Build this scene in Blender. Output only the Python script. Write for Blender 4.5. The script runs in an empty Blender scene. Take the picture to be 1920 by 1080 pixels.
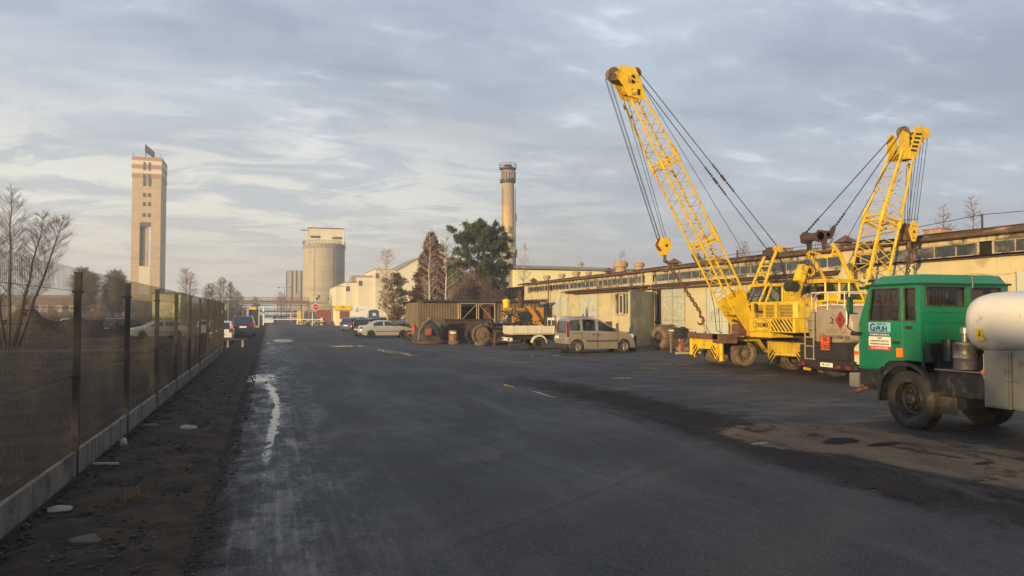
import bpy, bmesh, math, random
from mathutils import Vector, Matrix, noise
R = math.radians
SC = bpy.context.scene
COL = SC.collection
random.seed(7)

# ------------------------------------------------------------ camera
cam = bpy.data.objects.new('camera', bpy.data.cameras.new('camera'))
COL.objects.link(cam)
cam.location = (0, 0, 1.95)
cam.rotation_euler = (R(90 + 1.909), 0, R(-17.535))
cam.data.sensor_width = 36.0
cam.data.lens = 36.0 * 1440 / 1920
cam.data.clip_start = 0.05
cam.data.clip_end = 5000
SC.camera = cam

# ------------------------------------------------------------ light
SUN_EL, SUN_DIR = 6.5, (-0.80, -0.60)
sun = bpy.data.objects.new('sun', bpy.data.lights.new('sun', 'SUN'))
COL.objects.link(sun)
sun.data.energy = 5.0
sun.data.angle = R(0.5)
sun.data.color = (1.0, 0.73, 0.34)
_el = R(SUN_EL)
sun.rotation_euler = Vector((SUN_DIR[0] * math.cos(_el), SUN_DIR[1] * math.cos(_el), math.sin(_el))).to_track_quat('Z', 'Y').to_euler()
sun.location = (-40, -30, 30)
SC.view_settings.view_transform = 'Standard'
SC.view_settings.look = 'None'
SC.view_settings.exposure = 0.50
SC.view_settings.gamma = 1.0

world = bpy.data.worlds.new('World')
SC.world = world
world.use_nodes = True


class G:
    """small node-graph writer"""
    def __init__(s, nt):
        s.nt = nt; s.N = nt.nodes; s.L = nt.links

    def n(s, t, **k):
        nd = s.N.new(t)
        for a, v in k.items():
            setattr(nd, a, v)
        return nd

    def put(s, sock, v):
        if hasattr(v, 'is_linked') or isinstance(v, bpy.types.NodeSocket):
            s.L.new(v, sock)
        elif v is not None:
            sock.default_value = v

    def m(s, op, a, b=None, c=None, clamp=False):
        nd = s.n('ShaderNodeMath', operation=op, use_clamp=clamp)
        s.put(nd.inputs[0], a)
        if b is not None: s.put(nd.inputs[1], b)
        if c is not None: s.put(nd.inputs[2], c)
        return nd.outputs[0]

    def noise(s, vec, scale, detail=4, rough=0.55, dist=0.0):
        nd = s.n('ShaderNodeTexNoise')
        if vec is not None: s.L.new(vec, nd.inputs['Vector'])
        nd.inputs['Scale'].default_value = scale
        nd.inputs['Detail'].default_value = detail
        nd.inputs['Roughness'].default_value = rough
        nd.inputs['Distortion'].default_value = dist
        return nd.outputs['Fac']

    def mapping(s, vec, loc=(0, 0, 0), rot=(0, 0, 0), sc=(1, 1, 1), typ='POINT'):
        nd = s.n('ShaderNodeMapping', vector_type=typ)
        s.L.new(vec, nd.inputs[0])
        nd.inputs['Location'].default_value = loc
        nd.inputs['Rotation'].default_value = rot
        nd.inputs['Scale'].default_value = sc
        return nd.outputs[0]

    def ramp(s, fac, a, b, lo=0.0, hi=1.0, smooth=True):
        nd = s.n('ShaderNodeMapRange')
        nd.interpolation_type = 'SMOOTHSTEP' if smooth else 'LINEAR'
        s.put(nd.inputs[0], fac)
        nd.inputs[1].default_value = a; nd.inputs[2].default_value = b
        nd.inputs[3].default_value = lo; nd.inputs[4].default_value = hi
        return nd.outputs[0]

    def mix(s, f, a, b, mode='MIX'):
        nd = s.n('ShaderNodeMix', data_type='RGBA', blend_type=mode)
        s.put(nd.inputs[0], f)
        s.put(nd.inputs[6], a if not isinstance(a, tuple) else (*a[:3], 1))
        s.put(nd.inputs[7], b if not isinstance(b, tuple) else (*b[:3], 1))
        return nd.outputs[2]

    def sep(s, v):
        nd = s.n('ShaderNodeSeparateXYZ'); s.L.new(v, nd.inputs[0]); return nd.outputs

    def comb(s, x, y, z):
        nd = s.n('ShaderNodeCombineXYZ')
        for i, v in enumerate((x, y, z)): s.put(nd.inputs[i], v)
        return nd.outputs[0]


def build_world():
    g = G(world.node_tree)
    g.N.clear()
    out = g.n('ShaderNodeOutputWorld')
    bg = g.n('ShaderNodeBackground')
    STR = 0.1
    bg.inputs[1].default_value = STR
    sky = g.n('ShaderNodeTexSky', sky_type='NISHITA')
    sky.sun_disc = False
    sky.sun_elevation = R(SUN_EL)
    sky.sun_rotation = math.atan2(SUN_DIR[0], SUN_DIR[1])
    sky.air_density = 1.3; sky.dust_density = 2.0
    tc = g.n('ShaderNodeTexCoord')
    d = tc.outputs['Generated']
    x, y, z = g.sep(d)
    zz = g.m('MAXIMUM', z, 0.0)
    den = g.m('ADD', zz, 0.13)
    p = g.comb(g.m('DIVIDE', x, den), g.m('DIVIDE', y, den), 0.0)
    big = g.noise(g.mapping(p, loc=(3.1, 1.7, 0), sc=(1.0, 1.0, 1)), 0.55, 5, 0.52, 0.3)
    mid = g.noise(g.mapping(p, loc=(8.3, 4.2, 0), sc=(1.0, 1.25, 1)), 1.7, 7, 0.6, 0.25)
    fine = g.noise(g.mapping(p, loc=(1.3, 9.2, 0), sc=(0.8, 1.5, 1)), 5.5, 6, 0.62, 0.4)
    c = g.m('ADD', g.m('MULTIPLY', big, 0.55), g.m('ADD', g.m('MULTIPLY', mid, 0.33), g.m('MULTIPLY', fine, 0.12)))
    # cloud deck tones
    t1 = g.ramp(c, 0.40, 0.60)
    deck = g.mix(t1, (0.245, 0.305, 0.405), (0.400, 0.465, 0.565))
    # thin bright gaps
    gap = g.ramp(g.m('ADD', g.m('MULTIPLY', mid, 0.6), g.m('MULTIPLY', fine, 0.4)), 0.53, 0.66)
    deck = g.mix(g.m('MULTIPLY', gap, 0.75), deck, (0.57, 0.66, 0.77))
    # brighter, creamy low sky toward the left of the road, grey-blue to the right
    side = g.ramp(g.m('ADD', g.m('MULTIPLY', x, -0.90), g.m('MULTIPLY', y, 0.12)), -0.55, 0.12)
    low = g.ramp(z, 0.34, 0.10)
    streak = g.noise(g.mapping(p, loc=(5, 2, 0), rot=(0, 0, 0.7), sc=(0.9, 1.5, 1)), 2.3, 7, 0.66, 0.6)
    lowc = g.mix(g.ramp(streak, 0.42, 0.58), (0.45, 0.495, 0.54), (0.74, 0.735, 0.67))
    k = g.m('MULTIPLY', side, low)
    deck = g.mix(k, deck, lowc)
    hz = g.ramp(z, 0.16, 0.0)
    deck = g.mix(g.m('MULTIPLY', hz, 0.85), deck, g.mix(side, (0.36, 0.385, 0.44), (0.64, 0.59, 0.51)))
    # the clear Nishita sky shows a little between the clouds
    sc = g.n('ShaderNodeVectorMath', operation='SCALE')
    g.L.new(deck, sc.inputs[0]); sc.inputs[3].default_value = 1.0 / STR
    final = g.mix(0.90, sky.outputs[0], sc.outputs[0])
    g.L.new(final, bg.inputs[0])
    g.L.new(bg.outputs[0], out.inputs[0])
build_world()

# ------------------------------------------------------------ materials
MATS = {}


def mat(name, col, rough=0.6, metal=0.0, var=0.0, vscale=3.0, bump=0.0, bscale=30.0, col2=None, c2=(0.5, 0.65),
        c2scale=2.0, streak=None, spec=0.5, coat=0.0, vec='Object', c2sc=(1, 1, 1), emit=None, alpha=None):
    """principled with noise tone variation, a second colour in noise patches and vertical streaks"""
    m = bpy.data.materials.new(name); MATS[name] = m
    m.use_nodes = True
    g = G(m.node_tree)
    b = g.N['Principled BSDF']
    tc = g.n('ShaderNodeTexCoord')
    v = tc.outputs['Object']
    if vec == 'World':
        v = g.n('ShaderNodeNewGeometry').outputs['Position']
    c = None
    if var or col2 or streak:
        rgb = g.n('ShaderNodeRGB'); rgb.outputs[0].default_value = (*col, 1); c = rgb.outputs[0]
        if col2:
            f = g.ramp(g.noise(g.mapping(v, sc=c2sc), c2scale, 6, 0.6), c2[0], c2[1])
            c = g.mix(f, c, col2)
        if streak:
            f = g.ramp(g.noise(g.mapping(v, sc=(2.6, 2.6, 0.22)), streak[1], 6, 0.65), streak[2], streak[3])
            c = g.mix(f, c, streak[0])
        if var:
            f = g.ramp(g.noise(v, vscale, 7, 0.6), 0.3, 0.7, 1 - var, 1 + var * 0.6, False)
            h = g.n('ShaderNodeHueSaturation'); h.inputs['Value'].default_value = 1
            g.L.new(c, h.inputs['Color']); g.L.new(f, h.inputs['Value']); c = h.outputs[0]
        g.L.new(c, b.inputs['Base Color'])
        fr = g.ramp(g.noise(v, vscale * 1.7, 4), 0.3, 0.7, max(0, rough - 0.12), min(1, rough + 0.12), False)
        g.L.new(fr, b.inputs['Roughness'])
    else:
        b.inputs['Base Color'].default_value = (*col, 1)
        b.inputs['Roughness'].default_value = rough
    b.inputs['Metallic'].default_value = metal
    b.inputs['Specular IOR Level'].default_value = spec
    if coat: b.inputs['Coat Weight'].default_value = coat; b.inputs['Coat Roughness'].default_value = 0.08
    if bump:
        bp = g.n('ShaderNodeBump'); bp.inputs['Strength'].default_value = bump; bp.inputs['Distance'].default_value = 0.02
        g.L.new(g.noise(v, bscale, 5, 0.6), bp.inputs['Height']); g.L.new(bp.outputs[0], b.inputs['Normal'])
    if emit:
        b.inputs['Emission Color'].default_value = (*emit[:3], 1); b.inputs['Emission Strength'].default_value = emit[3]
    if alpha is not None: b.inputs['Alpha'].default_value = alpha
    return m


DIRT = (0.085, 0.07, 0.055)
mat('yellow_paint', (0.67, 0.43, 0.010), 0.5, var=0.24, vscale=2.2, col2=(0.30, 0.13, 0.03), c2=(0.57, 0.68), c2scale=3.5, streak=((0.20, 0.10, 0.035), 3.0, 0.56, 0.74), vec='World')
mat('yellow_dirty', (0.52, 0.34, 0.02), 0.5, var=0.25, vscale=2.0, col2=(0.16, 0.09, 0.04), c2=(0.54, 0.66), c2scale=3.0, streak=((0.12, 0.07, 0.04), 3.0, 0.55, 0.7), vec='World')
mat('orange_paint', (0.50, 0.23, 0.03), 0.5, var=0.2, col2=(0.12, 0.06, 0.03), c2=(0.55, 0.68), vec='World')
mat('rust', (0.11, 0.060, 0.038), 0.8, var=0.4, vscale=5, col2=(0.22, 0.09, 0.04), c2scale=6, vec='World')
mat('dark_rust', (0.065, 0.040, 0.030), 0.8, var=0.4, vscale=4, vec='World')
mat('dark_metal', (0.025, 0.025, 0.027), 0.55, var=0.4, vscale=4, vec='World')
mat('grime', (0.020, 0.017, 0.015), 0.8, var=0.5, vscale=5, vec='World')
mat('black_paint', (0.018, 0.018, 0.020), 0.42, var=0.3, vscale=5, col2=(0.06, 0.05, 0.04), c2scale=6, vec='World')
mat('hazard_black', (0.022, 0.016, 0.010), 0.6, var=0.3, vscale=6, vec='World')
mat('rubber', (0.032, 0.028, 0.025), 0.85, var=0.35, vscale=5, bump=0.3, col2=(0.10, 0.075, 0.055), c2=(0.45, 0.7), c2scale=3)
mat('muddy_rubber', (0.17, 0.115, 0.075), 0.9, var=0.35, vscale=4, bump=0.5, col2=(0.07, 0.05, 0.04), c2=(0.5, 0.7), c2scale=5)
mat('rim_dark', (0.022, 0.021, 0.020), 0.5, var=0.4, vscale=8, col2=(0.055, 0.045, 0.035), c2scale=9)
mat('rim_dust', (0.22, 0.17, 0.12), 0.7, var=0.3, vscale=6)
mat('rim_grey', (0.30, 0.29, 0.28), 0.4, metal=0.5, var=0.2, vscale=9)
mat('green_paint', (0.006, 0.165, 0.075), 0.36, var=0.13, vscale=2.2, coat=0.15, col2=(0.035, 0.13, 0.070), c2=(0.50, 0.72), c2scale=2.6, streak=((0.05, 0.10, 0.06), 4.0, 0.54, 0.76))
mat('green_dark', (0.006, 0.06, 0.035), 0.5, var=0.2)
mat('white_tank', (0.68, 0.63, 0.57), 0.34, var=0.06, vscale=1.2, col2=(0.33, 0.25, 0.18), c2=(0.64, 0.78), c2scale=2.4, streak=((0.42, 0.34, 0.25), 2.0, 0.60, 0.8))
mat('dusty_tank', (0.31, 0.245, 0.185), 0.5, var=0.12, vscale=1.6, col2=(0.26, 0.20, 0.15), c2=(0.50, 0.72), c2scale=1.8, streak=((0.30, 0.23, 0.17), 3.0, 0.55, 0.75))
mat('white_paint', (0.66, 0.64, 0.60), 0.45, var=0.12, vscale=2.5, streak=((0.35, 0.28, 0.2), 3.0, 0.6, 0.8))
mat('cream_paint', (0.62, 0.57, 0.45), 0.5, var=0.12, vscale=2.5)
mat('grey_box', (0.20, 0.19, 0.165), 0.55, var=0.14, vscale=2.2, col2=(0.12, 0.10, 0.08), c2=(0.58, 0.72), c2scale=3)
mat('aluminium', (0.42, 0.40, 0.37), 0.38, metal=0.7, var=0.25, vscale=5, col2=(0.25, 0.2, 0.14), c2scale=4)
mat('orange_lamp', (0.85, 0.22, 0.01), 0.25, coat=0.4)
mat('red_lamp', (0.26, 0.012, 0.012), 0.2, coat=0.5)
mat('head_lamp', (0.7, 0.72, 0.72), 0.1, metal=0.2, coat=0.5)
mat('plate_white', (0.75, 0.74, 0.70), 0.4)
mat('text_black', (0.02, 0.02, 0.022), 0.6)
mat('adr_orange', (0.72, 0.10, 0.015), 0.5, var=0.12)
mat('red_mark', (0.27, 0.03, 0.03), 0.6, var=0.15)
mat('faded_print', (0.15, 0.11, 0.09), 0.7, var=0.4, vscale=12)
mat('sign_blue', (0.22, 0.45, 0.58), 0.5)
mat('sign_navy', (0.02, 0.045, 0.12), 0.5)
mat('sign_cream', (0.72, 0.66, 0.55), 0.5)
mat('sign_red', (0.55, 0.03, 0.02), 0.5)
mat('glass_dark', (0.012, 0.014, 0.016), 0.06, spec=0.9, coat=0.5)
mat('glass_brown', (0.10, 0.075, 0.055), 0.10, var=0.25, vscale=2.0, spec=0.8)
mat('glass_factory', (0.035, 0.045, 0.055), 0.22, var=0.5, vscale=2.0, spec=0.8, col2=(0.16, 0.15, 0.13), c2=(0.52, 0.66), c2scale=0.9, vec='World')
mat('curtain', (0.20, 0.17, 0.14), 0.9, var=0.2)
mat('plaster', (0.55, 0.465, 0.285), 0.92, var=0.12, vscale=1.1, bump=0.25, bscale=14, col2=(0.40, 0.29, 0.18), c2=(0.55, 0.72), c2scale=0.9, streak=((0.20, 0.13, 0.08), 1.1, 0.60, 0.75), vec='World')
mat('plaster_stained', (0.52, 0.42, 0.28), 0.92, var=0.18, vscale=1.4, bump=0.25, bscale=14, col2=(0.12, 0.08, 0.055), c2=(0.52, 0.64), c2scale=1.2, streak=((0.12, 0.08, 0.05), 1.4, 0.50, 0.66), c2sc=(1, 0.7, 1), vec='World')
mat('window_frame', (0.46, 0.38, 0.28), 0.7, var=0.3, vscale=3, col2=(0.12, 0.07, 0.04), c2=(0.5, 0.62), c2scale=2.5, vec='World')
mat('sheet_door', (0.50, 0.51, 0.44), 0.6, var=0.08, vscale=1.0, bump=0.1, col2=(0.36, 0.34, 0.27), c2=(0.56, 0.7), c2scale=1.3, streak=((0.30, 0.24, 0.16), 1.6, 0.64, 0.8), vec='World')
mat('sheet_door_worn', (0.40, 0.41, 0.35), 0.65, var=0.1, vscale=1.0, col2=(0.56, 0.52, 0.40), c2=(0.53, 0.57), c2scale=5.0, streak=((0.22, 0.17, 0.12), 1.6, 0.64, 0.8), vec='World')
mat('gate_leaf', (0.30, 0.31, 0.25), 0.6, var=0.15, vscale=0.8, col2=(0.46, 0.40, 0.28), c2=(0.54, 0.60), c2scale=1.6, streak=((0.20, 0.17, 0.12), 1.2, 0.6, 0.75), vec='World')
mat('roof_felt', (0.045, 0.038, 0.035), 0.85, var=0.4, vscale=2, bump=0.5, bscale=6, vec='World')
mat('roof_edge', (0.085, 0.050, 0.035), 0.85, var=0.4, vscale=2.5, col2=(0.30, 0.22, 0.14), c2=(0.52, 0.62), c2scale=1.2, c2sc=(1, 0.5, 3), bump=0.4, vec='World')
mat('vent_clay', (0.42, 0.27, 0.18), 0.85, var=0.25, vscale=3, vec='World')
mat('vent_rust', (0.16, 0.07, 0.045), 0.85, var=0.3, vscale=3, vec='World')
mat('concrete', (0.33, 0.29, 0.24), 0.9, var=0.2, vscale=3, bump=0.35, bscale=25, col2=(0.16, 0.13, 0.10), c2=(0.5, 0.7), c2scale=1.8, vec='World')
mat('silo_concrete', (0.42, 0.37, 0.29), 0.9, var=0.10, vscale=0.12, streak=((0.28, 0.24, 0.2), 0.35, 0.5, 0.75), col2=(0.34, 0.29, 0.23), c2=(0.5, 0.7), c2scale=0.15, c2sc=(0.3, 0.3, 3), vec='World')
mat('tower_concrete', (0.50, 0.37, 0.25), 0.9, var=0.10, vscale=0.3, col2=(0.40, 0.29, 0.19), c2=(0.48, 0.66), c2scale=0.5, c2sc=(0.25, 0.25, 4), vec='World')
mat('tower_red', (0.38, 0.21, 0.15), 0.9, var=0.1, vec='World')
mat('tower_white', (0.62, 0.55, 0.45), 0.9, var=0.1, vec='World')
mat('shade_glass', (0.10, 0.085, 0.085), 0.3, var=0.2, vec='World')
mat('white_wall', (0.72, 0.65, 0.50), 0.9, var=0.08, vscale=0.2, streak=((0.45, 0.38, 0.28), 0.25, 0.52, 0.75), vec='World')
mat('cream_wall', (0.82, 0.74, 0.42), 0.9, var=0.06, vscale=0.3, vec='World')
mat('grey_roof', (0.20, 0.20, 0.21), 0.7, var=0.1, vec='World')
mat('striped_panel', (0.42, 0.37, 0.34), 0.8, var=0.08, vscale=0.3, vec='World')
mat('chimney_brick', (0.60, 0.40, 0.19), 0.9, var=0.12, vscale=0.3, col2=(0.38, 0.30, 0.21), c2=(0.42, 0.6), c2scale=0.12, vec='World')
mat('pipe_red', (0.24, 0.13, 0.10), 0.8, var=0.25, vec='World')
mat('sign_yellow', (0.75, 0.50, 0.02), 0.6, var=0.1)
mat('booth_blue', (0.03, 0.08, 0.20), 0.6, var=0.2)
mat('red_board', (0.24, 0.06, 0.055), 0.7, var=0.2)
mat('corrugated', (0.135, 0.10, 0.062), 0.75, metal=0.0, var=0.25, vscale=1.0, streak=((0.13, 0.10, 0.08), 2.2, 0.52, 0.72), vec='World')
mat('wood_frame', (0.42, 0.33, 0.22), 0.8, var=0.25, vscale=4, vec='World')
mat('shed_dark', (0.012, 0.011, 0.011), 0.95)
mat('footing_concrete', (0.17, 0.145, 0.115), 0.92, var=0.3, vscale=3, bump=0.6, bscale=18, col2=(0.075, 0.06, 0.045), c2=(0.50, 0.66), c2scale=2.2, streak=((0.06, 0.05, 0.04), 2.5, 0.5, 0.7), vec='World')
mat('drum_rust', (0.27, 0.125, 0.055), 0.7, var=0.3, vscale=4, col2=(0.12, 0.06, 0.035), c2=(0.52, 0.66), c2scale=3, vec='World')
mat('rust_red', (0.24, 0.055, 0.03), 0.75, var=0.3, vscale=5)
mat('fence_wire', (0.034, 0.028, 0.021), 0.6, var=0.25, vscale=6, vec='World')
mat('fence_metal', (0.045, 0.040, 0.034), 0.55, metal=0.2, var=0.25, vscale=6, vec='World')
mat('cable', (0.018, 0.018, 0.020), 0.6)
mat('bark_birch', (0.50, 0.42, 0.33), 0.85, var=0.25, vscale=3, col2=(0.06, 0.045, 0.04), c2=(0.62, 0.68), c2scale=6, c2sc=(1, 1, 4), vec='World')
mat('bark_dark', (0.085, 0.065, 0.055), 0.9, var=0.3, vscale=4, vec='World')
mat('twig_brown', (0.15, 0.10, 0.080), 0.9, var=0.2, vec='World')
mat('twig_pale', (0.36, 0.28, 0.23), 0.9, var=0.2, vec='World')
mat('leaf_pine', (0.058, 0.078, 0.036), 0.8, var=0.4, vscale=1.2, vec='World')
mat('leaf_thuja', (0.105, 0.042, 0.027), 0.85, var=0.45, vscale=1.2, vec='World')
mat('leaf_small_pine', (0.12, 0.085, 0.035), 0.8, var=0.4, vscale=1.2, vec='World')
mat('dry_grass', (0.19, 0.125, 0.055), 0.9, var=0.4, vscale=2, vec='World')
mat('clod', (0.040, 0.029, 0.021), 0.95, var=0.5, vscale=9, bump=0.5, vec='World')
mat('pebble', (0.10, 0.092, 0.085), 0.9, var=0.6, vscale=3, vec='World')
mat('stone', (0.085, 0.080, 0.072), 0.85, var=0.3, vscale=8, bump=0.5)
mat('paper_litter', (0.24, 0.235, 0.22), 0.8, var=0.2, vscale=12)
mat('plastic_green', (0.02, 0.22, 0.06), 0.4)
mat('bottle_red', (0.30, 0.030, 0.02), 0.5, var=0.25, vscale=5)
mat('tarp', (0.055, 0.048, 0.036), 0.75, var=0.3, vscale=3, bump=0.5, bscale=5)
mat('skin', (0.35, 0.2, 0.14), 0.6)
mat('cloth_dark', (0.02, 0.02, 0.025), 0.85)
mat('blue_cloth', (0.14, 0.19, 0.25), 0.8, var=0.2)
mat('gold_paint', (0.30, 0.262, 0.212), 0.33, metal=0.35, var=0.05, vscale=1.5, coat=0.35, streak=((0.28, 0.21, 0.14), 2.0, 0.62, 0.85))
mat('silver_paint', (0.50, 0.47, 0.42), 0.30, metal=0.4, coat=0.4)
mat('blue_paint', (0.012, 0.03, 0.16), 0.28, coat=0.5)
mat('navy_paint', (0.010, 0.016, 0.045), 0.28, coat=0.5)
mat('darkgreen_paint', (0.018, 0.028, 0.024), 0.28, coat=0.5)
mat('black_car', (0.012, 0.012, 0.014), 0.28, coat=0.5)
mat('white_car', (0.62, 0.62, 0.61), 0.3, coat=0.4)
mat('cream_car', (0.60, 0.50, 0.33), 0.35, coat=0.4)
mat('plastic_dark', (0.03, 0.03, 0.032), 0.6)
mat('seat_cloth', (0.09, 0.085, 0.08), 0.9)
mat('oil_puddle', (0.010, 0.011, 0.013), 0.03, spec=0.9)


def glass_mat(nm='car_glass', tint=(0.26, 0.30, 0.28, 1)):
    m = bpy.data.materials.new(nm); MATS[nm] = m
    m.use_nodes = True
    g = G(m.node_tree); g.N.clear()
    o = g.n('ShaderNodeOutputMaterial')
    t = g.n('ShaderNodeBsdfTransparent'); t.inputs[0].default_value = tint
    gl = g.n('ShaderNodeBsdfGlossy'); gl.inputs['Roughness'].default_value = 0.04; gl.inputs[0].default_value = (0.9, 0.9, 0.9, 1)
    fr = g.n('ShaderNodeLayerWeight')
    mx = g.n('ShaderNodeMixShader')
    g.L.new(g.m('ADD', g.m('MULTIPLY', g.m('POWER', fr.outputs['Facing'], 4.0), 0.85), 0.05, clamp=True), mx.inputs[0]); g.L.new(t.outputs[0], mx.inputs[1]); g.L.new(gl.outputs[0], mx.inputs[2])
    g.L.new(mx.outputs[0], o.inputs[0])
glass_mat()
glass_mat('lorry_glass', (0.26, 0.225, 0.185, 1))


# ------------------------------------------------------------ mesh helpers
WORLD_SPACE = {}


def setp(o, parent):
    """parent o; children of a thing made by thing_w keep world coordinates"""
    if parent is None: return
    o.parent = parent
    if parent.name in WORLD_SPACE: o.matrix_parent_inverse = WORLD_SPACE[parent.name]


class MB:
    def __init__(s):
        s.v = []; s.f = []

    def add(s, vs, fs):
        o = len(s.v); s.v += [tuple(p) for p in vs]; s.f += [tuple(i + o for i in f) for f in fs]
        return s

    def box(s, x0, x1, y0, y1, z0, z1):
        if x0 > x1: x0, x1 = x1, x0
        if y0 > y1: y0, y1 = y1, y0
        if z0 > z1: z0, z1 = z1, z0
        return s.add([(x0, y0, z0), (x1, y0, z0), (x1, y1, z0), (x0, y1, z0), (x0, y0, z1), (x1, y0, z1), (x1, y1, z1), (x0, y1, z1)],
                     [(0, 3, 2, 1), (4, 5, 6, 7), (0, 1, 5, 4), (1, 2, 6, 5), (2, 3, 7, 6), (3, 0, 4, 7)])

    def obox(s, c, ax, ay, az):
        """oriented box from centre and three half-axis vectors"""
        c, ax, ay, az = map(Vector, (c, ax, ay, az))
        vs = [c + i * ax + j * ay + k * az for k in (-1, 1) for i, j in ((-1, -1), (1, -1), (1, 1), (-1, 1))]
        return s.add(vs, [(0, 3, 2, 1), (4, 5, 6, 7), (0, 1, 5, 4), (1, 2, 6, 5), (2, 3, 7, 6), (3, 0, 4, 7)])

    def bar(s, p, q, w, h=None):
        p, q = Vector(p), Vector(q); d = (q - p)
        if d.length < 1e-6: return s
        h = h or w
        u = d.normalized(); a = u.orthogonal().normalized()
        if abs(u.z) < 0.95: a = Vector((0, 0, 1)).cross(u).normalized()
        b = u.cross(a)
        return s.obox((p + q) / 2, a * w / 2, b * h / 2, d / 2)

    def tube(s, p, q, r, n=8, r2=None, cap=True):
        p, q = Vector(p), Vector(q); d = q - p
        if d.length < 1e-6: return s
        r2 = r if r2 is None else r2
        u = d.normalized(); a = u.orthogonal().normalized(); b = u.cross(a)
        vs = []
        for c, rr in ((p, r), (q, r2)):
            for i in range(n):
                t = 2 * math.pi * i / n
                vs.append(c + (a * math.cos(t) + b * math.sin(t)) * rr)
        fs = [(i, (i + 1) % n, n + (i + 1) % n, n + i) for i in range(n)]
        if cap: fs += [tuple(range(n))[::-1], tuple(range(n, 2 * n))]
        return s.add(vs, fs)

    def path(s, pts, r, n=6):
        for a, b in zip(pts, pts[1:]): s.tube(a, b, r, n)
        return s

    def lathe(s, c, axis, prof, n=24):
        """prof: list of (offset along axis, radius)"""
        c, u = Vector(c), Vector(axis).normalized()
        a = u.orthogonal().normalized(); b = u.cross(a)
        vs = []; m = len(prof)
        for i in range(n):
            t = 2 * math.pi * i / n; e = a * math.cos(t) + b * math.sin(t)
            for h, r in prof: vs.append(c + u * h + e * r)
        fs = []
        for i in range(n):
            j = (i + 1) % n
            for k in range(m - 1):
                fs.append((i * m + k, j * m + k, j * m + k + 1, i * m + k + 1))
        return s.add(vs, fs)

    def prism(s, poly, o, u, v, w):
        """poly of 2-D points in plane (o,u,v), extruded by vector w"""
        o, u, v, w = map(Vector, (o, u, v, w)); n = len(poly)
        vs = [o + u * a + v * b for a, b in poly]; vs += [p + w for p in vs]
        fs = [tuple(range(n))[::-1], tuple(range(n, 2 * n))] + [(i, (i + 1) % n, n + (i + 1) % n, n + i) for i in range(n)]
        return s.add(vs, fs)

    def quad(s, a, b, c, d): return s.add([a, b, c, d], [(0, 1, 2, 3)])

    def sphere(s, c, r, n=10, m=6, sc=(1, 1, 1)):
        vs = []; fs = []
        for j in range(m + 1):
            ph = math.pi * j / m
            for i in range(n):
                t = 2 * math.pi * i / n
                vs.append((c[0] + r * sc[0] * math.sin(ph) * math.cos(t), c[1] + r * sc[1] * math.sin(ph) * math.sin(t), c[2] + r * sc[2] * math.cos(ph)))
        for j in range(m):
            for i in range(n): fs.append((j * n + i, (j + 1) * n + i, (j + 1) * n + (i + 1) % n, j * n + (i + 1) % n))
        return s.add(vs, fs)

    def build(s, name, m, parent=None, smooth=False, bevel=0, loc=None):
        me = bpy.data.meshes.new(name)
        used = sorted({i for f in s.f for i in f}); mp = {o_: n_ for n_, o_ in enumerate(used)}
        me.from_pydata([Vector(s.v[i]) for i in used], [], [tuple(mp[i] for i in f) for f in s.f])
        me.materials.append(MATS[m] if isinstance(m, str) else m)
        if smooth:
            bm = bmesh.new(); bm.from_mesh(me)
            bmesh.ops.remove_doubles(bm, verts=bm.verts, dist=1e-5)
            bmesh.ops.recalc_face_normals(bm, faces=bm.faces)
            bm.to_mesh(me); bm.free()
            me.polygons.foreach_set('use_smooth', [True] * len(me.polygons))
            me.set_sharp_from_angle(angle=R(38))
        me.update()
        o = bpy.data.objects.new(name, me); COL.objects.link(o)
        setp(o, parent)
        if loc: o.location = loc
        if bevel:
            b = o.modifiers.new('bevel', 'BEVEL'); b.width = bevel; b.segments = 2; b.limit_method = 'ANGLE'; b.angle_limit = R(40)
            b.harden_normals = False
        return o


def tag(o, label=None, cat=None, group=None, kind=None):
    if label: o['label'] = label
    if cat: o['category'] = cat
    if group: o['group'] = group
    if kind: o['kind'] = kind
    return o


def thing(name, label, cat, loc=(0, 0, 0), rz=0, group=None, sc=1):
    o = bpy.data.objects.new(name, None); COL.objects.link(o)
    o.location = loc; o.rotation_euler = (0, 0, rz); o.scale = (sc, sc, sc)
    o.empty_display_size = 0.3
    return tag(o, label, cat, group)


def thing_w(name, label, cat, loc, group=None):
    t = thing(name, label, cat, loc, 0, group)
    WORLD_SPACE[t.name] = Matrix.Translation(-Vector(loc))
    return t


def copy_tree(o, parent=None):
    c = o.copy(); COL.objects.link(c)
    if parent is not None: c.parent = parent
    for ch in list(o.children): copy_tree(ch, c)
    return c


def text(name, body, m, parent, size, origin, u, v, depth=0.002, align='CENTER', sx=1.0, bold=0.0):
    """flat lettering: origin is its centre, u the reading direction, v up"""
    cu = bpy.data.curves.new(name, 'FONT'); cu.body = body; cu.size = size; cu.align_x = align; cu.align_y = 'CENTER'
    cu.extrude = depth; cu.offset = bold; cu.resolution_u = 3
    t = bpy.data.objects.new(name, cu); COL.objects.link(t)
    dg = bpy.context.evaluated_depsgraph_get()
    me = bpy.data.meshes.new_from_object(t.evaluated_get(dg))
    bpy.data.objects.remove(t); bpy.data.curves.remove(cu)
    u = Vector(u).normalized(); v = Vector(v).normalized(); w = u.cross(v)
    M = Matrix(((u.x * sx, v.x, w.x, origin[0]), (u.y * sx, v.y, w.y, origin[1]), (u.z * sx, v.z, w.z, origin[2]), (0, 0, 0, 1)))
    me.transform(M); me.materials.clear(); me.materials.append(MATS[m])
    o = bpy.data.objects.new(name, me); COL.objects.link(o)
    setp(o, parent)
    return o

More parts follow.
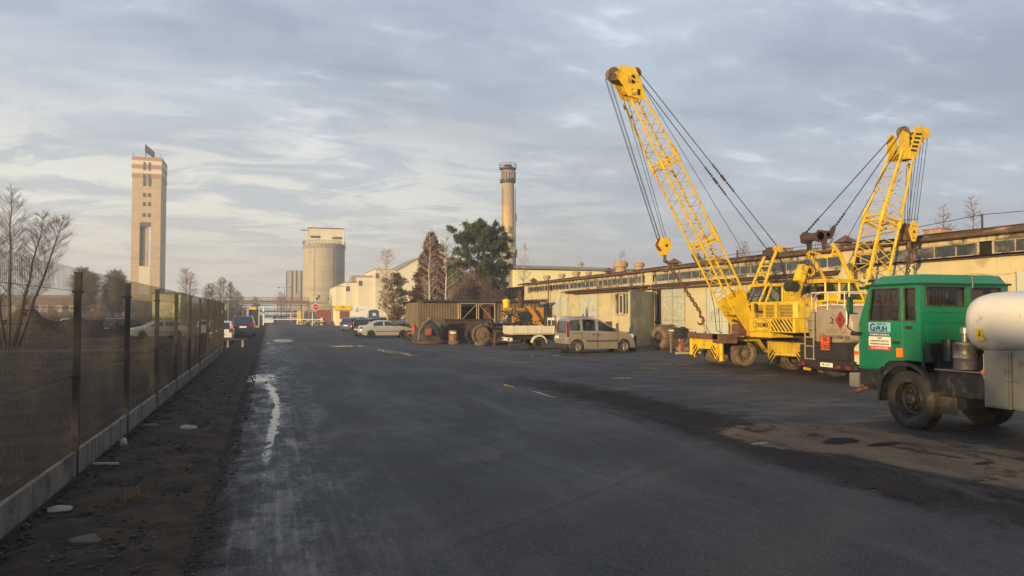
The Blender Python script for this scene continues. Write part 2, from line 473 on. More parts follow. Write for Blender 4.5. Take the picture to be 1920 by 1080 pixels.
# ============================================================ GROUND
def blob(g, pos, cx, cy, rx, ry, rot=0.0):
    """1 inside a soft ellipse lying on the ground"""
    v = g.mapping(pos, loc=(cx, cy, 0), rot=(0, 0, rot), sc=(rx, ry, 1), typ='TEXTURE')
    x, y, z = g.sep(v)
    l = g.m('SQRT', g.m('ADD', g.m('MULTIPLY', x, x), g.m('MULTIPLY', y, y)))
    return g.m('SUBTRACT', 1.0, l)


def gmax(g, items):
    r = items[0]
    for i in items[1:]: r = g.m('MAXIMUM', r, i)
    return r


def asphalt_mat():
    m = bpy.data.materials.new('asphalt'); MATS['asphalt'] = m; m.use_nodes = True
    g = G(m.node_tree); b = g.N['Principled BSDF']
    pos = g.n('ShaderNodeNewGeometry').outputs['Position']
    x, y, z = g.sep(pos)
    n_big = g.noise(g.mapping(pos, sc=(1.2, 0.35, 1)), 0.5, 5, 0.55, 0.5)
    n_mid = g.noise(g.mapping(pos, sc=(1.6, 0.6, 1)), 1.6, 7, 0.65, 0.3)
    n_edge = g.noise(pos, 3.0, 8, 0.7)
    n_rag = g.noise(g.mapping(pos, sc=(1.5, 0.55, 1)), 6.5, 8, 0.72)
    n_fine = g.noise(pos, 60.0, 4, 0.75)
    n_grit = g.noise(pos, 24.0, 3, 0.7)
    ne = g.m('SUBTRACT', n_edge, 0.5)
    nm = g.m('SUBTRACT', n_mid, 0.5)
    # base tone
    c = g.mix(g.ramp(n_big, 0.35, 0.65), (0.038, 0.0355, 0.037), (0.053, 0.050, 0.051))
    c = g.mix(g.ramp(n_mid, 0.55, 0.72), c, (0.042, 0.037, 0.035))
    lane = g.noise(g.mapping(pos, sc=(1.15, 0.035, 1)), 1.0, 5, 0.6)
    c = g.mix(g.ramp(lane, 0.52, 0.66, 0, 0.45), c, (0.095, 0.088, 0.086))
    c = g.mix(g.ramp(lane, 0.46, 0.34, 0, 0.5), c, (0.036, 0.033, 0.033))
    n_str = g.noise(g.mapping(pos, sc=(9.0, 0.28, 1)), 1.6, 6, 0.7)
    # yard right of the seam: browner dirt film, tyre tracked
    yard = g.ramp(g.m('ADD', x, g.m('MULTIPLY', nm, 1.1)), 6.30, 6.75)
    film = g.ramp(g.m('ADD', g.m('MULTIPLY', n_mid, 0.6), g.m('MULTIPLY', n_big, 0.4)), 0.42, 0.56)
    c = g.mix(g.m('MULTIPLY', yard, g.m('MULTIPLY', film, 0.75)), c, (0.044, 0.034, 0.028))
    # brown mud band beside the seam, nearest part of the yard
    band = gmax(g, [blob(g, pos, 7.6, 14.5, 1.1, 9.0, 0.03), blob(g, pos, 6.9, 8.5, 0.85, 6.0, 0.0), blob(g, pos, 7.4, 3.5, 1.3, 5.0, 0.0)])
    fb = g.ramp(g.m('ADD', band, g.m('ADD', g.m('MULTIPLY', ne, 0.9), g.m('MULTIPLY', nm, 1.6))), -0.15, 0.55)
    c = g.mix(g.m('MULTIPLY', fb, 0.55), c, (0.045, 0.032, 0.025))
    # dry earth spread near the truck
    dirt = gmax(g, [blob(g, pos, 8.35, 10.2, 1.75, 1.75, 0.25), blob(g, pos, 8.9, 8.0, 1.45, 3.0, 0.1), blob(g, pos, 8.6, 5.2, 0.9, 3.4, 0.0)])
    fd = g.ramp(g.m('ADD', dirt, g.m('MULTIPLY', ne, 0.55)), 0.10, 0.20)
    c = g.mix(g.m('MULTIPLY', fd, 0.85), c, g.mix(g.ramp(n_mid, 0.4, 0.62), (0.25, 0.172, 0.112), (0.175, 0.120, 0.078)))
    # wet patches inside the earth
    wet2 = gmax(g, [blob(g, pos, 8.35, 9.75, 0.55, 0.28, 0.4), blob(g, pos, 8.75, 9.3, 0.5, 0.16, 0.2), blob(g, pos, 8.9, 7.75, 0.28, 0.10, 0.2)])
    f2 = g.ramp(g.m('ADD', wet2, g.m('MULTIPLY', ne, 0.8)), 0.15, 0.35)
    c = g.mix(f2, c, (0.030, 0.026, 0.024))
    # muddy shoulder along the fence side
    sh = g.ramp(g.m('ADD', x, g.m('MULTIPLY', ne, 0.7)), 0.05, -0.55)
    c = g.mix(g.m('MULTIPLY', sh, 0.9), c, (0.033, 0.026, 0.021))
    # standing water
    pud = gmax(g, [blob(g, pos, -0.30, 24.3, 0.70, 2.0, 0.0), blob(g, pos, 0.10, 20.0, 0.15, 4.5, 0.04), blob(g, pos, 0.10, 14.5, 0.11, 5.0, -0.03)])
    fp = g.ramp(g.m('ADD', pud, g.m('ADD', g.m('MULTIPLY', g.m('SUBTRACT', n_rag, 0.5), 2.6), g.m('MULTIPLY', nm, 2.0))), 0.12, 0.62)
    pud2 = gmax(g, [blob(g, pos, 6.18, 19.9, 0.12, 0.6, 0.02), blob(g, pos, 6.33, 17.6, 0.05, 1.2, 0.0), blob(g, pos, 6.05, 38.5, 0.55, 5.0, 0.10),
                    blob(g, pos, 12.95, 24.7, 0.45, 0.55, 0.0), blob(g, pos, 10.2, 21.2, 0.4, 0.22, 0.0),
                    blob(g, pos, 14.6, 26.2, 1.2, 0.25, 0.0), blob(g, pos, 12.0, 33.5, 3.5, 0.30, 0.0), blob(g, pos, 4.5, 47.0, 1.5, 0.8, 0.2), blob(g, pos, 1.0, 58.0, 1.0, 5.0, 0.0)])
    fp2 = g.ramp(g.m('ADD', pud2, g.m('MULTIPLY', ne, 1.2)), 0.22, 0.40)
    water = g.m('MAXIMUM', fp, fp2)
    # damp sheen: long streaks, stronger along the left wheel track
    damp = g.ramp(g.m('ADD', g.m('MULTIPLY', n_big, 0.5), g.m('MULTIPLY', n_mid, 0.5)), 0.44, 0.62)
    left = g.m('MULTIPLY', g.ramp(x, -0.6, -0.3), g.ramp(x, 1.6, 0.2))
    rough = g.ramp(damp, 0, 1, 0.78, 0.62, False)
    wl = g.ramp(g.m('ADD', n_mid, g.m('MULTIPLY', ne, 0.8)), 0.42, 0.60)
    rough = g.m('SUBTRACT', rough, g.m('MULTIPLY', g.m('MULTIPLY', left, wl), 0.22))
    rough = g.m('ADD', rough, g.m('MULTIPLY', g.m('MAXIMUM', fd, fb), 0.20))
    rough = g.m('SUBTRACT', rough, g.m('MULTIPLY', g.m('MULTIPLY', yard, g.ramp(g.noise(g.mapping(pos, sc=(0.30, 1.5, 1)), 1.3, 7, 0.68), 0.50, 0.64)), 0.24))
    trk = g.m('MULTIPLY', left, g.ramp(n_str, 0.50, 0.60))
    rough = g.m('SUBTRACT', rough, g.m('MULTIPLY', trk, 0.16))
    c = g.mix(g.m('MULTIPLY', g.m('MULTIPLY', left, g.ramp(n_str, 0.48, 0.38)), 0.6), c, (0.026, 0.022, 0.020))
    # hairline cracks, scuffed tyre arcs and one pale ragged patch
    vo = g.n('ShaderNodeTexVoronoi', feature='DISTANCE_TO_EDGE'); vo.inputs['Scale'].default_value = 0.42
    wv = g.comb(g.m('ADD', x, g.m('MULTIPLY', ne, 1.6)), g.m('ADD', g.m('MULTIPLY', y, 0.6), g.m('MULTIPLY', nm, 1.8)), 0.0)
    g.L.new(wv, vo.inputs['Vector'])
    crack = g.m('MULTIPLY', g.ramp(vo.outputs['Distance'], 0.022, 0.006), g.ramp(n_mid, 0.44, 0.52))
    c = g.mix(g.m('MULTIPLY', crack, 0.8), c, (0.018, 0.016, 0.015))
    for (ax_, ay_, r0, w0) in ((13.5, 5.0, 9.6, .28), (13.5, 5.0, 11.4, .28), (-6.0, 30.0, 11.5, .24), (-6.0, 30.0, 13.2, .24), (22.0, 12.0, 13.2, .3), (22.0, 12.0, 15.0, .3)):
        dd = g.m('SQRT', g.m('ADD', g.m('POWER', g.m('SUBTRACT', x, ax_), 2.0), g.m('POWER', g.m('SUBTRACT', y, ay_), 2.0)))
        tr = g.ramp(g.m('ABSOLUTE', g.m('SUBTRACT', dd, r0)), w0, w0 * .4)
        c = g.mix(g.m('MULTIPLY', g.m('MULTIPLY', tr, g.ramp(n_mid, 0.40, 0.62)), 0.35), c, (0.030, 0.026, 0.024))
    pale_patch = g.ramp(g.m('ADD', blob(g, pos, 7.05, 9.95, 0.24, 0.08, 0.3), g.m('MULTIPLY', ne, 0.9)), 0.15, 0.3)
    c = g.mix(pale_patch, c, (0.26, 0.28, 0.30))
    # grit
    c = g.mix(g.ramp(n_fine, 0.52, 0.66, 0, 0.85), c, (0.155, 0.142, 0.135))
    c = g.mix(g.ramp(n_grit, 0.44, 0.30, 0, 0.75), c, (0.014, 0.013, 0.013))
    c = g.mix(water, c, (0.012, 0.012, 0.013))
    rr = g.n('ShaderNodeMix', data_type='FLOAT')
    g.L.new(water, rr.inputs[0]); g.L.new(rough, rr.inputs[2]); rr.inputs[3].default_value = 0.05
    g.L.new(c, b.inputs['Base Color']); g.L.new(rr.outputs[0], b.inputs['Roughness'])
    g.L.new(g.m('SUBTRACT', 0.29, g.m('MULTIPLY', g.m('MAXIMUM', fd, g.m('MAXIMUM', fb, sh)), 0.28)), b.inputs['Specular IOR Level'])
    h = g.m('ADD', g.m('MULTIPLY', n_fine, 0.5), g.m('ADD', g.m('MULTIPLY', n_grit, 0.5), g.m('MULTIPLY', n_edge, 1.6)))
    bp = g.n('ShaderNodeBump'); bp.inputs['Distance'].default_value = 0.018
    g.L.new(g.m('SUBTRACT', 0.75, g.m('MULTIPLY', water, 0.73)), bp.inputs['Strength']); g.L.new(h, bp.inputs['Height'])
    g.L.new(bp.outputs[0], b.inputs['Normal'])


def soil_mat():
    m = bpy.data.materials.new('soil'); MATS['soil'] = m; m.use_nodes = True
    g = G(m.node_tree); b = g.N['Principled BSDF']
    pos = g.n('ShaderNodeNewGeometry').outputs['Position']
    x, y, z = g.sep(pos)
    n1 = g.noise(pos, 0.25, 6, 0.6); n2 = g.noise(pos, 2.2, 8, 0.7); n3 = g.noise(pos, 26, 5, 0.75)
    c = g.mix(g.ramp(n2, 0.38, 0.62), (0.028, 0.020, 0.015), (0.062, 0.040, 0.026))
    c = g.mix(g.ramp(x, -2.4, -3.2, 0, 0.75), c, g.mix(g.ramp(n2, 0.35, 0.65), (0.042, 0.026, 0.016), (0.082, 0.050, 0.029)))
    grass = g.ramp(g.m('ADD', g.m('MULTIPLY', n1, 0.5), g.m('MULTIPLY', n2, 0.5)), 0.46, 0.58)
    fld = g.ramp(x, -2.6, -5.0)
    c = g.mix(g.m('MULTIPLY', g.m('MULTIPLY', grass, 0.8), fld), c, (0.115, 0.080, 0.040))
    c = g.mix(g.m('MULTIPLY', grass, 0.35), c, (0.075, 0.055, 0.030))
    # pale sandy strip across the field
    st = g.m('MULTIPLY', blob(g, pos, -14.0, 46.0, 14.0, 2.5, 0.0), 1.0)
    c = g.mix(g.ramp(g.m('ADD', st, g.m('MULTIPLY', g.m('SUBTRACT', n2, 0.5), 1.4)), 0.2, 0.5, 0, 0.7), c, (0.17, 0.135, 0.085))
    c = g.mix(g.ramp(n3, 0.60, 0.72, 0, 0.7), c, (0.16, 0.13, 0.10))
    c = g.mix(g.ramp(n3, 0.36, 0.28, 0, 0.8), c, (0.010, 0.009, 0.008))
    g.L.new(c, b.inputs['Base Color']); b.inputs['Roughness'].default_value = 0.95
    b.inputs['Specular IOR Level'].default_value = 0.2
    bp = g.n('ShaderNodeBump'); bp.inputs['Distance'].default_value = 0.05; bp.inputs['Strength'].default_value = 0.9
    g.L.new(g.m('ADD', n2, g.m('MULTIPLY', n3, 0.6)), bp.inputs['Height']); g.L.new(bp.outputs[0], b.inputs['Normal'])
asphalt_mat(); soil_mat()

me = MB().quad((-168, -88, 0), (455, -88, 0), (455, 716, 0), (-168, 716, 0))
tag(me.build('ground', 'soil'), kind='structure')


def edge_sheet():
    """asphalt of road and yard with a ragged left edge"""
    b = MB(); rnd = random.Random(3)
    left = []
    y = -30.0
    while y < 400:
        if y < 40: x = -0.68
        elif y < 46: x = -0.68 - (y - 40) * 0.95
        else: x = -6.4 - (y - 46) * 0.012
        x += noise.noise((y * 0.8, 3.3, 0)) * 0.16 + noise.noise((y * 3.1, 7.3, 0)) * 0.06
        left.append((x, y)); y += 0.18 if y < 30 else (0.5 if y < 80 else 8)
    vs = [(x, y, 0.004) for x, y in left] + [(60, y, 0.004) for x, y in left]
    n = len(left)
    b.add(vs, [(i, n + i, n + i + 1, i + 1) for i in range(n - 1)])
    return b
tag(edge_sheet().build('road', 'asphalt'), kind='structure')

# verge: lumpy strip of earth between fence and road
b = MB(); nx, ny = 16, 260
vs = []
for j in range(ny + 1):
    yy = 3.5 + j * 0.146
    for i in range(nx + 1):
        xx = -2.16 + 1.62 * i / nx
        e = min(i, nx - i) / nx * 2
        hgt = 0.012 + 0.05 * min(1, e * 2) * (0.6 + noise.noise((xx * 3, yy * 1.5, 0)) + 0.5 * noise.noise((xx * 9, yy * 7, 2)))
        if i == nx: hgt = -0.02; xx += 0.10 * noise.noise((yy * 1.3, 0, 5))
        vs.append((xx, yy, hgt))
w = nx + 1
b.add(vs, [(j * w + i, j * w + i + 1, (j + 1) * w + i + 1, (j + 1) * w + i) for j in range(ny) for i in range(nx)])
tag(b.build('verge', 'soil', smooth=True), kind='structure')

# field mounds behind the fence
def mound(cx, cy, rx, ry, h, seed, label, m='soil'):
    b = MB(); n = 28; vs = []
    for j in range(n + 1):
        for i in range(n + 1):
            u, v = (i / n * 2 - 1), (j / n * 2 - 1)
            d = math.hypot(u, v)
            z = h * max(0, 1 - d ** 1.6) * (0.8 + 0.5 * noise.noise((u * 2.5 + seed, v * 2.5, 0)) + 0.18 * noise.noise((u * 9 + seed, v * 9, 0))) - 0.04
            vs.append((cx + u * rx, cy + v * ry, z))
    b.add(vs, [(j * (n + 1) + i, j * (n + 1) + i + 1, (j + 1) * (n + 1) + i + 1, (j + 1) * (n + 1) + i) for j in range(n) for i in range(n)])
    return tag(b.build('dirt_mound', m, smooth=True), label, 'dirt mound', 'dirt mounds in the field behind the fence')
mound(-18.0, 72, 6.0, 5, 2.5, 1, 'tallest dark soil heap behind the mesh fence, in front of the pale hatchback')
mound(-13.4, 78, 6.0, 5, 1.5, 4, 'low brown soil heap behind the fence, left of the dark estate car')

# grass tufts and ground litter: many small blades
def tufts(name, pts, m, kind, h0, h1, nb, spread, seed):
    rnd = random.Random(seed); b = MB()
    for cx, cy, s in pts:
        for k in range(int(nb * s)):
            a = rnd.random() * 6.28; r = spread * s * rnd.random() ** 0.7
            x, y = cx + r * math.cos(a), cy + r * math.sin(a)
            h = rnd.uniform(h0, h1) * s; w = rnd.uniform(0.003, 0.007); t = rnd.random() * 3.14
            lx, ly = rnd.uniform(-.5, .5) * h, rnd.uniform(-.5, .5) * h
            b.add([(x - w * math.cos(t), y - w * math.sin(t), 0), (x + w * math.cos(t), y + w * math.sin(t), 0), (x + lx, y + ly, h)], [(0, 1, 2)])
    o = b.build(name, m); return o
rg = random.Random(11)
pts = [(rg.uniform(-2.1, -0.8), rg.uniform(4, 40), rg.uniform(0.3, 0.9)) for _ in range(170)]
tag(tufts('dry_grass', pts, 'dry_grass', 'stuff', 0.03, 0.10, 16, 0.12, 2), 'short dry grass scattered over the dirt verge beside the fence', 'grass', kind='stuff')
tag(tufts('grass_tuft', [(-1.30, 8.75, 1.5)], 'dry_grass', None, 0.06, 0.14, 90, 0.09, 5), 'single orange brown grass tuft on the near verge', 'grass tuft')
pts = [(rg.uniform(-16, -2.9), rg.uniform(6, 50), rg.uniform(0.8, 2.2)) for _ in range(900)]
tag(tufts('field_grass', pts, 'dry_grass', 'stuff', 0.05, 0.16, 9, 0.22, 3), 'withered grass in the field behind the fence', 'grass', kind='stuff')
# pebbles on verge
b = MB()
for k in range(2600):
    x, y = rg.uniform(-2.1, -0.3), 4 + 30 * rg.random() ** 1.6
    r = 0.003 + 0.016 * rg.random() ** 4
    b.sphere((x, y, 0.045 + r * 0.2 if x < -0.8 else 0.01), r, 5, 3, (1, rg.uniform(.6, 1.4), .6))
tag(b.build('gravel', 'pebble'), 'loose gravel and crumbs of stone on the verge', 'gravel', kind='stuff')


b = MB()
for k in range(5200):
    x, y = -2.12 + 1.75 * rg.random() ** 1.15, 4 + 26 * rg.random() ** 1.7
    r = 0.006 + 0.030 * rg.random() ** 2.5
    b.sphere((x, y, 0.035 if x < -0.8 else 0.008), r, 5, 3, (rg.uniform(.7, 1.5), rg.uniform(.7, 1.5), .7))
tag(b.build('earth_clods', 'clod'), 'crumbly dark clods of earth over the verge and road shoulder', 'soil', kind='stuff')


def rock(name, c, r, sc, m, label, cat, seed, group=None):
    b = MB(); b.sphere((0, 0, 0), 1, 14, 9)
    vs = []
    for p in b.v:
        k = 1 + 0.35 * noise.noise((p[0] * 1.3 + seed, p[1] * 1.3, p[2] * 1.3))
        vs.append((p[0] * r * sc[0] * k, p[1] * r * sc[1] * k, p[2] * r * sc[2] * k))
    b.v = vs
    o = b.build(name, m, smooth=True); o.location = c
    return tag(o, label, cat, group)
rock('stone', (-1.93, 8.5, .05), 0.075, (1.5, .8, .5), 'concrete', 'pale elongated stone chunk close to the near fence footing', 'stone', 1, 'stones on the verge')
rock('stone', (-1.45, 7.3, .03), 0.11, (1.2, 1.0, .5), 'stone', 'large dark flat stone at the very front of the verge', 'stone', 7, 'stones on the verge')
rock('stone', (-2.0, 12.4, .08), 0.07, (.8, .8, 1), 'concrete', 'small upright stone against the fence footing by the first post', 'stone', 3, 'stones on the verge')
rock('stone', (-1.9, 14.3, .05), 0.10, (1.5, .8, .4), 'stone', 'flat grey stone beside the second fence post', 'stone', 5, 'stones on the verge')
rock('litter', (-1.28, 13.9, .05), 0.13, (1.2, .9, .35), 'paper_litter', 'crumpled whitish litter lying mid verge', 'litter', 9)
rock('litter', (0.02, 51.5, .03), 0.07, (1.6, .9, .5), 'paper_litter', 'tiny white scrap on the road ahead of the parked dark van', 'litter', 2)
b = MB().bar((-2.1, 10.9, .06), (-1.8, 10.8, .06), .05, .02)
tag(b.build('wood_offcut', 'wood_frame'), 'short flat wooden offcut lying under the first fence post', 'offcut')
# asphalt seam: a shallow broken lip where the yard meets the road
b = MB(); prev = None
yy = 7.0
while yy < 44:
    x = 6.42 + 0.22 * noise.noise((yy * 0.25, 1, 0)) + 0.05 * noise.noise((yy * 2.2, 4, 0))
    wd = 0.05 + 0.05 * abs(noise.noise((yy * 1.1, 9, 0)))
    cur = ((x - wd, yy, 0.0045), (x, yy, 0.018 + 0.01 * noise.noise((yy * 3, 0, 0))), (x + wd * 3, yy, 0.0045))
    if prev: b.quad(prev[0], prev[1], cur[1], cur[0]); b.quad(prev[1], prev[2], cur[2], cur[1])
    prev = cur; yy += 0.25
tag(b.build('asphalt_seam', 'asphalt'), kind='structure')


# ============================================================ MESH FENCE
FX = -2.22
posts = [3.55 + 3.47 * i for i in range(12)]     # 3.55 .. 41.7
fence = thing('mesh_fence', 'dark welded mesh fence with bent top on a low concrete footing along the road', 'fence', (FX, 3.55, 0))
def wloc(o, base=(FX, 3.55, 0)):
    return o
for i, py in enumerate(posts):
    y = py - 3.55
    p = MB().box(-0.04, 0.04, y - 0.03, y + 0.03, 0, 2.44).build('post', 'fence_metal', fence, bevel=0.006)
    MB().box(-0.045, 0.045, y - 0.035, y + 0.035, 2.44, 2.455).build('post_cap', 'plastic_dark', p)
    for z in (0.42, 1.17, 2.2): MB().box(-0.055, 0.055, y - 0.045, y + 0.045, z, z + 0.035).build('clamp', 'dark_metal', p)
def fence_profile():
    """(z, x offset) down a vertical wire: two V folds and the top bend"""
    return [(0.32, 0), (0.42, 0), (0.45, -.035), (0.48, 0), (1.16, 0), (1.19, -.035), (1.22, 0), (1.86, 0), (1.93, -0.02), (2.02, -.10), (2.13, -.06), (2.22, 0.0), (2.50, 0.0)]
prof = fence_profile()
for i in range(len(posts) - 1):
    y0, y1 = posts[i] - 3.55 + 0.03, posts[i + 1] - 3.55 - 0.03
    b = MB(); nw = 66 if i < 5 else 50
    r = 0.0021
    for k in range(nw + 1):
        y = y0 + (y1 - y0) * k / nw
        for (za, xa), (zb, xb) in zip(prof, prof[1:]):
            b.add([(xa - r, y - r, za), (xa + r, y - r, za), (xa, y + r, za), (xb - r, y - r, zb), (xb + r, y - r, zb), (xb, y + r, zb)],
                  [(0, 1, 4, 3), (1, 2, 5, 4), (2, 0, 3, 5)])
    for z, x in ((0.34, 0), (0.42, 0), (0.48, 0), (0.70, 0), (0.92, 0), (1.16, 0), (1.22, 0), (1.42, 0), (1.64, 0), (1.86, 0), (2.02, -.10), (2.22, 0)):
        b.tube((x + 0.006, y0, z), (x + 0.006, y1, z), 0.0032 if z not in (1.16, 1.22) else 0.0045, 4)
    b.build('mesh_panel', 'fence_wire', fence)
    c = MB().box(-0.028, 0.028, y0 + 0.012, y1 - 0.012, -0.02, 0.29 + 0.004 * (i % 3 - 1))
    c.build('footing_board', 'footing_concrete', fence, bevel=0.008)


# ============================================================ TREES
def bare_tree(name, loc, h, seed, label, trunk_m, twig_m, spread=0.35, trunk_r=None, levels=5, nb=3, group=None, lean=(0, 0), forks=1, base=0.25, up=0.55, sc_twig=1.0, leader=True, cat='tree'):
    rnd = random.Random(seed); t = thing(name, label, cat, loc, group=group)
    tb, cb = MB(), MB(); r0 = trunk_r or h * 0.014

    def grow(p, d, L, r, lv):
        segs = 4 if lv < 2 else 3
        q = p.copy(); dd = d.copy(); rr = r
        for s_ in range(segs):
            dd = (dd + Vector((rnd.uniform(-.13, .13), rnd.uniform(-.13, .13), 0.05 * up))).normalized()
            nq = q + dd * L / segs; r2 = rr * (0.80 if lv else 0.86)
            (tb if lv < 2 else cb).tube(q, nq, rr, 6 if lv < 2 else 3, r2, cap=False)
            q = nq; rr = r2
            if lv < levels and s_ >= (1 if lv else 0) and not (lv == 0 and s_ == 0 and base > 0.2):
                for k in range(nb if lv else nb + 1):
                    az = rnd.random() * 6.283; sp = spread + rnd.uniform(-.1, .25)
                    if lv == 0: sp += 0.25
                    nd = (dd * (1 - sp * 0.5) + Vector((math.cos(az), math.sin(az), 0)) * sp * 1.15 + Vector((0, 0, up * 0.25))).normalized()
                    grow(q, nd, L * rnd.uniform(0.42, 0.62), rr * 0.55, lv + 1)
    for k in range(forks):
        a = 6.283 * k / forks + seed
        off = 0.0 if forks == 1 else 0.30
        d = Vector((lean[0] + off * math.cos(a), lean[1] + off * math.sin(a), 1)).normalized()
        grow(Vector((0, 0, -0.05)), d, h * (0.62 if leader else 0.5), r0, 0)
    tb.build('trunk', trunk_m, t)
    # limit twig thickness from below so they still read
    cb.build('crown', twig_m, t)
    return t


def fine_tree(name, loc, h, w, seed, label, trunk_m, twig_m, n=260, shape='oval', group=None, z0=0.25, tw=0.012, stems=1, cat='tree', droop=0.0, sub=6, limb=1.3, splay=None, steep=0.0):
    """leader trunk, limbs and a cloud of thin twigs - birches and bushes"""
    rnd = random.Random(seed); t = thing(name, label, cat, loc, group=group)
    tb, cb = MB(), MB()
    for s_ in range(stems):
        ox, oy = (splay[s_], rnd.uniform(-.6, .6)) if splay else (rnd.uniform(-.3, .3) * w if stems > 1 else 0, rnd.uniform(-.3, .3) * w if stems > 1 else 0)
        pts = []
        hh = h * (rnd.uniform(0.75, 1.0) if stems > 1 else 0.97)
        for k in range(9):
            f = k / 8
            pts.append(Vector((ox * (0.2 + f) + rnd.uniform(-.012, .012) * h * f, oy * (0.2 + f) + rnd.uniform(-.012, .012) * h * f, hh * f)))
        for k in range(8): tb.tube(pts[k], pts[k + 1], h * 0.013 * (1 - k / 8.6), 6, h * 0.013 * (1 - (k + 1) / 8.6), cap=False)
        for i in range(n // stems):
            f = z0 + (1 - z0) * rnd.random() ** 0.85
            g_ = (f - z0) / (1 - z0)
            k = min(7, int(f * 8)); p = pts[k].lerp(pts[k + 1], f * 8 - k)
            if shape == 'oval': rad = w * (0.25 + 0.75 * math.sin(math.pi * min(1, g_ * 0.9 + 0.08)))
            elif shape == 'cone': rad = w * (1.0 - g_ * 0.92)
            else: rad = w * (0.35 + 0.65 * (1 - g_))
            L = rad * rnd.uniform(0.6, 1.1) * 0.62
            az = rnd.random() * 6.283; upk = rnd.uniform(0.35, 1.0) + steep
            d = Vector((math.cos(az), math.sin(az), upk)).normalized()
            q = p + d * L
            cb.tube(p, q, tw * limb, 3, tw * 0.7, cap=False)
            for j in range(sub):
                s = p.lerp(q, rnd.uniform(0.35, 1.0))
                d2 = (d + Vector((rnd.uniform(-.8, .8), rnd.uniform(-.8, .8), rnd.uniform(-.5, .8) - droop))).normalized()
                e = s + d2 * L * rnd.uniform(0.3, 0.65)
                cb.tube(s, e, tw * 0.7, 3, tw * 0.3, cap=False)
                for jj in range(2):
                    s2 = s.lerp(e, rnd.uniform(.3, 1)); d3 = (d2 + Vector((rnd.uniform(-.8, .8), rnd.uniform(-.8, .8), rnd.uniform(-.6, .6) - droop))).normalized()
                    cb.tube(s2, s2 + d3 * L * 0.28, tw * 0.45, 3, tw * 0.2, cap=False)
    tb.build('trunk', trunk_m, t); cb.build('crown', twig_m, t)
    return t


def conifer(name, loc, h, w, seed, label, leaf_m, kind='pine', z0=0.1, group=None, n=2600, ls=0.28):
    rnd = random.Random(seed); t = thing(name, label, 'tree', loc, group=group)
    tb, cb = MB(), MB()
    tb.tube((0, 0, -.05), (0, 0, h * 0.93), h * 0.016, 7, h * 0.003)
    if kind == 'pine':
        whorls = 15
        clumps = []
        for k in range(whorls):
            f = z0 + (1 - z0) * (k + rnd.random() * 0.6) / whorls
            g_ = (f - z0) / (1 - z0)
            rad = w * (0.25 + 0.75 * math.sin(math.pi * min(1, 0.25 + g_ * 0.70))) if g_ < 0.9 else w * 0.32
            for j in range(6):
                az = rnd.random() * 6.283; L = rad * rnd.uniform(0.6, 1.08)
                e = Vector((math.cos(az) * L, math.sin(az) * L, h * f + L * rnd.uniform(0.25, 0.75)))
                s = Vector((0, 0, h * f)); tb.tube(s, e, 0.05, 4, 0.015, cap=False)
                for c in range(6):
                    q = s.lerp(e, rnd.uniform(0.35, 1.03)) + Vector((rnd.uniform(-.35, .35), rnd.uniform(-.35, .35), rnd.uniform(-.1, .35))) * w * 0.22
                    clumps.append((q, rnd.uniform(0.6, 1.1)))
        per = max(5, n // len(clumps))
        for q, s_ in clumps:
            for k in range(per):
                d = Vector((rnd.gauss(0, 1), rnd.gauss(0, 1), rnd.gauss(0.8, 0.9))).normalized()
                c = q + Vector((rnd.gauss(0, .5), rnd.gauss(0, .5), rnd.gauss(0, .4))) * ls * s_ * 0.7
                a = d.orthogonal().normalized() * ls * 0.10
                a.rotate(Matrix.Rotation(rnd.random() * 3.14, 3, d))
                cb.add([c - a, c + a, c + d * ls * s_], [(0, 1, 2)])
    else:
        for k in range(n):
            f = z0 + (1 - z0) * rnd.random() ** 1.25
            g_ = (f - z0) / (1 - z0)
            lob = 1 + 0.16 * math.sin(g_ * 34 + 2.1) + 0.12 * rnd.gauss(0, 1)
            rad = w * (1.02 - g_) ** 0.80 * lob
            az = rnd.random() * 6.283; rr = rad * (0.45 + 0.55 * rnd.random() ** 0.5)
            c = Vector((math.cos(az) * rr, math.sin(az) * rr, h * f))
            d = Vector((math.cos(az) * 0.6 + rnd.gauss(0, .35), math.sin(az) * 0.6 + rnd.gauss(0, .35), rnd.uniform(-.2, 0.9))).normalized()
            a = d.orthogonal().normalized() * ls * 0.16; a.rotate(Matrix.Rotation(rnd.random() * 3.14, 3, d))
            cb.add([c - a, c + a, c + d * ls * rnd.uniform(.6, 1.2)], [(0, 1, 2)])
    tb.build('trunk', 'bark_dark', t); cb.build('crown', leaf_m, t)
    return t

# ============================================================ WORKSHOP (long building on the right)
WX = 22.9
wk = thing_w('workshop_building', 'long low cream workshop with a high window strip and sheet metal doors behind the cranes', 'building', (WX, 14, 0))
Y0, Y1 = 12.0, 68.3
# lower wall in stretches so that the barred windows are real openings
openings = [(46.7, 48.85, 1.9, 3.33), (61.9, 67.4, 2.5, 3.24)]
b = MB(); ys = Y0
for a, c, z0, z1 in openings:
    b.box(WX, WX + 0.35, ys, a, 0, 3.80); b.box(WX, WX + 0.35, a, c, 0, z0); b.box(WX, WX + 0.35, a, c, z1, 3.80); ys = c
b.box(WX, WX + 0.35, ys, Y1, 0, 3.80)
b.box(WX, WX + 14, Y1 - 0.01, Y1 + 0.30, 0, 4.7); b.box(WX, WX + 14, Y0 - 0.3, Y0 + 0.01, 0, 4.7)
b.build('wall', 'plaster', wk)
MB().box(WX + 0.02, WX + 0.33, 26.4, Y1, 3.802, 3.93).box(WX + 0.02, WX + 0.33, Y0, 26.39, 3.802, 3.87).build('sill_band', 'plaster_stained', wk)
MB().box(WX - 0.03, WX + 0.32, Y0, Y1, 4.38, 4.66).build('parapet', 'plaster_stained', wk)
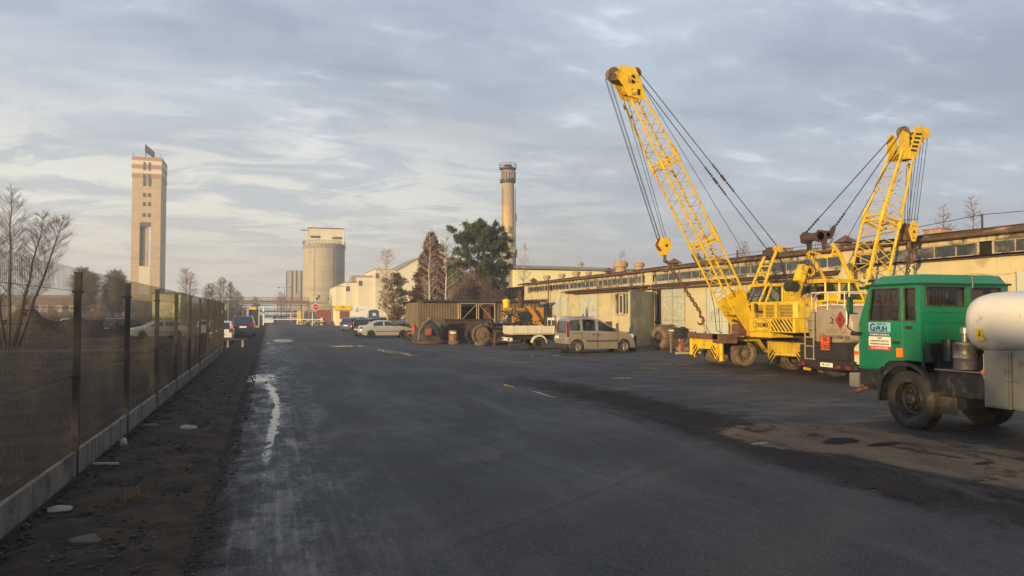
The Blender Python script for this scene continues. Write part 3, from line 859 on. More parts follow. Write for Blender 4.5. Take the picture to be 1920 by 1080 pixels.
# fascia, gutter and felt edge
e = MB(); yy = Y0 - 0.4
while yy < Y1 + 0.3:
    L = 2.9 + noise.noise((yy, 2, 0)) * 0.6; j = noise.noise((yy * 1.7, 0, 4)) * 0.025
    e.box(WX - 0.24 + j, WX + 0.5, yy, yy + L - 0.03, 4.66 + j * 0.5, 4.70 + j)
    e.box(WX - 0.14 + j, WX + 0.5, yy + 0.1, yy + L + 0.05, 4.702 + j, 4.79 + j)
    yy += L
e.build('roof_edge', 'roof_edge', wk)
g_ = MB().tube((WX - 0.30, Y0, 4.60), (WX - 0.30, Y1, 4.63), 0.055, 8); g_.build('gutter', 'rust', wk, smooth=True)
r_ = MB(); n = 40
for i in range(n):
    ya, yb = Y0 - .4 + (Y1 - Y0 + .8) * i / n, Y0 - .4 + (Y1 - Y0 + .8) * (i + 1) / n
    za, zb = [4.81 + 0.03 * noise.noise((v, 0, 0)) for v in (ya, yb)]
    r_.quad((WX - 0.18, ya, za), (WX + 9, ya, za + .42), (WX + 9, yb, zb + .42), (WX - 0.18, yb, zb))
    r_.quad((WX + 9, ya, za + .42), (WX + 16, ya, za + .1), (WX + 16, yb, zb + .1), (WX + 9, yb, zb + .42))
r_.box(WX - 0.2, WX + 0.5, Y0 - .4, Y1 + .4, 4.791, 4.805)
r_.build('roof', 'roof_felt', wk)
# pilasters
for py, w in ((26.0, 0.75), (43.6, 0.9), (19.95, 0.12), (67.8, 0.5)):
    if w > 0.3: MB().box(WX - 0.12, WX - 0.001, py - w / 2, py + w / 2, 3.3 if py == 26.0 else 0, 4.64).build('pilaster', 'plaster', wk, bevel=0.01)
for py in (25.5, 44.25, 61.4):
    MB().tube((WX - 0.24, py, 0.1 if py > 60 else 3.4), (WX - 0.24, py, 4.6), 0.05, 8).build('downpipe', 'plaster_stained' if py == 44.25 else 'rust', wk, smooth=True)
# clerestory: framed panes, set back in the strip
def strip(ya, yb, nper, pw=0.95, broken=()):
    y = ya; k = 0
    while y < yb - 0.3:
        n = min(nper, max(1, round((yb - y) / pw))); y2 = min(yb, y + n * pw)
        if yb - y2 < 0.4: y2 = yb
        f = MB(); zl, zh = (3.94, 4.375)
        f.box(WX + 0.012, WX + 0.05, y, y2, zl, zl + 0.025).box(WX + 0.012, WX + 0.05, y, y2, zh - 0.025, zh)
        for i in range(n + 1):
            yv = y + (y2 - y) * i / n; hw = 0.035 if i in (0, n) else 0.017
            yv = min(max(yv, y + hw), y2 - hw)
            f.box(WX + 0.010, WX + 0.052, yv - hw, yv + hw, zl + 0.026, zh - 0.026)
        fo = f.build('window', 'window_frame', wk)
        MB().quad((WX + 0.032, y, zl), (WX + 0.032, y, zh), (WX + 0.032, y2, zh), (WX + 0.032, y2, zl)).build('pane', 'glass_factory', fo)
        y = y2 + (0.14 if k % 2 else 0.0); k += 1
strip(Y0, 19.5, 3); strip(20.0, 25.5, 6, 0.90); strip(26.5, 43.0, 6, 0.92); strip(44.4, 61.2, 8, 0.80); strip(61.6, 67.5, 8, 0.75)
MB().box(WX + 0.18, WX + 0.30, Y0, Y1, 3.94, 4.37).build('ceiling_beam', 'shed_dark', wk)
# brown ledge / rail of the sliding doors
l = MB(); yy = 26.6
while yy < 56.2:
    L = 2.4; j = 0.03 * noise.noise((yy, 5, 0)); w_ = 0.26 if yy < 43 else 0.55
    l.add([(WX - w_, yy, 3.60 + j), (WX - w_, yy + L - .02, 3.60 + j), (WX, yy + L - .02, 3.72), (WX, yy, 3.72), (WX - w_, yy, 3.645 + j), (WX - w_, yy + L - .02, 3.645 + j), (WX, yy + L - .02, 3.79), (WX, yy, 3.79)],
          [(0, 3, 2, 1), (4, 5, 6, 7), (0, 1, 5, 4), (1, 2, 6, 5), (2, 3, 7, 6), (3, 0, 4, 7)])
    yy += L
l.build('canopy', 'dark_rust', wk)
MB().tube((WX - 0.30, 26.8, 3.47), (WX - 0.30, 56, 3.50), 0.05, 7).build('door_rail', 'rust', wk, smooth=True)
MB().box(WX - 0.10, WX, 12, 25.5, 3.83, 3.87).build('window_ledge', 'dark_rust', wk)
# sheet doors
def sheet_door(ya, yb, z1, m='sheet_door', split=True, z0=0.05, hz=(0.45,)):
    d = MB().box(WX - 0.07, WX - 0.01, ya, yb, z0, z1).build('door', m, wk, bevel=0.008)
    s = MB(); mid = (ya + yb) / 2
    if split: s.box(WX - 0.083, WX - 0.071, mid - 0.012, mid + 0.012, z0, z1)
    for h in hz: s.box(WX - 0.08, WX - 0.071, ya, yb, z0 + (z1 - z0) * h, z0 + (z1 - z0) * h + 0.02)
    s.box(WX - 0.085, WX - 0.071, ya, ya + .03, z0, z1).box(WX - 0.085, WX - 0.071, yb - .03, yb, z0, z1)
    s.build('seam', 'grey_box', d)
    return d
sheet_door(51.5, 55.0, 3.34, hz=(.40, .66))
sheet_door(39.2, 42.0, 3.45, 'sheet_door_worn', hz=(.44, .85))
sheet_door(33.9, 36.9, 3.34, 'sheet_door', hz=(.45,))
sheet_door(29.4, 33.2, 3.34, 'sheet_door', hz=(.45,))
sheet_door(57.4, 58.9, 3.26, 'sheet_door', z0=0.9, split=False, hz=(.3,)); sheet_door(59.2, 60.7, 3.26, 'sheet_door', z0=0.9, split=False, hz=(.3,))
sheet_door(15.4, 18.6, 3.3, 'sheet_door', hz=(.5,))
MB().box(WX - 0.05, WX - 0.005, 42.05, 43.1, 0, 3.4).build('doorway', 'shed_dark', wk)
# open leaf swung out toward the yard
leaf = MB(); A, B_ = Vector((22.55, 42.45, 0)), Vector((19.72, 39.98, 0)); dv = (B_ - A).normalized(); nv = Vector((-dv.y, dv.x, 0))
leaf.obox((A + B_) / 2 + Vector((0, 0, 1.67)), (B_ - A) / 2, nv * 0.035, Vector((0, 0, 1.61)))
lo = leaf.build('open_door', 'gate_leaf', wk, bevel=0.01); lo['label'] = 'large greenish sheet metal leaf standing open toward the yard'
s = MB()
for z in (0.98, 2.06): s.obox((A + B_) / 2 + Vector((0, 0, z)) - nv * 0.04, (B_ - A) / 2, nv * 0.006, Vector((0, 0, .012)))
for t_ in (0.01, 0.99): s.obox(A.lerp(B_, t_) + Vector((0, 0, 1.67)) - nv * 0.04, dv * 0.03, nv * 0.008, Vector((0, 0, 1.6)))
s.build('seam', 'grey_box', lo)
p = MB().box(WX - 0.18, WX - 0.02, 42.55, 42.72, 0, 3.35).build('door_post', 'plaster_stained', wk)
hz_ = MB()
for k in range(4): hz_.box(WX - 0.19, WX - 0.181, 42.54, 42.73, 0.6 + k * 0.3, 0.75 + k * 0.3)
hz_.build('hazard_stripe', 'sign_yellow', p)
# barred window
def barred(ya, yb, z0, z1, nb, white=()):
    f = MB().box(WX + .10, WX + .18, ya, yb, z0, z0 + .05).box(WX + .10, WX + .18, ya, yb, z1 - .05, z1)
    for i in range(nb + 1):
        yv = ya + .03 + (yb - ya - .06) * i / nb; f.box(WX + .09, WX + .181, yv - .025, yv + .025, z0 + .051, z1 - .051)
    fo = f.build('window', 'window_frame', wk)
    MB().quad((WX + .15, ya, z0), (WX + .15, ya, z1), (WX + .15, yb, z1), (WX + .15, yb, z0)).build('pane', 'glass_factory', fo)
    w_ = MB()
    for a, c in white:
        w_.box(WX + .07, WX + .089, a, a + .06, z0 + .05, z1 - .1).box(WX + .07, WX + .089, c - .06, c, z0 + .05, z1 - .1).box(WX + .07, WX + .089, a + .06, c - .06, z1 - .16, z1 - .1).box(WX + .07, WX + .089, a + .06, c - .06, z0 + .05, z0 + .1)
    if white: w_.build('casement', 'white_paint', fo)
    return fo
barred(46.7, 48.85, 1.9, 3.33, 4, ((47.6, 48.2),))
barred(61.9, 67.4, 2.5, 3.24, 9, ((63.4, 64.0),))
MB().box(WX - .05, WX, 46.6, 49.0, 1.83, 1.89).box(WX - .05, WX, 61.8, 67.5, 2.43, 2.49).build('window_sill', 'plaster_stained', wk)
# loops of cable and panel joints on the wall at the right
c = MB(); pr = None
for k in range(110):
    y = 13 + k * 0.11; z = 3.35 - 0.10 * abs(math.sin(y * 1.55)) - 0.02 * y / 20
    q = (WX - 0.02, y, z)
    if pr: c.tube(pr, q, 0.010, 4)
    pr = q
c.build('wall_cable', 'plaster_stained', wk)
c = MB()
for y in (17.9, 19.3, 21.6, 23.4): c.box(WX - 0.006, WX - 0.001, y, y + .018, 0, 3.8)
c.box(WX - 0.006, WX - 0.001, 12, 25, 2.62, 2.64); c.build('wall_joint', 'plaster_stained', wk)

# roof ventilators - things standing on the roof
def vent(y, kind, s, x, label):
    z = 4.82 + (x - WX) * 0.046
    t = thing('roof_vent', label, 'roof vent', (x, y, z - 0.03), group='ventilators along the workshop roof')
    if kind == 'mush':
        MB().lathe((0, 0, 0), (0, 0, 1), [(0, 0.27 * s), (0.30 * s, 0.24 * s)], 12).build('stack', 'vent_clay', t, smooth=True)
        MB().lathe((0, 0, 0), (0, 0, 1), [(.29 * s, 0.02), (.31 * s, .34 * s), (.50 * s, .37 * s), (.54 * s, .30 * s), (.60 * s, .27 * s), (.60 * s, .01)], 14).build('cap', 'vent_clay', t, smooth=True)
    elif kind == 'wide':
        MB().box(-.20 * s, .20 * s, -.30 * s, .30 * s, 0, .12 * s).build('stack', 'vent_rust', t)
        MB().box(-.28 * s, .28 * s, -.42 * s, .42 * s, .12 * s, .30 * s).box(-.31 * s, .31 * s, -.45 * s, .45 * s, .30 * s, .35 * s).build('cap', 'vent_clay', t, bevel=0.02)
    else:
        MB().box(-.17 * s, .17 * s, -.20 * s, .20 * s, 0, .26 * s).build('stack', 'vent_rust', t)
        MB().add([(-.36 * s, -.40 * s, .24 * s), (.36 * s, -.40 * s, .24 * s), (.36 * s, .40 * s, .24 * s), (-.36 * s, .40 * s, .24 * s), (0, -.06 * s, .56 * s), (0, .06 * s, .56 * s)],
                 [(0, 1, 4), (1, 2, 5, 4), (2, 3, 5), (3, 0, 4, 5), (3, 2, 1, 0)]).build('cap', 'vent_rust', t)
    return t
VX = 24.3
for px_y, kind, s, lb in ((70.0, 'pyr', 1.0, 'small rusty pyramid vent at the far end of the workshop roof, first in the row'),
                          (66.3, 'mush', 1.0, 'reddish mushroom vent second from the far end of the workshop roof'),
                          (62.5, 'mush', .95, 'mushroom vent third from the far end, in front of the bright yellow hall wall'),
                          (59.2, 'mush', 1.0, 'mushroom vent fourth from the far end of the workshop roof'),
                          (56.6, 'mush', .75, 'smallest mushroom vent, fifth from the far end near where the hall wall ends'),
                          (52.8, 'pyr', 1.0, 'brown pyramid vent above the barred workshop window'),
                          (50.7, 'mush', 1.5, 'tallest clay mushroom vent, just right of a brown pyramid vent'),
                          (47.8, 'mush', 1.05, 'pale mushroom vent above the open sheet metal door leaf'),
                          (43.0, 'pyr', 1.05, 'brown pyramid vent left of the tall crane boom'),
                          (38.4, 'wide', 1.0, 'low wide clay vent seen between the tall boom and its gantry'),
                          (32.2, 'wide', .95, 'low wide clay vent left of the rusty bracket of the nearer crane'),
                          (27.9, 'pyr', 1.0, 'dark red pyramid vent left of the shorter crane boom'),
                          (23.0, 'wide', .95, 'low wide clay vent right of the shorter crane boom')):
    vent(px_y, kind, s, VX, lb)
t = thing_w('roof_pole', 'short brown pole with a cable stay standing on the roof edge at the right', 'pole', (23.2, 20.1, 4.6))
MB().tube((23.2, 20.1, 4.3), (23.2, 20.1, 5.35), 0.04, 6).build('pole', 'dark_rust', t)
MB().path([(23.2, 20.1, 5.33), (23.3, 17.5, 5.22), (23.4, 13, 5.30)], 0.014, 4).path([(23.2, 20.1, 5.33), (24.0, 28, 5.10), (24.0, 40, 5.18)], 0.014, 4).build('cable', 'cable', t)
t = thing_w('roof_pole', 'short brown pole on the roof edge behind the gantry of the tall crane', 'pole', (23.0, 34.2, 4.6))
MB().tube((23.0, 34.2, 4.3), (23.0, 34.2, 5.22), 0.05, 6).build('pole', 'dark_rust', t)
t = thing_w('flood_lamp', 'grey rectangular flood lamp hanging off the workshop roof edge by the tall crane', 'lamp', (22.6, 36.2, 4.6))
MB().bar((22.75, 36.0, 4.55), (22.35, 36.6, 4.92), 0.05).build('bracket', 'dark_rust', t)
MB().obox((22.2, 36.8, 4.98), (.28, .22, -.20), (-.10, .16, 0), (.05, .04, .08)).build('lamp_head', 'grey_box', t)

# lower annex continuing behind the shed
ax = thing_w('annex_building', 'dim brownish lean-to annex with dirty windows continuing behind the corrugated shed', 'building', (24.4, 72, 0))
MB().box(24.5, 34, 68.8, 100, 0, 3.55).build('wall', 'plaster_stained', ax)
MB().box(24.3, 35, 68.7, 100.4, 4.55, 4.70).add([(24.2, 68.7, 4.70), (24.2, 100.4, 4.70), (33, 100.4, 5.4), (33, 68.7, 5.4)], [(0, 3, 2, 1)]).build('roof', 'dark_rust', ax)
f = MB().box(24.5, 24.7, 68.9, 100, 3.551, 3.62).box(24.5, 24.7, 68.9, 100, 4.45, 4.549)
for k in range(34): f.box(24.5, 24.65, 69 + k * .94, 69.06 + k * .94, 3.621, 4.449)
fo = f.build('window', 'dark_rust', ax)
MB().quad((24.6, 69, 3.6), (24.6, 69, 4.5), (24.6, 100, 4.5), (24.6, 100, 3.6)).build('pane', 'glass_factory', fo)

# ============================================================ CORRUGATED SHED
sh = thing_w('corrugated_shed', 'low shed of rusty corrugated sheets with an open double gate behind the scrap machinery', 'shed', (11.2, 60, 0))
def corr(p0, p1, z0, z1, pitch=0.13, amp=0.018, m='corrugated', nm='wall_panel'):
    p0, p1 = Vector(p0), Vector(p1); L = (p1 - p0).length; d = (p1 - p0) / L; nrm = Vector((-d.y, d.x, 0)); n = int(L / pitch * 4)
    vs = []
    for i in range(n + 1):
        s_ = L * i / n; o = nrm * amp * math.sin(2 * math.pi * s_ / pitch) + nrm * 0.03 * noise.noise((s_ * 0.7, z1, 0))
        q = p0 + d * s_ + o; vs += [(q.x, q.y, z0), (q.x, q.y, z1 + 0.02 * noise.noise((s_, 1, 0)))]
    b = MB().add(vs, [(2 * i, 2 * i + 2, 2 * i + 3, 2 * i + 1) for i in range(n)])
    return b.build(nm, m, sh, smooth=False)
corr((11.2, 60, 0), (14.45, 60, 0), 0, 3.0)
corr((17.55, 60, 0), (21.4, 60, 0), 0, 3.0, pitch=0.34, amp=0.03)
corr((11.2, 66, 0), (11.2, 60, 0), 0, 2.85, m='corrugated')
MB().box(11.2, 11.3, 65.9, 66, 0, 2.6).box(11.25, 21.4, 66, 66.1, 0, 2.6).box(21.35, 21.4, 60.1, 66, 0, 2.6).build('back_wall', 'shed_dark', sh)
MB().box(11.3, 21.3, 60.2, 65.9, 0.01, 0.02).build('floor_slab', 'soil', sh)
rf = MB(); n = 100
for i in range(n):
    xa, xb = 10.9 + 10.9 * i / n, 10.9 + 10.9 * (i + 1) / n; za, zb = [0.03 * math.sin(v * 15) for v in (xa, xb)]
    rf.quad((xa, 59.5, 3.06 + za), (xb, 59.5, 3.06 + zb), (xb, 66.6, 2.80 + zb), (xa, 66.6, 2.80 + za))
rf.box(10.9, 21.8, 59.42, 59.50, 2.90, 3.05)
rf.build('roof', 'roof_felt', sh)
fr = MB().box(14.45, 17.55, 59.93, 60.03, 2.84, 2.95)
for x in (14.40, 17.50): fr.box(x, x + .10, 59.92, 60.04, 0, 2.95)
fr.build('gate_frame', 'wood_frame', sh)
for x0, x1, sgn in ((14.55, 15.95, 1), (16.05, 17.45, -1)):
    g2 = MB().box(x0, x0 + .06, 59.8, 59.86, .75, 2.80).box(x1 - .06, x1, 59.8, 59.86, .75, 2.80).box(x0, x1, 59.79, 59.85, 2.74, 2.80).box(x0, x1, 59.79, 59.85, 1.25, 1.31)
    a, c = ((x0, 1.3), (x1, 2.75)) if sgn > 0 else ((x1, 1.3), (x0, 2.75))
    g2.bar((a[0], 59.84, a[1]), (c[0], 59.84, c[1]), 0.035)
    go = g2.build('gate', 'wood_frame', sh)
    MB().box(x0 if sgn < 0 else x1 - .5, x0 + .5 if sgn < 0 else x1, 59.76, 59.79, 1.22, 1.36).build('hinge_plate', 'white_paint', go)
MB().box(17.0, 17.45, 61.0, 64, 0.1, 2.6).build('inner_panel', 'rust', sh)
MB().box(11.25, 14.4, 59.93, 59.96, 1.42, 1.47).build('rail', 'dark_rust', sh)
MB().box(18.35, 18.6, 59.9, 59.94, 1.55, 1.8).build('notice', 'plate_white', sh)

# ============================================================ FAR STRUCTURES
# shaft tower
tw = thing_w('shaft_tower', 'tall pale concrete mine shaft tower with red and white bands round its top', 'tower', (-38, 270, 0))
TX0, TX1, TY0, TY1 = -42.3, -33.75, 270, 283.5
b = MB()   # front face pierced by the tall slot, sides and back
b.box(TX0, -39.9, TY0, TY1, 0, 49.5).box(-36.6, TX1, TY0, TY1, 0, 49.5).box(-39.9, -36.6, TY0, TY1, 0, 17.2).box(-39.9, -36.6, TY0, TY1, 31.3, 49.5)
b.box(-38.9, -37.6, TY0 + 1.2, TY0 + 2.4, 17.2, 30)
b.build('wall', 'tower_concrete', tw)
MB().box(TX0 - .15, TX1 + .15, TY0 - .15, TY1 + .15, 51.2, 52.4).box(TX0 - .15, TX1 + .15, TY0 - .15, TY1 + .15, 48.5, 49.9).box(TX0 - .15, TX1 + .15, TY0 - .15, TY1 + .15, 45.6, 47.0).build('red_band', 'tower_red', tw)
MB().box(TX0 - .1, TX1 + .1, TY0 - .1, TY1 + .1, 49.9, 51.2).box(TX0 - .1, TX1 + .1, TY0 - .1, TY1 + .1, 47.0, 48.5).build('white_band', 'tower_white', tw)
for z0, z1, hw in ((48.0, 50.6, .32), (43.0, 46.8, .34), (39.5, 40.7, .33), (36.6, 37.8, .33), (33.0, 34.2, .33)):
    for x in (-38.75, -37.25):
        MB().box(x - hw, x + hw, TY0 - .25, TY0 + .05, z0, z1).build('window', 'shade_glass', tw)
MB().box(-39.9, -36.6, TY0 - .04, TY0 + .1, 29.9, 31.3).build('lintel', 'shade_glass', tw)
MB().box(-39.9, -36.6, TY0 - .05, TY0, 8, 17.0).build('panel', 'tower_white', tw)
tj = MB()
for k in range(14): tj.box(TX0 - .03, TX1 + .03, TY0 - .03, TY0 - .001, 3.0 + 3.05 * k, 3.06 + 3.05 * k)
tj.build('pour_joint', 'tower_concrete', tw)
for x, y in ((TX0 + .2, TY0 + .2), (TX1 - .2, TY0 + .2)): MB().tube((x, y, 52.4), (x, y, 53.6), .07, 5).build('roof_mast', 'dark_metal', tw)
sg = thing_w('rooftop_sign', 'grey green lettered lattice sign standing on the shaft tower', 'sign', (-37.8, 272, 52.4))
MB().bar((-38.6, 271.5, 52.4), (-38.6, 271.5, 56), .2).bar((-36.9, 274, 52.4), (-36.9, 274, 54), .2).build('frame', 'dark_metal', sg)
pn = MB(); a, c = Vector((-38.9, 271, 54.2)), Vector((-36.6, 275, 52.9))
pn.add([a, c, c + Vector((0, 0, 2.2)), a + Vector((0, 0, 2.6)), a + Vector((.15, 0, 0)), c + Vector((.15, 0, 0)), c + Vector((.15, 0, 2.2)), a + Vector((.15, 0, 2.6))], [(0, 1, 2, 3), (7, 6, 5, 4), (0, 4, 5, 1), (3, 2, 6, 7), (0, 3, 7, 4), (1, 5, 6, 2)])
pn.build('panel', 'grey_box', sg)
ls = MB()
for k in range(5):
    q = a.lerp(c, .1 + k * .2) + Vector((-.08, -.05, .5)); ls.box(q.x, q.x + .22, q.y - .1, q.y, q.z, q.z + 1.3)
    if k % 2: ls.box(q.x, q.x + .5, q.y - .1, q.y, q.z + .5, q.z + .75)
ls.build('lettering', 'green_dark', sg)
lb_ = thing_w('low_building', 'low flat building with a yellow side peeping over the fence beside the shaft tower', 'building', (-23, 200, 0))
MB().box(-26.5, -20.3, 200, 212, 0, 6.6).build('wall', 'cream_wall', lb_); MB().box(-26.7, -20.1, 199.8, 212.2, 6.6, 7.0).build('roof', 'grey_roof', lb_)
fb_ = thing_w('far_hall', 'low reddish hall far across the field behind the bare poplar', 'building', (-78, 250, 0))
MB().box(-105, -48, 255, 275, 0, 6.5).build('wall', 'pipe_red', fb_); MB().box(-105.4, -47.6, 254.6, 275.4, 6.5, 7.4).build('roof', 'grey_roof', fb_)
ww = MB()
for k in range(14): ww.box(-103 + k * 3.9, -100.6 + k * 3.9, 254.9, 255.0, 2.4, 4.4)
ww.build('window', 'tower_white', fb_)

# silo
sl = thing_w('concrete_silo', 'fat round concrete silo with a white boxy loft on top', 'silo', (15.85, 241, 0))
MB().lathe((15.85, 241, 0), (0, 0, 1), [(4, 6.2), (21.6, 6.2)], 64).build('shell', 'silo_concrete', sl, smooth=True)
MB().lathe((15.85, 241, 0), (0, 0, 1), [(21.6, 6.2), (21.6, 6.38), (23.0, 6.38), (23.0, 0.1)], 64).build('rim', 'concrete', sl, smooth=True)
rl = MB()
for k in range(40):
    a = 2 * math.pi * k / 40; rl.box(15.85 + 6.3 * math.cos(a) - .04, 15.85 + 6.3 * math.cos(a) + .04, 241 + 6.3 * math.sin(a) - .04, 241 + 6.3 * math.sin(a) + .04, 23, 23.9)
rl.lathe((15.85, 241, 23.85), (0, 0, 1), [(0, 6.26), (.08, 6.26), (.08, 6.34), (0, 6.34)], 40)
rl.build('railing', 'dark_metal', sl)
lf = MB().box(10.9, 21.2, 236.6, 245, 22.9, 27.5).build('loft', 'white_wall', sl)
MB().box(10.7, 21.45, 236.4, 245.2, 27.5, 27.75).build('roof', 'rust', lf)
MB().box(11.6, 14.4, 236.5, 236.6, 24.6, 25.3).build('window', 'shade_glass', lf); MB().box(18.0, 20.8, 236.5, 236.6, 24.4, 25.1).build('window', 'shade_glass', lf)
for x_ in (10.6, 21.4): MB().tube((x_, 236.5, 22.5), (x_, 236.5, 27.9), .14, 6).build('corner_pipe', 'white_paint', lf)
MB().box(8.9, 11.0, 236.8, 238.2, 26.8, 27.05).build('outrigger', 'grey_box', lf)
MB().box(10.0, 26.0, 235.2, 247, 0, 4.9).build('base', 'silo_concrete', sl)
MB().box(9.6, 26.3, 234.8, 247.3, 4.9, 5.5).build('base_slab', 'concrete', sl)
for x, z in ((13.0, 5.6), (16.4, 5.6)):
    h = MB().box(x, x + 1.2, 234.9, 236.4, z, z + 1.5).build('hatch', 'white_paint', sl)
    MB().box(x + .15, x + .8, 234.8, 234.9, z + .3, z + 1.2).box(x + .7, x + 1.15, 234.8, 234.9, z + .9, z + 1.9).build('louvre', 'shade_glass', h)
for z in (20.3, 17.6, 13.6): MB().box(18.9, 19.2, 235.2, 235.7, z, z + .35).build('vent_hole', 'shade_glass', sl)

jr = MB()
for k in range(11): jr.lathe((15.85, 241, 0), (0, 0, 1), [(5.9 + 1.45 * k, 6.19), (5.9 + 1.45 * k, 6.235), (5.98 + 1.45 * k, 6.235), (5.98 + 1.45 * k, 6.19)], 48)
for a in (-2.1, -1.2): jr.box(15.85 + 6.2 * math.cos(a) - .06, 15.85 + 6.2 * math.cos(a) + .06, 241 + 6.2 * math.sin(a) - .1, 241 + 6.2 * math.sin(a), 5.5, 21.5)
jr.build('pour_joint', 'concrete', sl)
st = thing_w('striped_hall', 'tall hall with vertical pale panels and dark gaps left of the silo', 'building', (9, 300, 0))
MB().box(6.2, 15, 300, 315, 0, 18.2).build('wall', 'striped_panel', st)
for k, (x, z) in enumerate(((7.9, 6), (9.5, 9.5), (11.2, 4), (12.8, 8))): MB().box(x, x + .35, 299.85, 300, z, 18.1).build('panel_gap', 'shade_glass', st)
MB().tube((13.2, 299.6, 0), (13.2, 299.6, 14), .25, 8).tube((13.2, 299.6, 14), (11.6, 299.6, 15), .25, 8).build('drain_pipe', 'grey_box', st)

# stepped white halls
for i, (x0, x1, z, y, lab) in enumerate(((15.6, 18.6, 8.6, 192, 'lowest step of the pale stepped halls, right beside the silo'), (17.7, 21.4, 9.5, 191, 'second lowest step of the pale stepped halls'),
                                         (20.6, 25.4, 10.85, 190, 'middle step of the pale stepped halls, with a grey box on its roof'), (24.6, 29.9, 12.7, 189, 'second tallest step of the pale stepped halls, above the blue booth'))):
    t = thing_w('stepped_hall', lab, 'building', (x0, y, 0), 'pale stepped halls between silo and trees')
    MB().box(x0, x1 + 8, y, y + 22, 0, z).build('wall', 'white_wall', t)
    MB().box(x0 - .1, x1 + 8, y - .12, y + 22, z, z + .18).build('roof_trim', 'concrete', t)
    if i != 0: MB().box(x0 + .15, x0 + 1.0, y - .08, y + .02, z - 2.1, z - .9).build('window', 'shade_glass', t)
    if i == 2: MB().box(x0 - 1.2, x0 + 3.8, y + 3, y + 9, z - 1, z + .6).build('roof_box', 'concrete', t)
t = thing_w('gabled_hall', 'tallest pale hall with a sloping gable roof partly behind the birches', 'building', (31, 188, 0), 'pale stepped halls between silo and trees')
MB().prism([(29.6, 0), (29.6, 12.3), (35.2, 15.6), (46, 15.6), (46, 0)], (0, 188, 0), (1, 0, 0), (0, 0, 1), (0, 24, 0)).build('wall', 'white_wall', t)
MB().prism([(29.5, 12.3), (35.2, 15.65), (46, 15.65), (46, 15.95), (35.1, 15.95), (29.4, 12.6)], (0, 187.8, 0), (1, 0, 0), (0, 0, 1), (0, 24.4, 0)).build('roof', 'concrete', t)
MB().box(40, 44, 187.9, 188, 9, 11).build('window', 'shade_glass', t)

# big yellow lit hall + chimney
bh = thing_w('big_hall', 'large flat hall with a blank bright yellow wall and grey roof behind the workshop', 'building', (36, 115, 0))
MB().box(36.6, 75, 115, 150, 0, 8.85).build('wall', 'cream_wall', bh)
MB().box(34.6, 36.6, 115.5, 150, 0, 9.0).build('side_wall', 'concrete', bh)  # shaded side of the hall, its shade given by a darker wall colour
MB().add([(34.4, 114.4, 9.6), (76, 114.4, 9.1), (76, 150, 9.1), (34.4, 150, 9.6), (34.4, 114.4, 9.1), (76, 114.4, 8.7), (76, 150, 8.7), (34.4, 150, 9.1)], [(0, 1, 2, 3), (7, 6, 5, 4), (0, 4, 5, 1), (0, 3, 7, 4)]).build('roof', 'grey_roof', bh)
for x in (49.3, 68.0):
    t = thing_w('hall_vent', 'small white cowl on the grey roof of the big hall' if x < 60 else 'small pale cowl at the right end of the grey hall roof', 'roof vent', (x, 118, 8.9), 'vents on the big hall')
    MB().lathe((x, 118, 9.1), (0, 0, 1), [(0, .3), (.9, .3), (1.0, .55), (1.1, .55), (1.4, .15), (1.6, .1), (1.6, 0.01)], 10).build('cowl', 'concrete', t, smooth=True)
ch = thing_w('factory_chimney', 'tall yellowish brick chimney with a railed platform and dark collar at its top', 'chimney', (52.7, 170, 0))
MB().lathe((52.7, 170, 0), (0, 0, 1), [(0, 2.1), (8, 1.85), (20, 1.62), (34.0, 1.45), (35.6, 1.45), (35.6, 0.1)], 28).build('shaft', 'chimney_brick', ch, smooth=True)
MB().lathe((52.7, 170, 0), (0, 0, 1), [(32.2, 1.45), (32.4, 1.85), (33.1, 1.85), (33.2, 1.45)], 28).lathe((52.7, 170, 0), (0, 0, 1), [(35.2, 1.45), (35.5, 1.98), (35.8, 1.98), (35.8, 1.3)], 28).build('collar', 'dark_metal', ch)
MB().lathe((52.7, 170, 0), (0, 0, 1), [(35.8, 1.0), (36.6, .9), (36.6, .1)], 20).build('flue_lip', 'dark_rust', ch, smooth=True)
r_ = MB()
for zz, rr in ((35.8, 1.98), (15.0, 2.15), (11.8, 2.2)):
    for k in range(18):
        a = 2 * math.pi * k / 18; r_.tube((52.7 + rr * math.cos(a), 170 + rr * math.sin(a), zz), (52.7 + rr * math.cos(a), 170 + rr * math.sin(a), zz + .95), .035, 4)
    r_.lathe((52.7, 170, zz), (0, 0, 1), [(.9, rr - .04), (.98, rr - .04), (.98, rr + .04), (.9, rr + .04)], 24)
    if zz < 30: r_.lathe((52.7, 170, zz), (0, 0, 1), [(0, 1.6), (0, rr + .05), (.12, rr + .05), (.12, 1.6)], 24)
r_.build('railing', 'dark_metal', ch)
a_ = MB()
for an, z in ((-2.6, 20.5), (-1.75, 20.5), (-.3, 23.5), (-2.7, 17.2), (-1.6, 17.3), (-2.1, 15.6), (-1.1, 15.8), (-.4, 15.3)):
    x, y = 52.7 + 2.0 * math.cos(an), 170 + 2.0 * math.sin(an); a_.box(x - .17, x + .17, y - .15, y + .15, z, z + 1.6)
    a_.tube((x, y, z + .8), (52.7 + 1.5 * math.cos(an), 170 + 1.5 * math.sin(an), z + .8), .05, 4)
a_.build('antenna', 'concrete', ch)
a2 = MB()
for k in range(9):
    an = -2.9 + k * .36; x, y = 52.7 + 1.72 * math.cos(an), 170 + 1.72 * math.sin(an); a2.box(x - .12, x + .12, y - .12, y + .12, 33.3, 35.0)
a2.build('lamp_housing', 'concrete', ch)
MB().tube((51.0, 169.0, 8), (51.1, 169.0, 31), .05, 5).tube((54.4, 169.3, 8), (54.3, 169.3, 31), .08, 5).build('cable_run', 'dark_rust', ch)

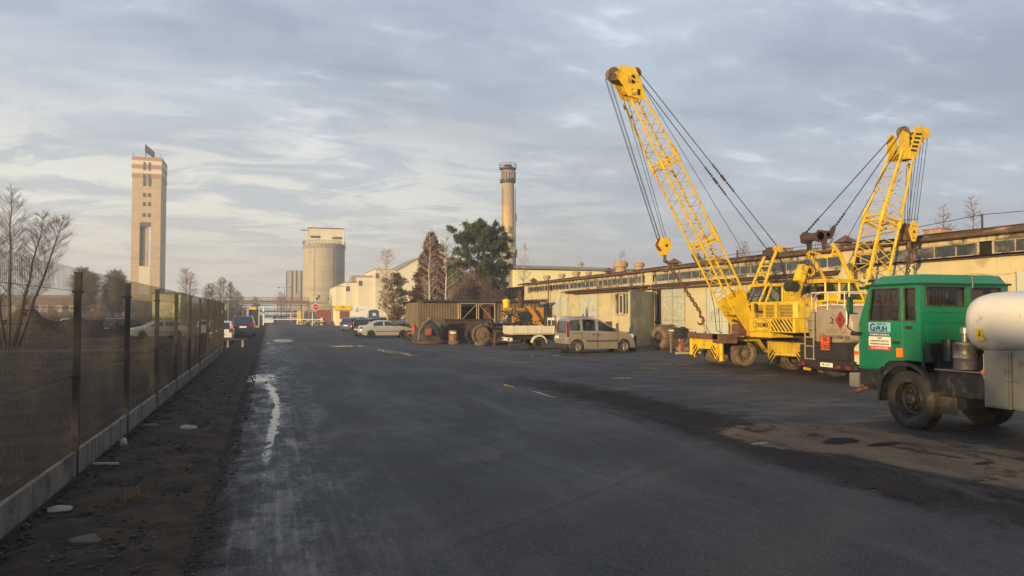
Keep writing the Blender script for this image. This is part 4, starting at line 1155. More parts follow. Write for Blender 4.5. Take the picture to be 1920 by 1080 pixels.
# pipe bridge across the road
pb = thing_w('pipe_bridge', 'rust red pipe bridge crossing above the road in the hazy distance', 'pipe bridge', (0, 215, 0))
g3 = MB()
for z in (6.2, 5.75): g3.box(-14, 10.4, 215, 215.15, z, z + .13).box(-14, 10.4, 217, 217.15, z, z + .13)
g3.box(-14, 10.4, 215, 215.2, 4.55, 4.8).box(-14, 10.4, 217, 217.2, 4.55, 4.8)
for k in range(17): g3.bar((-14 + 1.5 * k, 215.1, 4.7), (-14 + 1.5 * k, 215.1, 6.3), .09)
g3.build('girder', 'pipe_red', pb)
MB().tube((-14, 215.7, 5.2), (10.4, 215.7, 5.2), .3, 10).tube((-14, 216.4, 5.15), (10.4, 216.4, 5.15), .24, 10).tube((-14, 215.3, 4.2), (10.4, 215.3, 4.2), .12, 8).build('pipe', 'pipe_red', pb, smooth=True)
for x in (-9.5, -3.2, 2.0, 5.3, 10.1):
    MB().box(x, x + .28, 215.2, 215.5, 0, 4.55).box(x, x + .28, 216.8, 217.1, 0, 4.55).bar((x + .14, 215.3, .5), (x + .14, 217, 4.2), .08).build('trestle', 'pipe_red', pb)
# plant yard clutter under the bridge
ys_ = thing_w('pipe_rack', 'low rust coloured rack of pipes behind the barrier under the bridge', 'pipe rack', (0, 228, 0))
rr_ = MB()
for z in (1.0, 1.7, 2.4, 3.2): rr_.box(-6, 9, 228, 228.2, z, z + .12)
for k in range(9): rr_.box(-6 + k * 1.85, -5.85 + k * 1.85, 228, 228.2, 0, 3.5)
rr_.build('rack_frame', 'pipe_red', ys_)
MB().tube((-6, 228.5, 2.6), (9, 228.5, 2.6), .25, 8).tube((-6, 228.5, 1.3), (9, 228.5, 1.3), .2, 8).build('pipe', 'white_paint', ys_, smooth=True)

# gatehouse and boards beside the parked cars
gh = thing_w('gatehouse', 'small cream gatehouse with a yellow fascia board behind the parked cars', 'gatehouse', (11, 129, 0))
MB().box(10.35, 12.9, 128.4, 132, 0, 2.5).build('wall', 'cream_wall', gh)
MB().box(10.2, 12.88, 127.9, 132.2, 2.5, 3.25).build('fascia', 'sign_yellow', gh, bevel=.02)
MB().box(11.0, 12.5, 128.3, 128.4, 1.1, 2.35).build('window', 'red_board', gh)
MB().box(11.2, 11.7, 127.88, 127.9, 2.95, 3.1).build('emblem', 'dark_rust', gh)
MB().bar((10.2, 128, 2.9), (9.7, 127.8, 3.2), .07).build('lamp_arm', 'dark_metal', gh)
bb = thing_w('billboard', 'large white board with a small brown emblem beside the gatehouse', 'billboard', (14, 128, 0))
MB().box(12.93, 15.55, 128, 128.15, 1.2, 3.25).build('panel', 'plate_white', bb, bevel=.02)
em = MB().sphere((13.68, 127.99, 2.45), .22, 8, 6, (1, .05, 1)).sphere((13.85, 127.99, 2.75), .16, 8, 6, (.8, .05, 1.3)).sphere((13.95, 127.99, 2.35), .14, 8, 6, (1.2, .05, .7))
em.build('emblem', 'wood_frame', bb)
MB().box(14.2, 15.1, 127.98, 128, 2.62, 2.66).box(14.2, 14.9, 127.98, 128, 2.52, 2.55).build('lettering', 'faded_print', bb)
MB().box(13.1, 13.2, 128, 128.1, 0, 1.2).box(15.3, 15.4, 128, 128.1, 0, 1.2).build('leg', 'grey_box', bb)
bt = thing_w('blue_booth', 'small dark blue gabled booth right of the white board', 'booth', (16.5, 127, 0))
MB().box(15.75, 17.25, 127.3, 129, 0, 2.3).build('wall', 'booth_blue', bt)
MB().prism([(15.65, 2.3), (17.35, 2.3), (16.8, 2.62), (16.2, 2.62)], (0, 127.2, 0), (1, 0, 0), (0, 0, 1), (0, 1.9, 0)).build('roof', 'booth_blue', bt)
MB().box(16.2, 16.75, 127.25, 127.3, 1.6, 2.05).build('window', 'white_paint', bt)
rb = thing_w('red_hoarding', 'faded red hoarding panel left of the gatehouse', 'hoarding', (9, 134, 0))
MB().box(7.7, 10.0, 134, 134.1, .3, 2.6).build('panel', 'red_board', rb); MB().box(7.7, 7.8, 134.1, 134.2, 0, 2.6).box(9.9, 10, 134.1, 134.2, 0, 2.6).build('leg', 'grey_box', rb)

ss = thing_w('stop_sign', 'round red STOP sign on a pole left of the gatehouse', 'road sign', (6.75, 121, 0))
MB().tube((6.3, 121.1, 0), (6.3, 121.1, 2.1), .07, 8).build('pole', 'white_paint', ss)
MB().tube((6.75, 121.1, 0), (6.75, 121.1, 3.0), .035, 8).build('sign_pole', 'grey_box', ss)
MB().lathe((6.75, 121.05, 2.95), (0, -1, 0), [(0, .01), (0, .56), (.04, .56), (.04, .01)], 28).build('rim', 'plate_white', ss)
d_ = MB().lathe((6.75, 121.0, 2.95), (0, -1, 0), [(0, .01), (0, .47), (.02, .47), (.02, .01)], 28).build('disc', 'sign_red', ss)
text('lettering', 'STOP', 'plate_white', d_, .34, (6.75, 120.96, 2.95), (1, 0, 0), (0, 0, 1))

ba = thing_w('barrier', 'white boom barrier across the road with a pale support post', 'barrier', (5, 134, 0))
MB().bar((.8, 134, 1.0), (8.3, 134, .95), .14).build('boom', 'plate_white', ba)
MB().box(8.3, 8.7, 133.8, 134.3, 0, 1.25).build('drive_box', 'white_paint', ba)
MB().box(6.0, 6.12, 133.9, 134.1, 0, 1.0).build('support', 'white_paint', ba)
yb = thing_w('yellow_cabinet', 'narrow yellow post cabinet standing right of the barrier line', 'cabinet', (5.2, 146, 0))
MB().box(4.9, 5.6, 146, 146.5, .2, 2.4).build('body', 'sign_yellow', yb, bevel=.03); MB().box(4.8, 5.05, 145.8, 146.3, 0, .7).build('foot', 'plate_white', yb)
# gate frame beyond
gf = thing_w('white_gate', 'low white tubular gate standing open left of the barrier', 'gate', (2.5, 150, 0))
MB().bar((.3, 150, 2.0), (3.9, 150, 2.0), .08).bar((3.9, 150, 0), (3.9, 150, 2.0), .12).bar((.3, 150, 0), (.3, 150, 2.0), .12).bar((.3, 150, 1.1), (3.9, 150, 1.1), .05).build('frame', 'white_paint', gf)

# double arm street lamp, posts
sl_ = thing_w('street_lamp', 'double armed street lamp standing before the silo', 'street lamp', (3.6, 200, 0))
MB().tube((3.6, 200, 0), (3.6, 200, 8.4), .1, 8, .06).build('post', 'concrete', sl_)
MB().bar((2.2, 200, 8.5), (5.0, 200, 8.5), .08).build('arm', 'concrete', sl_)
for x in (2.0, 4.9): MB().box(x - .15, x + .5, 199.8, 200.2, 8.35, 8.5).build('lamp_head', 'dark_metal', sl_)
for i, (x, y, z) in enumerate(((-8.2, 150, 5.6), (-7.2, 150, 5.4), (-10.3, 150, 2.6), (-4.6, 150, 2.6))):
    t = MB().tube((0, 0, 0), (0, 0, z), .07, 6).build('fence_post' if z < 3 else 'lamp_pole', 'concrete'); t.location = (x, y, 0)
    tag(t, ['thin tall bare pole, left one of a pair, before the misty trees', 'thin tall bare pole, right one of a pair, before the misty trees', 'short pole behind the parked white car', 'short pole right of the dark blue van'][i], 'pole')

# glazed kiosk by the fence end + its posts
kk = thing_w('glazed_kiosk', 'small glazed kiosk with a yellow header right of the dark blue van', 'kiosk', (-1.5, 112, 0))
MB().box(-2.9, -1.3, 112, 114, 0, .3).build('base', 'concrete', kk)
for x in (-2.85, -1.4):
    MB().box(x, x + .1, 112, 112.1, .3, 2.6).build('post', 'white_paint', kk)
MB().box(-2.75, -1.4, 112.3, 113.8, .3, 2.5).build('glazing', 'glass_factory', kk)
MB().box(-2.6, -1.7, 112.0, 112.2, 2.5, 2.85).build('header', 'sign_yellow', kk)
MB().box(-2.9, -1.3, 112.25, 114, 2.5, 2.6).build('roof', 'grey_roof', kk)
lm = thing_w('gate_post', 'pale gate post with a lamp on it left of the white car at the gate', 'post', (-.9, 135, 0))
MB().tube((-.9, 135, 0), (-.9, 135, 3.2), .12, 8).build('post', 'white_paint', lm); MB().sphere((-.9, 134.9, 2.1), .16, 8, 6).build('lamp', 'grey_box', lm)
# heap of stone slabs by the stop sign
hp = MB(); rnd = random.Random(4)
for k in range(26):
    c = (6.6 + rnd.uniform(-1.6, 2.2), 128 + rnd.uniform(-1, 2), .15 + rnd.uniform(0, .5)); a = rnd.random() * 3
    hp.obox(c, (math.cos(a) * .5, math.sin(a) * .5, rnd.uniform(-.2, .2)), (-math.sin(a) * .3, math.cos(a) * .3, .05), (0, 0, .1))
tag(hp.build('rubble_heap', 'concrete'), 'heap of pale broken slabs at the foot of the stop sign', 'rubble', kind='stuff')

# trees in the distance
fine_tree('bare_poplar', (-14.7, 52.5, 0), 9.9, 2.3, 33, 'big bare many stemmed poplar standing in the field behind the near fence', 'bark_dark', 'bark_dark', n=640, tw=.006, z0=.25, stems=5, shape='oval', sub=8, limb=1.9, steep=.25, splay=(-2.3, -1.2, .1, 1.3, 2.3))
fine_tree('bare_bush', (19.3, 74, 0), 6.6, 2.6, 61, 'tall reddish bare bush filling the gap between the brown conifers and the pine', 'twig_brown', 'twig_brown', n=260, tw=.016, z0=.08, stems=6, cat='bush')
GT = 'hazy bare trees beyond the fence and the road end'
for i, (x, y, h, w, sd, lb, tw_) in enumerate(((-35.5, 175, 11.5, 4.2, 1, 'broad reddish bare tree left of the shaft tower base, leftmost crown of its clump', .045), (-31.5, 178, 12.6, 3.6, 2, 'tallest bare reddish crown directly left of the shaft tower', .045),
                                               (-28.6, 172, 10.2, 3.2, 3, 'small bare crown just overlapping the shaft tower base', .045), (-17.2, 185, 14.0, 3.4, 4, 'isolated tall pale bare birch between shaft tower and road', .045),
                                               (-12.9, 190, 9.2, 3.0, 5, 'low misty bare tree right of the isolated pale birch', .04), (-10.6, 188, 11.6, 2.4, 6, 'slender misty bare tree with a pointed crown above the fence end', .04),
                                               (-8.4, 192, 10.2, 2.4, 7, 'misty bare tree above the parked white car', .04), (-6.6, 186, 8.6, 2.4, 8, 'misty low bare tree above the dark blue van', .04), (-4.0, 260, 8.5, 2.6, 9, 'faint far bare tree just left of the pipe bridge', .05),
                                               (4.2, 290, 10.0, 3.0, 10, 'faint far bare tree left of the striped hall', .05))):
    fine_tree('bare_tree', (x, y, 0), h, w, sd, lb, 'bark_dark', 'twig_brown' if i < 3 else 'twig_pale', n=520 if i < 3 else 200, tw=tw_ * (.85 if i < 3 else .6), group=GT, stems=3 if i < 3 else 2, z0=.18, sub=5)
# misty low wood at field edge, undergrowth along road end
def wood(name, x0, x1, y, h, n, seed, label, m='twig_brown'):
    rnd = random.Random(seed); b = MB()
    for k in range(n):
        x = rnd.uniform(x0, x1); yy = y + rnd.uniform(-4, 8); hh = h * (0.5 + 0.5 * rnd.random()) * (0.75 + 0.35 * noise.noise((x * .12, seed, 0)))
        b.tube((x, yy, 0), (x + rnd.uniform(-.6, .6), yy, hh), .06, 3, .02, cap=False)
        for j in range(9):
            f = rnd.uniform(.15, 1); L = rnd.uniform(.5, 1.6); az = rnd.random() * 6.28
            b.tube((x, yy, hh * f), (x + L * math.cos(az), yy + L * math.sin(az), hh * f + L * rnd.uniform(.2, .9)), .035, 3, .012, cap=False)
    return tag(b.build(name, m), label, 'undergrowth', kind='stuff')
wood('far_wood', -110, -19, 215, 7.0, 650, 1, 'low misty strip of leafless wood along the far edge of the field')
wood('roadside_scrub', -16, -4.5, 155, 4.6, 300, 2, 'dense leafless scrub left of the road behind the parked van', 'bark_dark')
wood('field_scrub', -60, -14, 128, 1.6, 420, 3, 'dark weedy scrub in front of the parked cars behind the fence', 'bark_dark')

# trees by the shed
conifer('brown_thuja', (16.3, 80, 0), 10.4, 2.7, 3, 'tall dense conical conifer with reddish brown foliage above the shed', 'leaf_thuja', 'cone', z0=.04, n=15000, ls=.38)
conifer('brown_thuja', (19.2, 83, 0), 8.0, 2.4, 8, 'shorter reddish brown conifer tucked between the tall one and the pine', 'leaf_thuja', 'cone', z0=.04, n=10000, ls=.38)
conifer('dark_pine', (20.9, 78, 0), 10.9, 4.1, 5, 'broad dark green pine right of the reddish conifers', 'leaf_pine', 'pine', z0=.20, n=42000, ls=.46)
conifer('small_pine', (13.3, 86, 0), 6.2, 1.9, 6, 'small olive brown pine left of the shed', 'leaf_small_pine', 'pine', z0=.12, n=6500, ls=.34)
fine_tree('white_birch', (13.6, 67.5, 0), 9.6, 2.1, 21, 'left of the two white birches in front of the reddish conifer', 'bark_birch', 'twig_pale', limb=2.6, n=95, tw=.009, z0=.32, group='white birches behind the shed', sub=5)
fine_tree('white_birch', (15.0, 67.2, 0), 9.2, 2.3, 22, 'right of the two white birches, with spreading pale limbs', 'bark_birch', 'twig_pale', limb=3.0, n=90, tw=.010, z0=.12, group='white birches behind the shed', sub=5)
fine_tree('white_birch', (13.2, 91, 0), 9.8, 2.6, 23, 'thin birch with a hazy crown behind the small olive pine', 'bark_birch', 'twig_pale', limb=2.2, n=100, tw=.011, z0=.3, group='white birches behind the shed', sub=5)
fine_tree('white_birch', (25.3, 76, 0), 9.6, 1.5, 24, 'slim birch in front of the chimney foot and big hall', 'bark_birch', 'twig_pale', limb=2.0, n=80, tw=.009, z0=.35, group='white birches behind the shed', sub=5)
fine_tree('white_birch', (11.7, 80, 0), 5.6, 1.5, 25, 'leaning young birch at the left corner of the shed', 'bark_birch', 'twig_pale', n=70, tw=.018, z0=.3, group='white birches behind the shed', sub=5)
b_ = fine_tree('bare_bush', (20.2, 70, 0), 5.3, 2.0, 26, 'bare brown bush below the pine behind the shed roof', 'twig_brown', 'twig_brown', n=150, tw=.02, z0=.1, stems=5, cat='bush')
b_ = fine_tree('bare_bush', (17.3, 72, 0), 5.0, 2.2, 27, 'bare reddish bush behind the middle of the shed roof', 'twig_brown', 'twig_brown', n=150, tw=.02, z0=.1, stems=5, cat='bush')
GB = 'bare tree tops rising behind the workshop roof'
for i, (x, y, h, w, lb) in enumerate(((46, 96, 10.8, 2.0, 'bare tree top just left of the tall crane boom above the roof'), (43, 63, 9.0, 1.8, 'bare tree top between the tall boom and its gantry'), (38, 45, 8.4, 1.5, 'bare tree top left of the shorter crane boom'),
                                      (37, 34.6, 8.4, 1.2, 'slim bare tree top right of the yellow hook block'), (39, 34.4, 9.0, 1.3, 'bare tree top above the roof, rightmost of the pair past the hook block'), (40, 30, 8.2, .9, 'tiny bare tree top behind the roof pole at the right'))):
    fine_tree('bare_tree', (x, y, 0), h, w, 40 + i, lb, 'twig_brown', 'twig_brown', n=90, tw=.009, z0=.4, group=GB, sub=4)

# unseen tree belt added behind the camera on the left to shade the road
def belt(name, pts, seed, label, h0, h1):
    rnd = random.Random(seed); b = MB()
    for (x, y) in pts:
        h = rnd.uniform(h0, h1)
        for k in range(130):
            f = rnd.random(); a = rnd.random() * 6.283; r = rnd.uniform(.3, 3.0)
            c = Vector((x + r * math.cos(a), y + r * math.sin(a), h * f)); d = Vector((rnd.gauss(0, 1), rnd.gauss(0, 1), rnd.gauss(0, 1))).normalized(); e = d.orthogonal().normalized() * rnd.uniform(.3, .7)
            b.add([c - e, c + e, c + d * rnd.uniform(.8, 1.5)], [(0, 1, 2)])
    return tag(b.build(name, 'leaf_pine'), label, 'tree belt', kind='stuff')

# ============================================================ CARS
def interp(pts, x):
    if x <= pts[0][0]: return pts[0][1]
    for (xa, za), (xb, zb) in zip(pts, pts[1:]):
        if x <= xb: return za + (zb - za) * (x - xa) / max(1e-9, xb - xa)
    return pts[-1][1]


def wheel(parent, x, y, r, w, side, rim='rim_grey', tyre='rubber', name='wheel', spokes=6, axis='y', rr=0.62, z=None):
    """side = +1/-1: outward direction along y"""
    z = r if z is None else z
    o = MB().lathe((x, y, z), (0, side, 0), [(-w * .5, r * .55), (-w * .5, r * .90), (-w * .36, r * .985), (w * .36, r * .985), (w * .5, r * .92), (w * .5, r * rr), (w * .30, r * rr * .96)], 30)
    to = o.build(name, tyre, parent, smooth=True)
    q = MB().lathe((x, y, z), (0, side, 0), [(w * .44, r * rr), (w * .30, r * rr * .9), (w * .12, r * rr * .82), (w * .10, r * rr * .35), (w * .34, r * .17), (w * .36, .001)], 24)
    if spokes:
        for k in range(spokes):
            a = 2 * math.pi * k / spokes; c = Vector((math.cos(a), 0, math.sin(a)))
            p0 = Vector((x, y + side * w * .30, z)) + c * r * .18; p1 = Vector((x, y + side * w * .32, z)) + c * r * rr * .93
            q.bar(p0, p1, r * .12, r * .07)
    q.build('rim', rim, to, smooth=True)
    return to


def car(name, label, cat, loc, rz, S, group=None):
    t = thing(name, label, cat, loc, rz, group)
    L, W, top, belt, wx, wr = S['L'], S['W'], S['top'], S['belt'], S['wheels'], S['wr']
    ra = wr + 0.055
    xs = set(); n = S.get('n', 54)
    for i in range(n + 1): xs.add(round(L * i / n, 3))
    for p in top: xs.add(round(p[0], 3))
    for a, b_ in S['win'] + [S['ws'], S['rw']]: xs.add(round(a, 3)); xs.add(round(b_, 3))
    for w_ in wx:
        for k in range(-6, 7): xs.add(round(w_ + ra * k / 6, 3))
    xs = sorted(x for x in xs if 0 <= x <= L)
    pb = S.get('base', .20)

    def sect(x):
        tz = interp(top, x); e = abs(x / L * 2 - 1)
        hw = W / 2 * (1 - S.get('taper', .13) * e ** 5)
        if 'nose' in S and x > L * .5: hw *= 1 - S['nose'] * max(0, e - .55) ** 2
        bl = min(interp(belt, x), tz - .03)
        gh = tz - bl; tum = min(.20, .24 * gh) * S.get('tum', 1)
        zb = pb + .10 * max(0, e - .82) / .18
        for w_ in wx:
            dx = abs(x - w_)
            if dx < ra: zb = max(zb, wr + math.sqrt(max(0, ra * ra - dx * dx)))
        zb = min(zb, tz - .06)
        zm = max(zb + .005, min(.52, bl - .03)); z2 = max(zm + .003, bl - .12)
        z2 = min(max(z2, zb + .01), tz - .035); zm = min(zm, z2 - .002)
        p4 = (hw - .012, max(bl, z2 + .003)); p5 = (hw - .015 - tum, tz - .035 * min(1, gh * 4) - .012)
        if p5[1] < p4[1]: p5 = (p5[0], p4[1] + .004)
        l = lambda f: (p4[0] + (p5[0] - p4[0]) * f, p4[1] + (p5[1] - p4[1]) * f)
        return [(hw - .12, zb), (hw - .006, zb), (hw + .012, zm), (hw + .006, z2), p4, l(.07), l(.90), p5, (p5[0] - .10, tz - .006), (0, tz + .012 * min(1, gh * 3))]
    ps = [sect(x) for x in xs]; m = len(ps[0])
    vs = []
    for x, s in zip(xs, ps):
        vs += [(x - L / 2, -a, z) for a, z in s] + [(x - L / 2, a, z) for a, z in s[::-1][1:]]
    M = 2 * m - 1
    body, gls = MB(), MB(); body.v = vs[:]; gls.v = vs[:]
    inr = lambda x0, x1, ab: x0 >= ab[0] - .002 and x1 <= ab[1] + .002
    for i in range(len(xs) - 1):
        x0, x1 = xs[i], xs[i + 1]
        for k in range(M - 1):
            kk = k if k < m - 1 else M - 2 - k      # 0 lip .. m-2 roof centre
            f = (i * M + k, i * M + k + 1, (i + 1) * M + k + 1, (i + 1) * M + k)
            g_ = (kk == 5 and any(inr(x0, x1, w_) for w_ in S['win']) and interp(top, (x0 + x1) / 2) - interp(belt, (x0 + x1) / 2) > .10) or (kk >= m - 2 and (inr(x0, x1, S['ws']) or inr(x0, x1, S['rw'])))
            (gls if g_ else body).f.append(f)
    body.f.append(tuple(range(M))[::-1]); body.f.append(tuple((len(xs) - 1) * M + k for k in range(M)))
    bo = body.build('body', S['paint'], t, smooth=True)
    gl_ = S.get('glass', 'glass_dark')
    gls.build('windows', gl_, t, smooth=True)
    # floor, wells
    MB().box(-L / 2 + .12, L / 2 - .12, -W / 2 + .20, W / 2 - .20, .19, .34).build('underbody', 'plastic_dark', t)
    if gl_ == 'car_glass':
        inn = MB().box(-L / 2 + .12, L / 2 - .75, -W / 2 + .14, W / 2 - .14, .35, .80)
        inn.build('interior', 'plastic_dark', t)
        for sx in S.get('seats', ()):
            for sy in (-.36, .36):
                s_ = MB().box(sx - .06, sx + .08, sy - .22, sy + .22, .8, 1.16).box(sx - .04, sx + .05, sy - .10, sy + .10, 1.20, 1.38); s_.build('seat', 'seat_cloth', t, bevel=.03)
    else:
        MB().box(-L / 2 + .5, L / 2 - 1.0, -W / 2 + .20, W / 2 - .20, .35, .85).build('interior', 'plastic_dark', t)
    for w_ in wx:
        MB().box(w_ - L / 2 - wr - .02, w_ - L / 2 + wr + .02, -W / 2 + .10, W / 2 - .10, .30, wr * 2 + .04).build('wheel_well', 'plastic_dark', t)
        for s_ in (-1, 1): wheel(t, w_ - L / 2, s_ * (W / 2 - .10), wr, .19, s_, S.get('rim', 'rim_grey'), spokes=S.get('spokes', 6))
    if S.get('skirt'): 
        MB().box(wx[0] - L / 2 + ra + .02, wx[1] - L / 2 - ra - .02, -W / 2 - .002, W / 2 + .002, pb - .02, pb + .10).build('sill_trim', 'plastic_dark', t)
    for it in S.get('bits', ()):
        nm, mt, x0, x1, y0, y1, z0, z1 = it[:8]; lst = [(y0, y1)] + ([(-y1, -y0)] if len(it) > 8 and it[8] else [])
        for ya, yb in lst: MB().box(x0 - L / 2, x1 - L / 2, ya, yb, z0, z1).build(nm, mt, t, bevel=min(.012, abs(z1 - z0) * .3))
    return t


KANGOO = dict(L=3.74, W=1.72, top=[(0, .42), (.03, .92), (.10, 1.58), (.22, 1.71), (.8, 1.79), (1.4, 1.765), (1.85, 1.66), (2.80, 1.12), (3.30, 1.00), (3.60, .84), (3.72, .60), (3.74, .40)],
              belt=[(0, 1.07), (1.0, 1.05), (2.8, 1.03), (3.74, .8)], wheels=[.58, 3.12], wr=.315, paint='gold_paint', win=[(.24, .74), (.88, 1.56), (1.72, 2.62)], ws=(1.95, 2.76), rw=(.035, .098), glass='car_glass', seats=(-.72, .35), taper=.10, tum=.8, rim='rim_grey', spokes=7, n=60,
              bits=[('tail_light', 'red_lamp', .02, .12, -.855, -.79, .80, 1.56, 1), ('bumper', 'plastic_dark', -.06, .14, -.84, .84, .24, .46), ('tailgate_panel', 'grey_box', .005, .03, -.62, .62, .50, .93), ('licence_plate', 'plate_white', -.02, .004, .20, .62, .70, .84),
                    ('rub_strip', 'plastic_dark', 1.05, 2.72, -.888, -.872, .56, .62, 1), ('door_handle', 'plastic_dark', 1.60, 1.76, -.895, -.868, .89, .93, 1), ('door_handle', 'plastic_dark', 1.36, 1.50, -.895, -.868, .89, .93, 1),
                    ('mirror', 'plastic_dark', 2.44, 2.56, -1.02, -.88, 1.05, 1.22, 1), ('head_light', 'head_lamp', 3.42, 3.66, -.80, -.52, .72, .92, 1), ('roof_rail', 'plastic_dark', .3, 1.7, -.70, -.66, 1.775, 1.80, 1),
                    ('slide_rail', 'plastic_dark', .20, .86, -.880, -.868, .985, 1.005, 1), ('door_seam', 'plastic_dark', .80, .812, -.884, -.870, .36, 1.0, 1), ('door_seam', 'plastic_dark', 1.63, 1.642, -.886, -.872, .24, 1.04, 1), ('door_seam', 'plastic_dark', 2.74, 2.75, -.884, -.868, .42, 1.02, 1),
                    ('front_bumper', 'grey_box', 3.62, 3.78, -.74, .74, .22, .50)])
car('compact_van', 'dusty gold compact van parked side-on between the white flatbed lorry and the open metal door', 'van', (15.80, 36.05, 0), 0, KANGOO)

SEDAN = dict(L=4.35, W=1.68, top=[(0, .45), (.03, .85), (.12, .98), (.72, 1.03), (1.25, 1.36), (1.7, 1.42), (2.25, 1.41), (3.15, .98), (3.9, .86), (4.28, .68), (4.35, .42)], belt=[(0, .93), (3.2, .93), (4.35, .7)],
             wheels=[.85, 3.45], wr=.29, paint='silver_paint', win=[(1.02, 1.80), (1.92, 2.95)], ws=(2.3, 3.12), rw=(.76, 1.22), taper=.12, rim='rim_dark', spokes=6, n=44,
             bits=[('tail_light', 'red_lamp', -.02, .14, -.80, -.48, .72, .88, 1), ('bumper', 'plastic_dark', -.07, .10, -.78, .78, .26, .40), ('rub_strip', 'plastic_dark', 1.2, 3.1, -.865, -.845, .50, .545, 1), ('mirror', 'plastic_dark', 2.75, 2.87, -.97, -.83, .93, 1.05, 1),
                   ('door_handle', 'plastic_dark', 1.10, 1.24, -.87, -.84, .80, .84, 1), ('door_handle', 'plastic_dark', 2.05, 2.19, -.87, -.84, .80, .84, 1), ('head_light', 'head_lamp', 4.12, 4.30, -.78, -.46, .60, .74, 1), ('sun_visor', 'wood_frame', 1.72, 1.76, -.74, -.4, .98, 1.26), ('licence_plate', 'plate_white', -.03, .0, -.26, .26, .52, .64)])
GP = 'cars parked in the row left of the shed'
car('silver_saloon', 'silver saloon parked side-on, nearest car of the row left of the shed', 'car', (9.10, 63.2, 0), R(4), SEDAN, GP)

def variant(base, **k):
    d = dict(base); d.update(k); return d
WAGON = dict(L=4.5, W=1.74, top=[(0, .45), (.03, .90), (.30, 1.40), (.55, 1.50), (2.3, 1.50), (3.2, 1.05), (4.1, .92), (4.42, .75), (4.5, .42)], belt=[(0, .98), (3.2, .98), (4.5, .7)], wheels=[.80, 3.55], wr=.31, paint='darkgreen_paint',
             win=[(.50, 1.15), (1.25, 2.05), (2.15, 3.0)], ws=(2.4, 3.15), rw=(.06, .29), taper=.12, n=40,
             bits=[('tail_light', 'red_lamp', -.03, .16, -.84, -.66, .80, 1.25, 1), ('licence_plate', 'plate_white', -.03, .0, -.26, .26, .62, .74), ('roof_rail', 'white_paint', .6, 2.2, -.70, -.66, 1.50, 1.55, 1), ('bumper', 'plastic_dark', -.08, .10, -.82, .82, .28, .52), ('mirror', 'plastic_dark', 2.8, 2.92, -1.0, -.86, .98, 1.1, 1)])
car('dark_estate', 'dark green estate car parked tail-out behind the silver saloon', 'car', (8.75, 70.0, 0), R(62), WAGON, GP)
car('dark_estate', 'dark estate car with roof rails, third car back in the row left of the shed', 'car', (10.3, 77.0, 0), R(58), variant(WAGON, paint='navy_paint'), GP)
HATCH = dict(L=3.85, W=1.66, top=[(0, .45), (.03, .88), (.32, 1.38), (.6, 1.46), (1.8, 1.47), (2.75, 1.02), (3.5, .88), (3.8, .7), (3.85, .42)], belt=[(0, .96), (2.8, .95), (3.85, .7)], wheels=[.62, 3.05], wr=.30, paint='blue_paint',
             win=[(.42, .95), (1.05, 1.75), (1.85, 2.6)], ws=(1.95, 2.7), rw=(.06, .31), taper=.13, n=40,
             bits=[('tail_light', 'red_lamp', -.03, .20, -.82, -.56, .74, .98, 1), ('licence_plate', 'plate_white', -.03, .0, -.26, .26, .56, .68), ('mirror', 'plastic_dark', 2.35, 2.47, -.96, -.82, .96, 1.08, 1), ('bumper', 'plastic_dark', -.05, .06, -.7, .7, .28, .40)])
car('blue_hatchback', 'bright blue hatchback parked tail-out in front of the gatehouse', 'car', (9.3, 88.5, 0), R(52), HATCH, GP)
car('dark_hatchback', 'dark hatchback with a roof rack half hidden behind the blue one', 'car', (11.1, 98.5, 0), R(45), variant(HATCH, paint='black_car', bits=HATCH['bits'] + [('roof_rail', 'white_paint', .6, 1.9, -.64, -.60, 1.48, 1.55, 1)]), GP)
car('grey_saloon', 'dark saloon roof just visible behind the silver saloon, right end of the row', 'car', (13.1, 74.5, 0), R(30), variant(SEDAN, paint='black_car', bits=[]), GP)
VAN = dict(L=4.6, W=1.86, top=[(0, .45), (.03, 1.0), (.22, 1.55), (.5, 1.72), (2.2, 1.74), (3.5, 1.15), (4.2, .98), (4.55, .75), (4.6, .42)], belt=[(0, 1.05), (3.5, 1.05), (4.6, .8)], wheels=[.85, 3.75], wr=.32, paint='navy_paint',
           win=[(.5, 1.3), (1.4, 2.2), (2.3, 3.2)], ws=(2.35, 3.4), rw=(.05, .21), taper=.12, n=40,
           bits=[('tail_light', 'red_lamp', -.02, .10, -.88, -.56, .88, 1.10, 1), ('licence_plate', 'plate_white', -.04, .0, -.28, .28, .76, .90), ('roof_rail', 'white_paint', .5, 2.3, -.74, -.70, 1.73, 1.78, 1), ('mirror', 'navy_paint', 3.0, 3.14, -1.08, -.92, 1.08, 1.24, 1)])
car('dark_blue_van', 'dark blue people carrier parked tail toward the camera past the fence end', 'van', (-2.08, 70.6, 0), R(90), VAN, 'cars past the fence end')
car('white_hatchback', 'white hatchback partly hidden by the end of the fence, nearest of that pair', 'car', (-3.08, 55.2, 0), R(91), variant(HATCH, paint='white_car'), 'cars past the fence end')
car('white_saloon', 'pale saloon half hidden left of the dark blue van, behind the white hatchback', 'car', (-4.9, 69.0, 0), R(93), variant(SEDAN, paint='white_car'), 'cars past the fence end')
car('gate_van', 'white van waiting nose-on at the gate beside the standing person', 'van', (-0.05, 148.0, 0), R(-90), variant(VAN, paint='white_car', L=4.6), None)
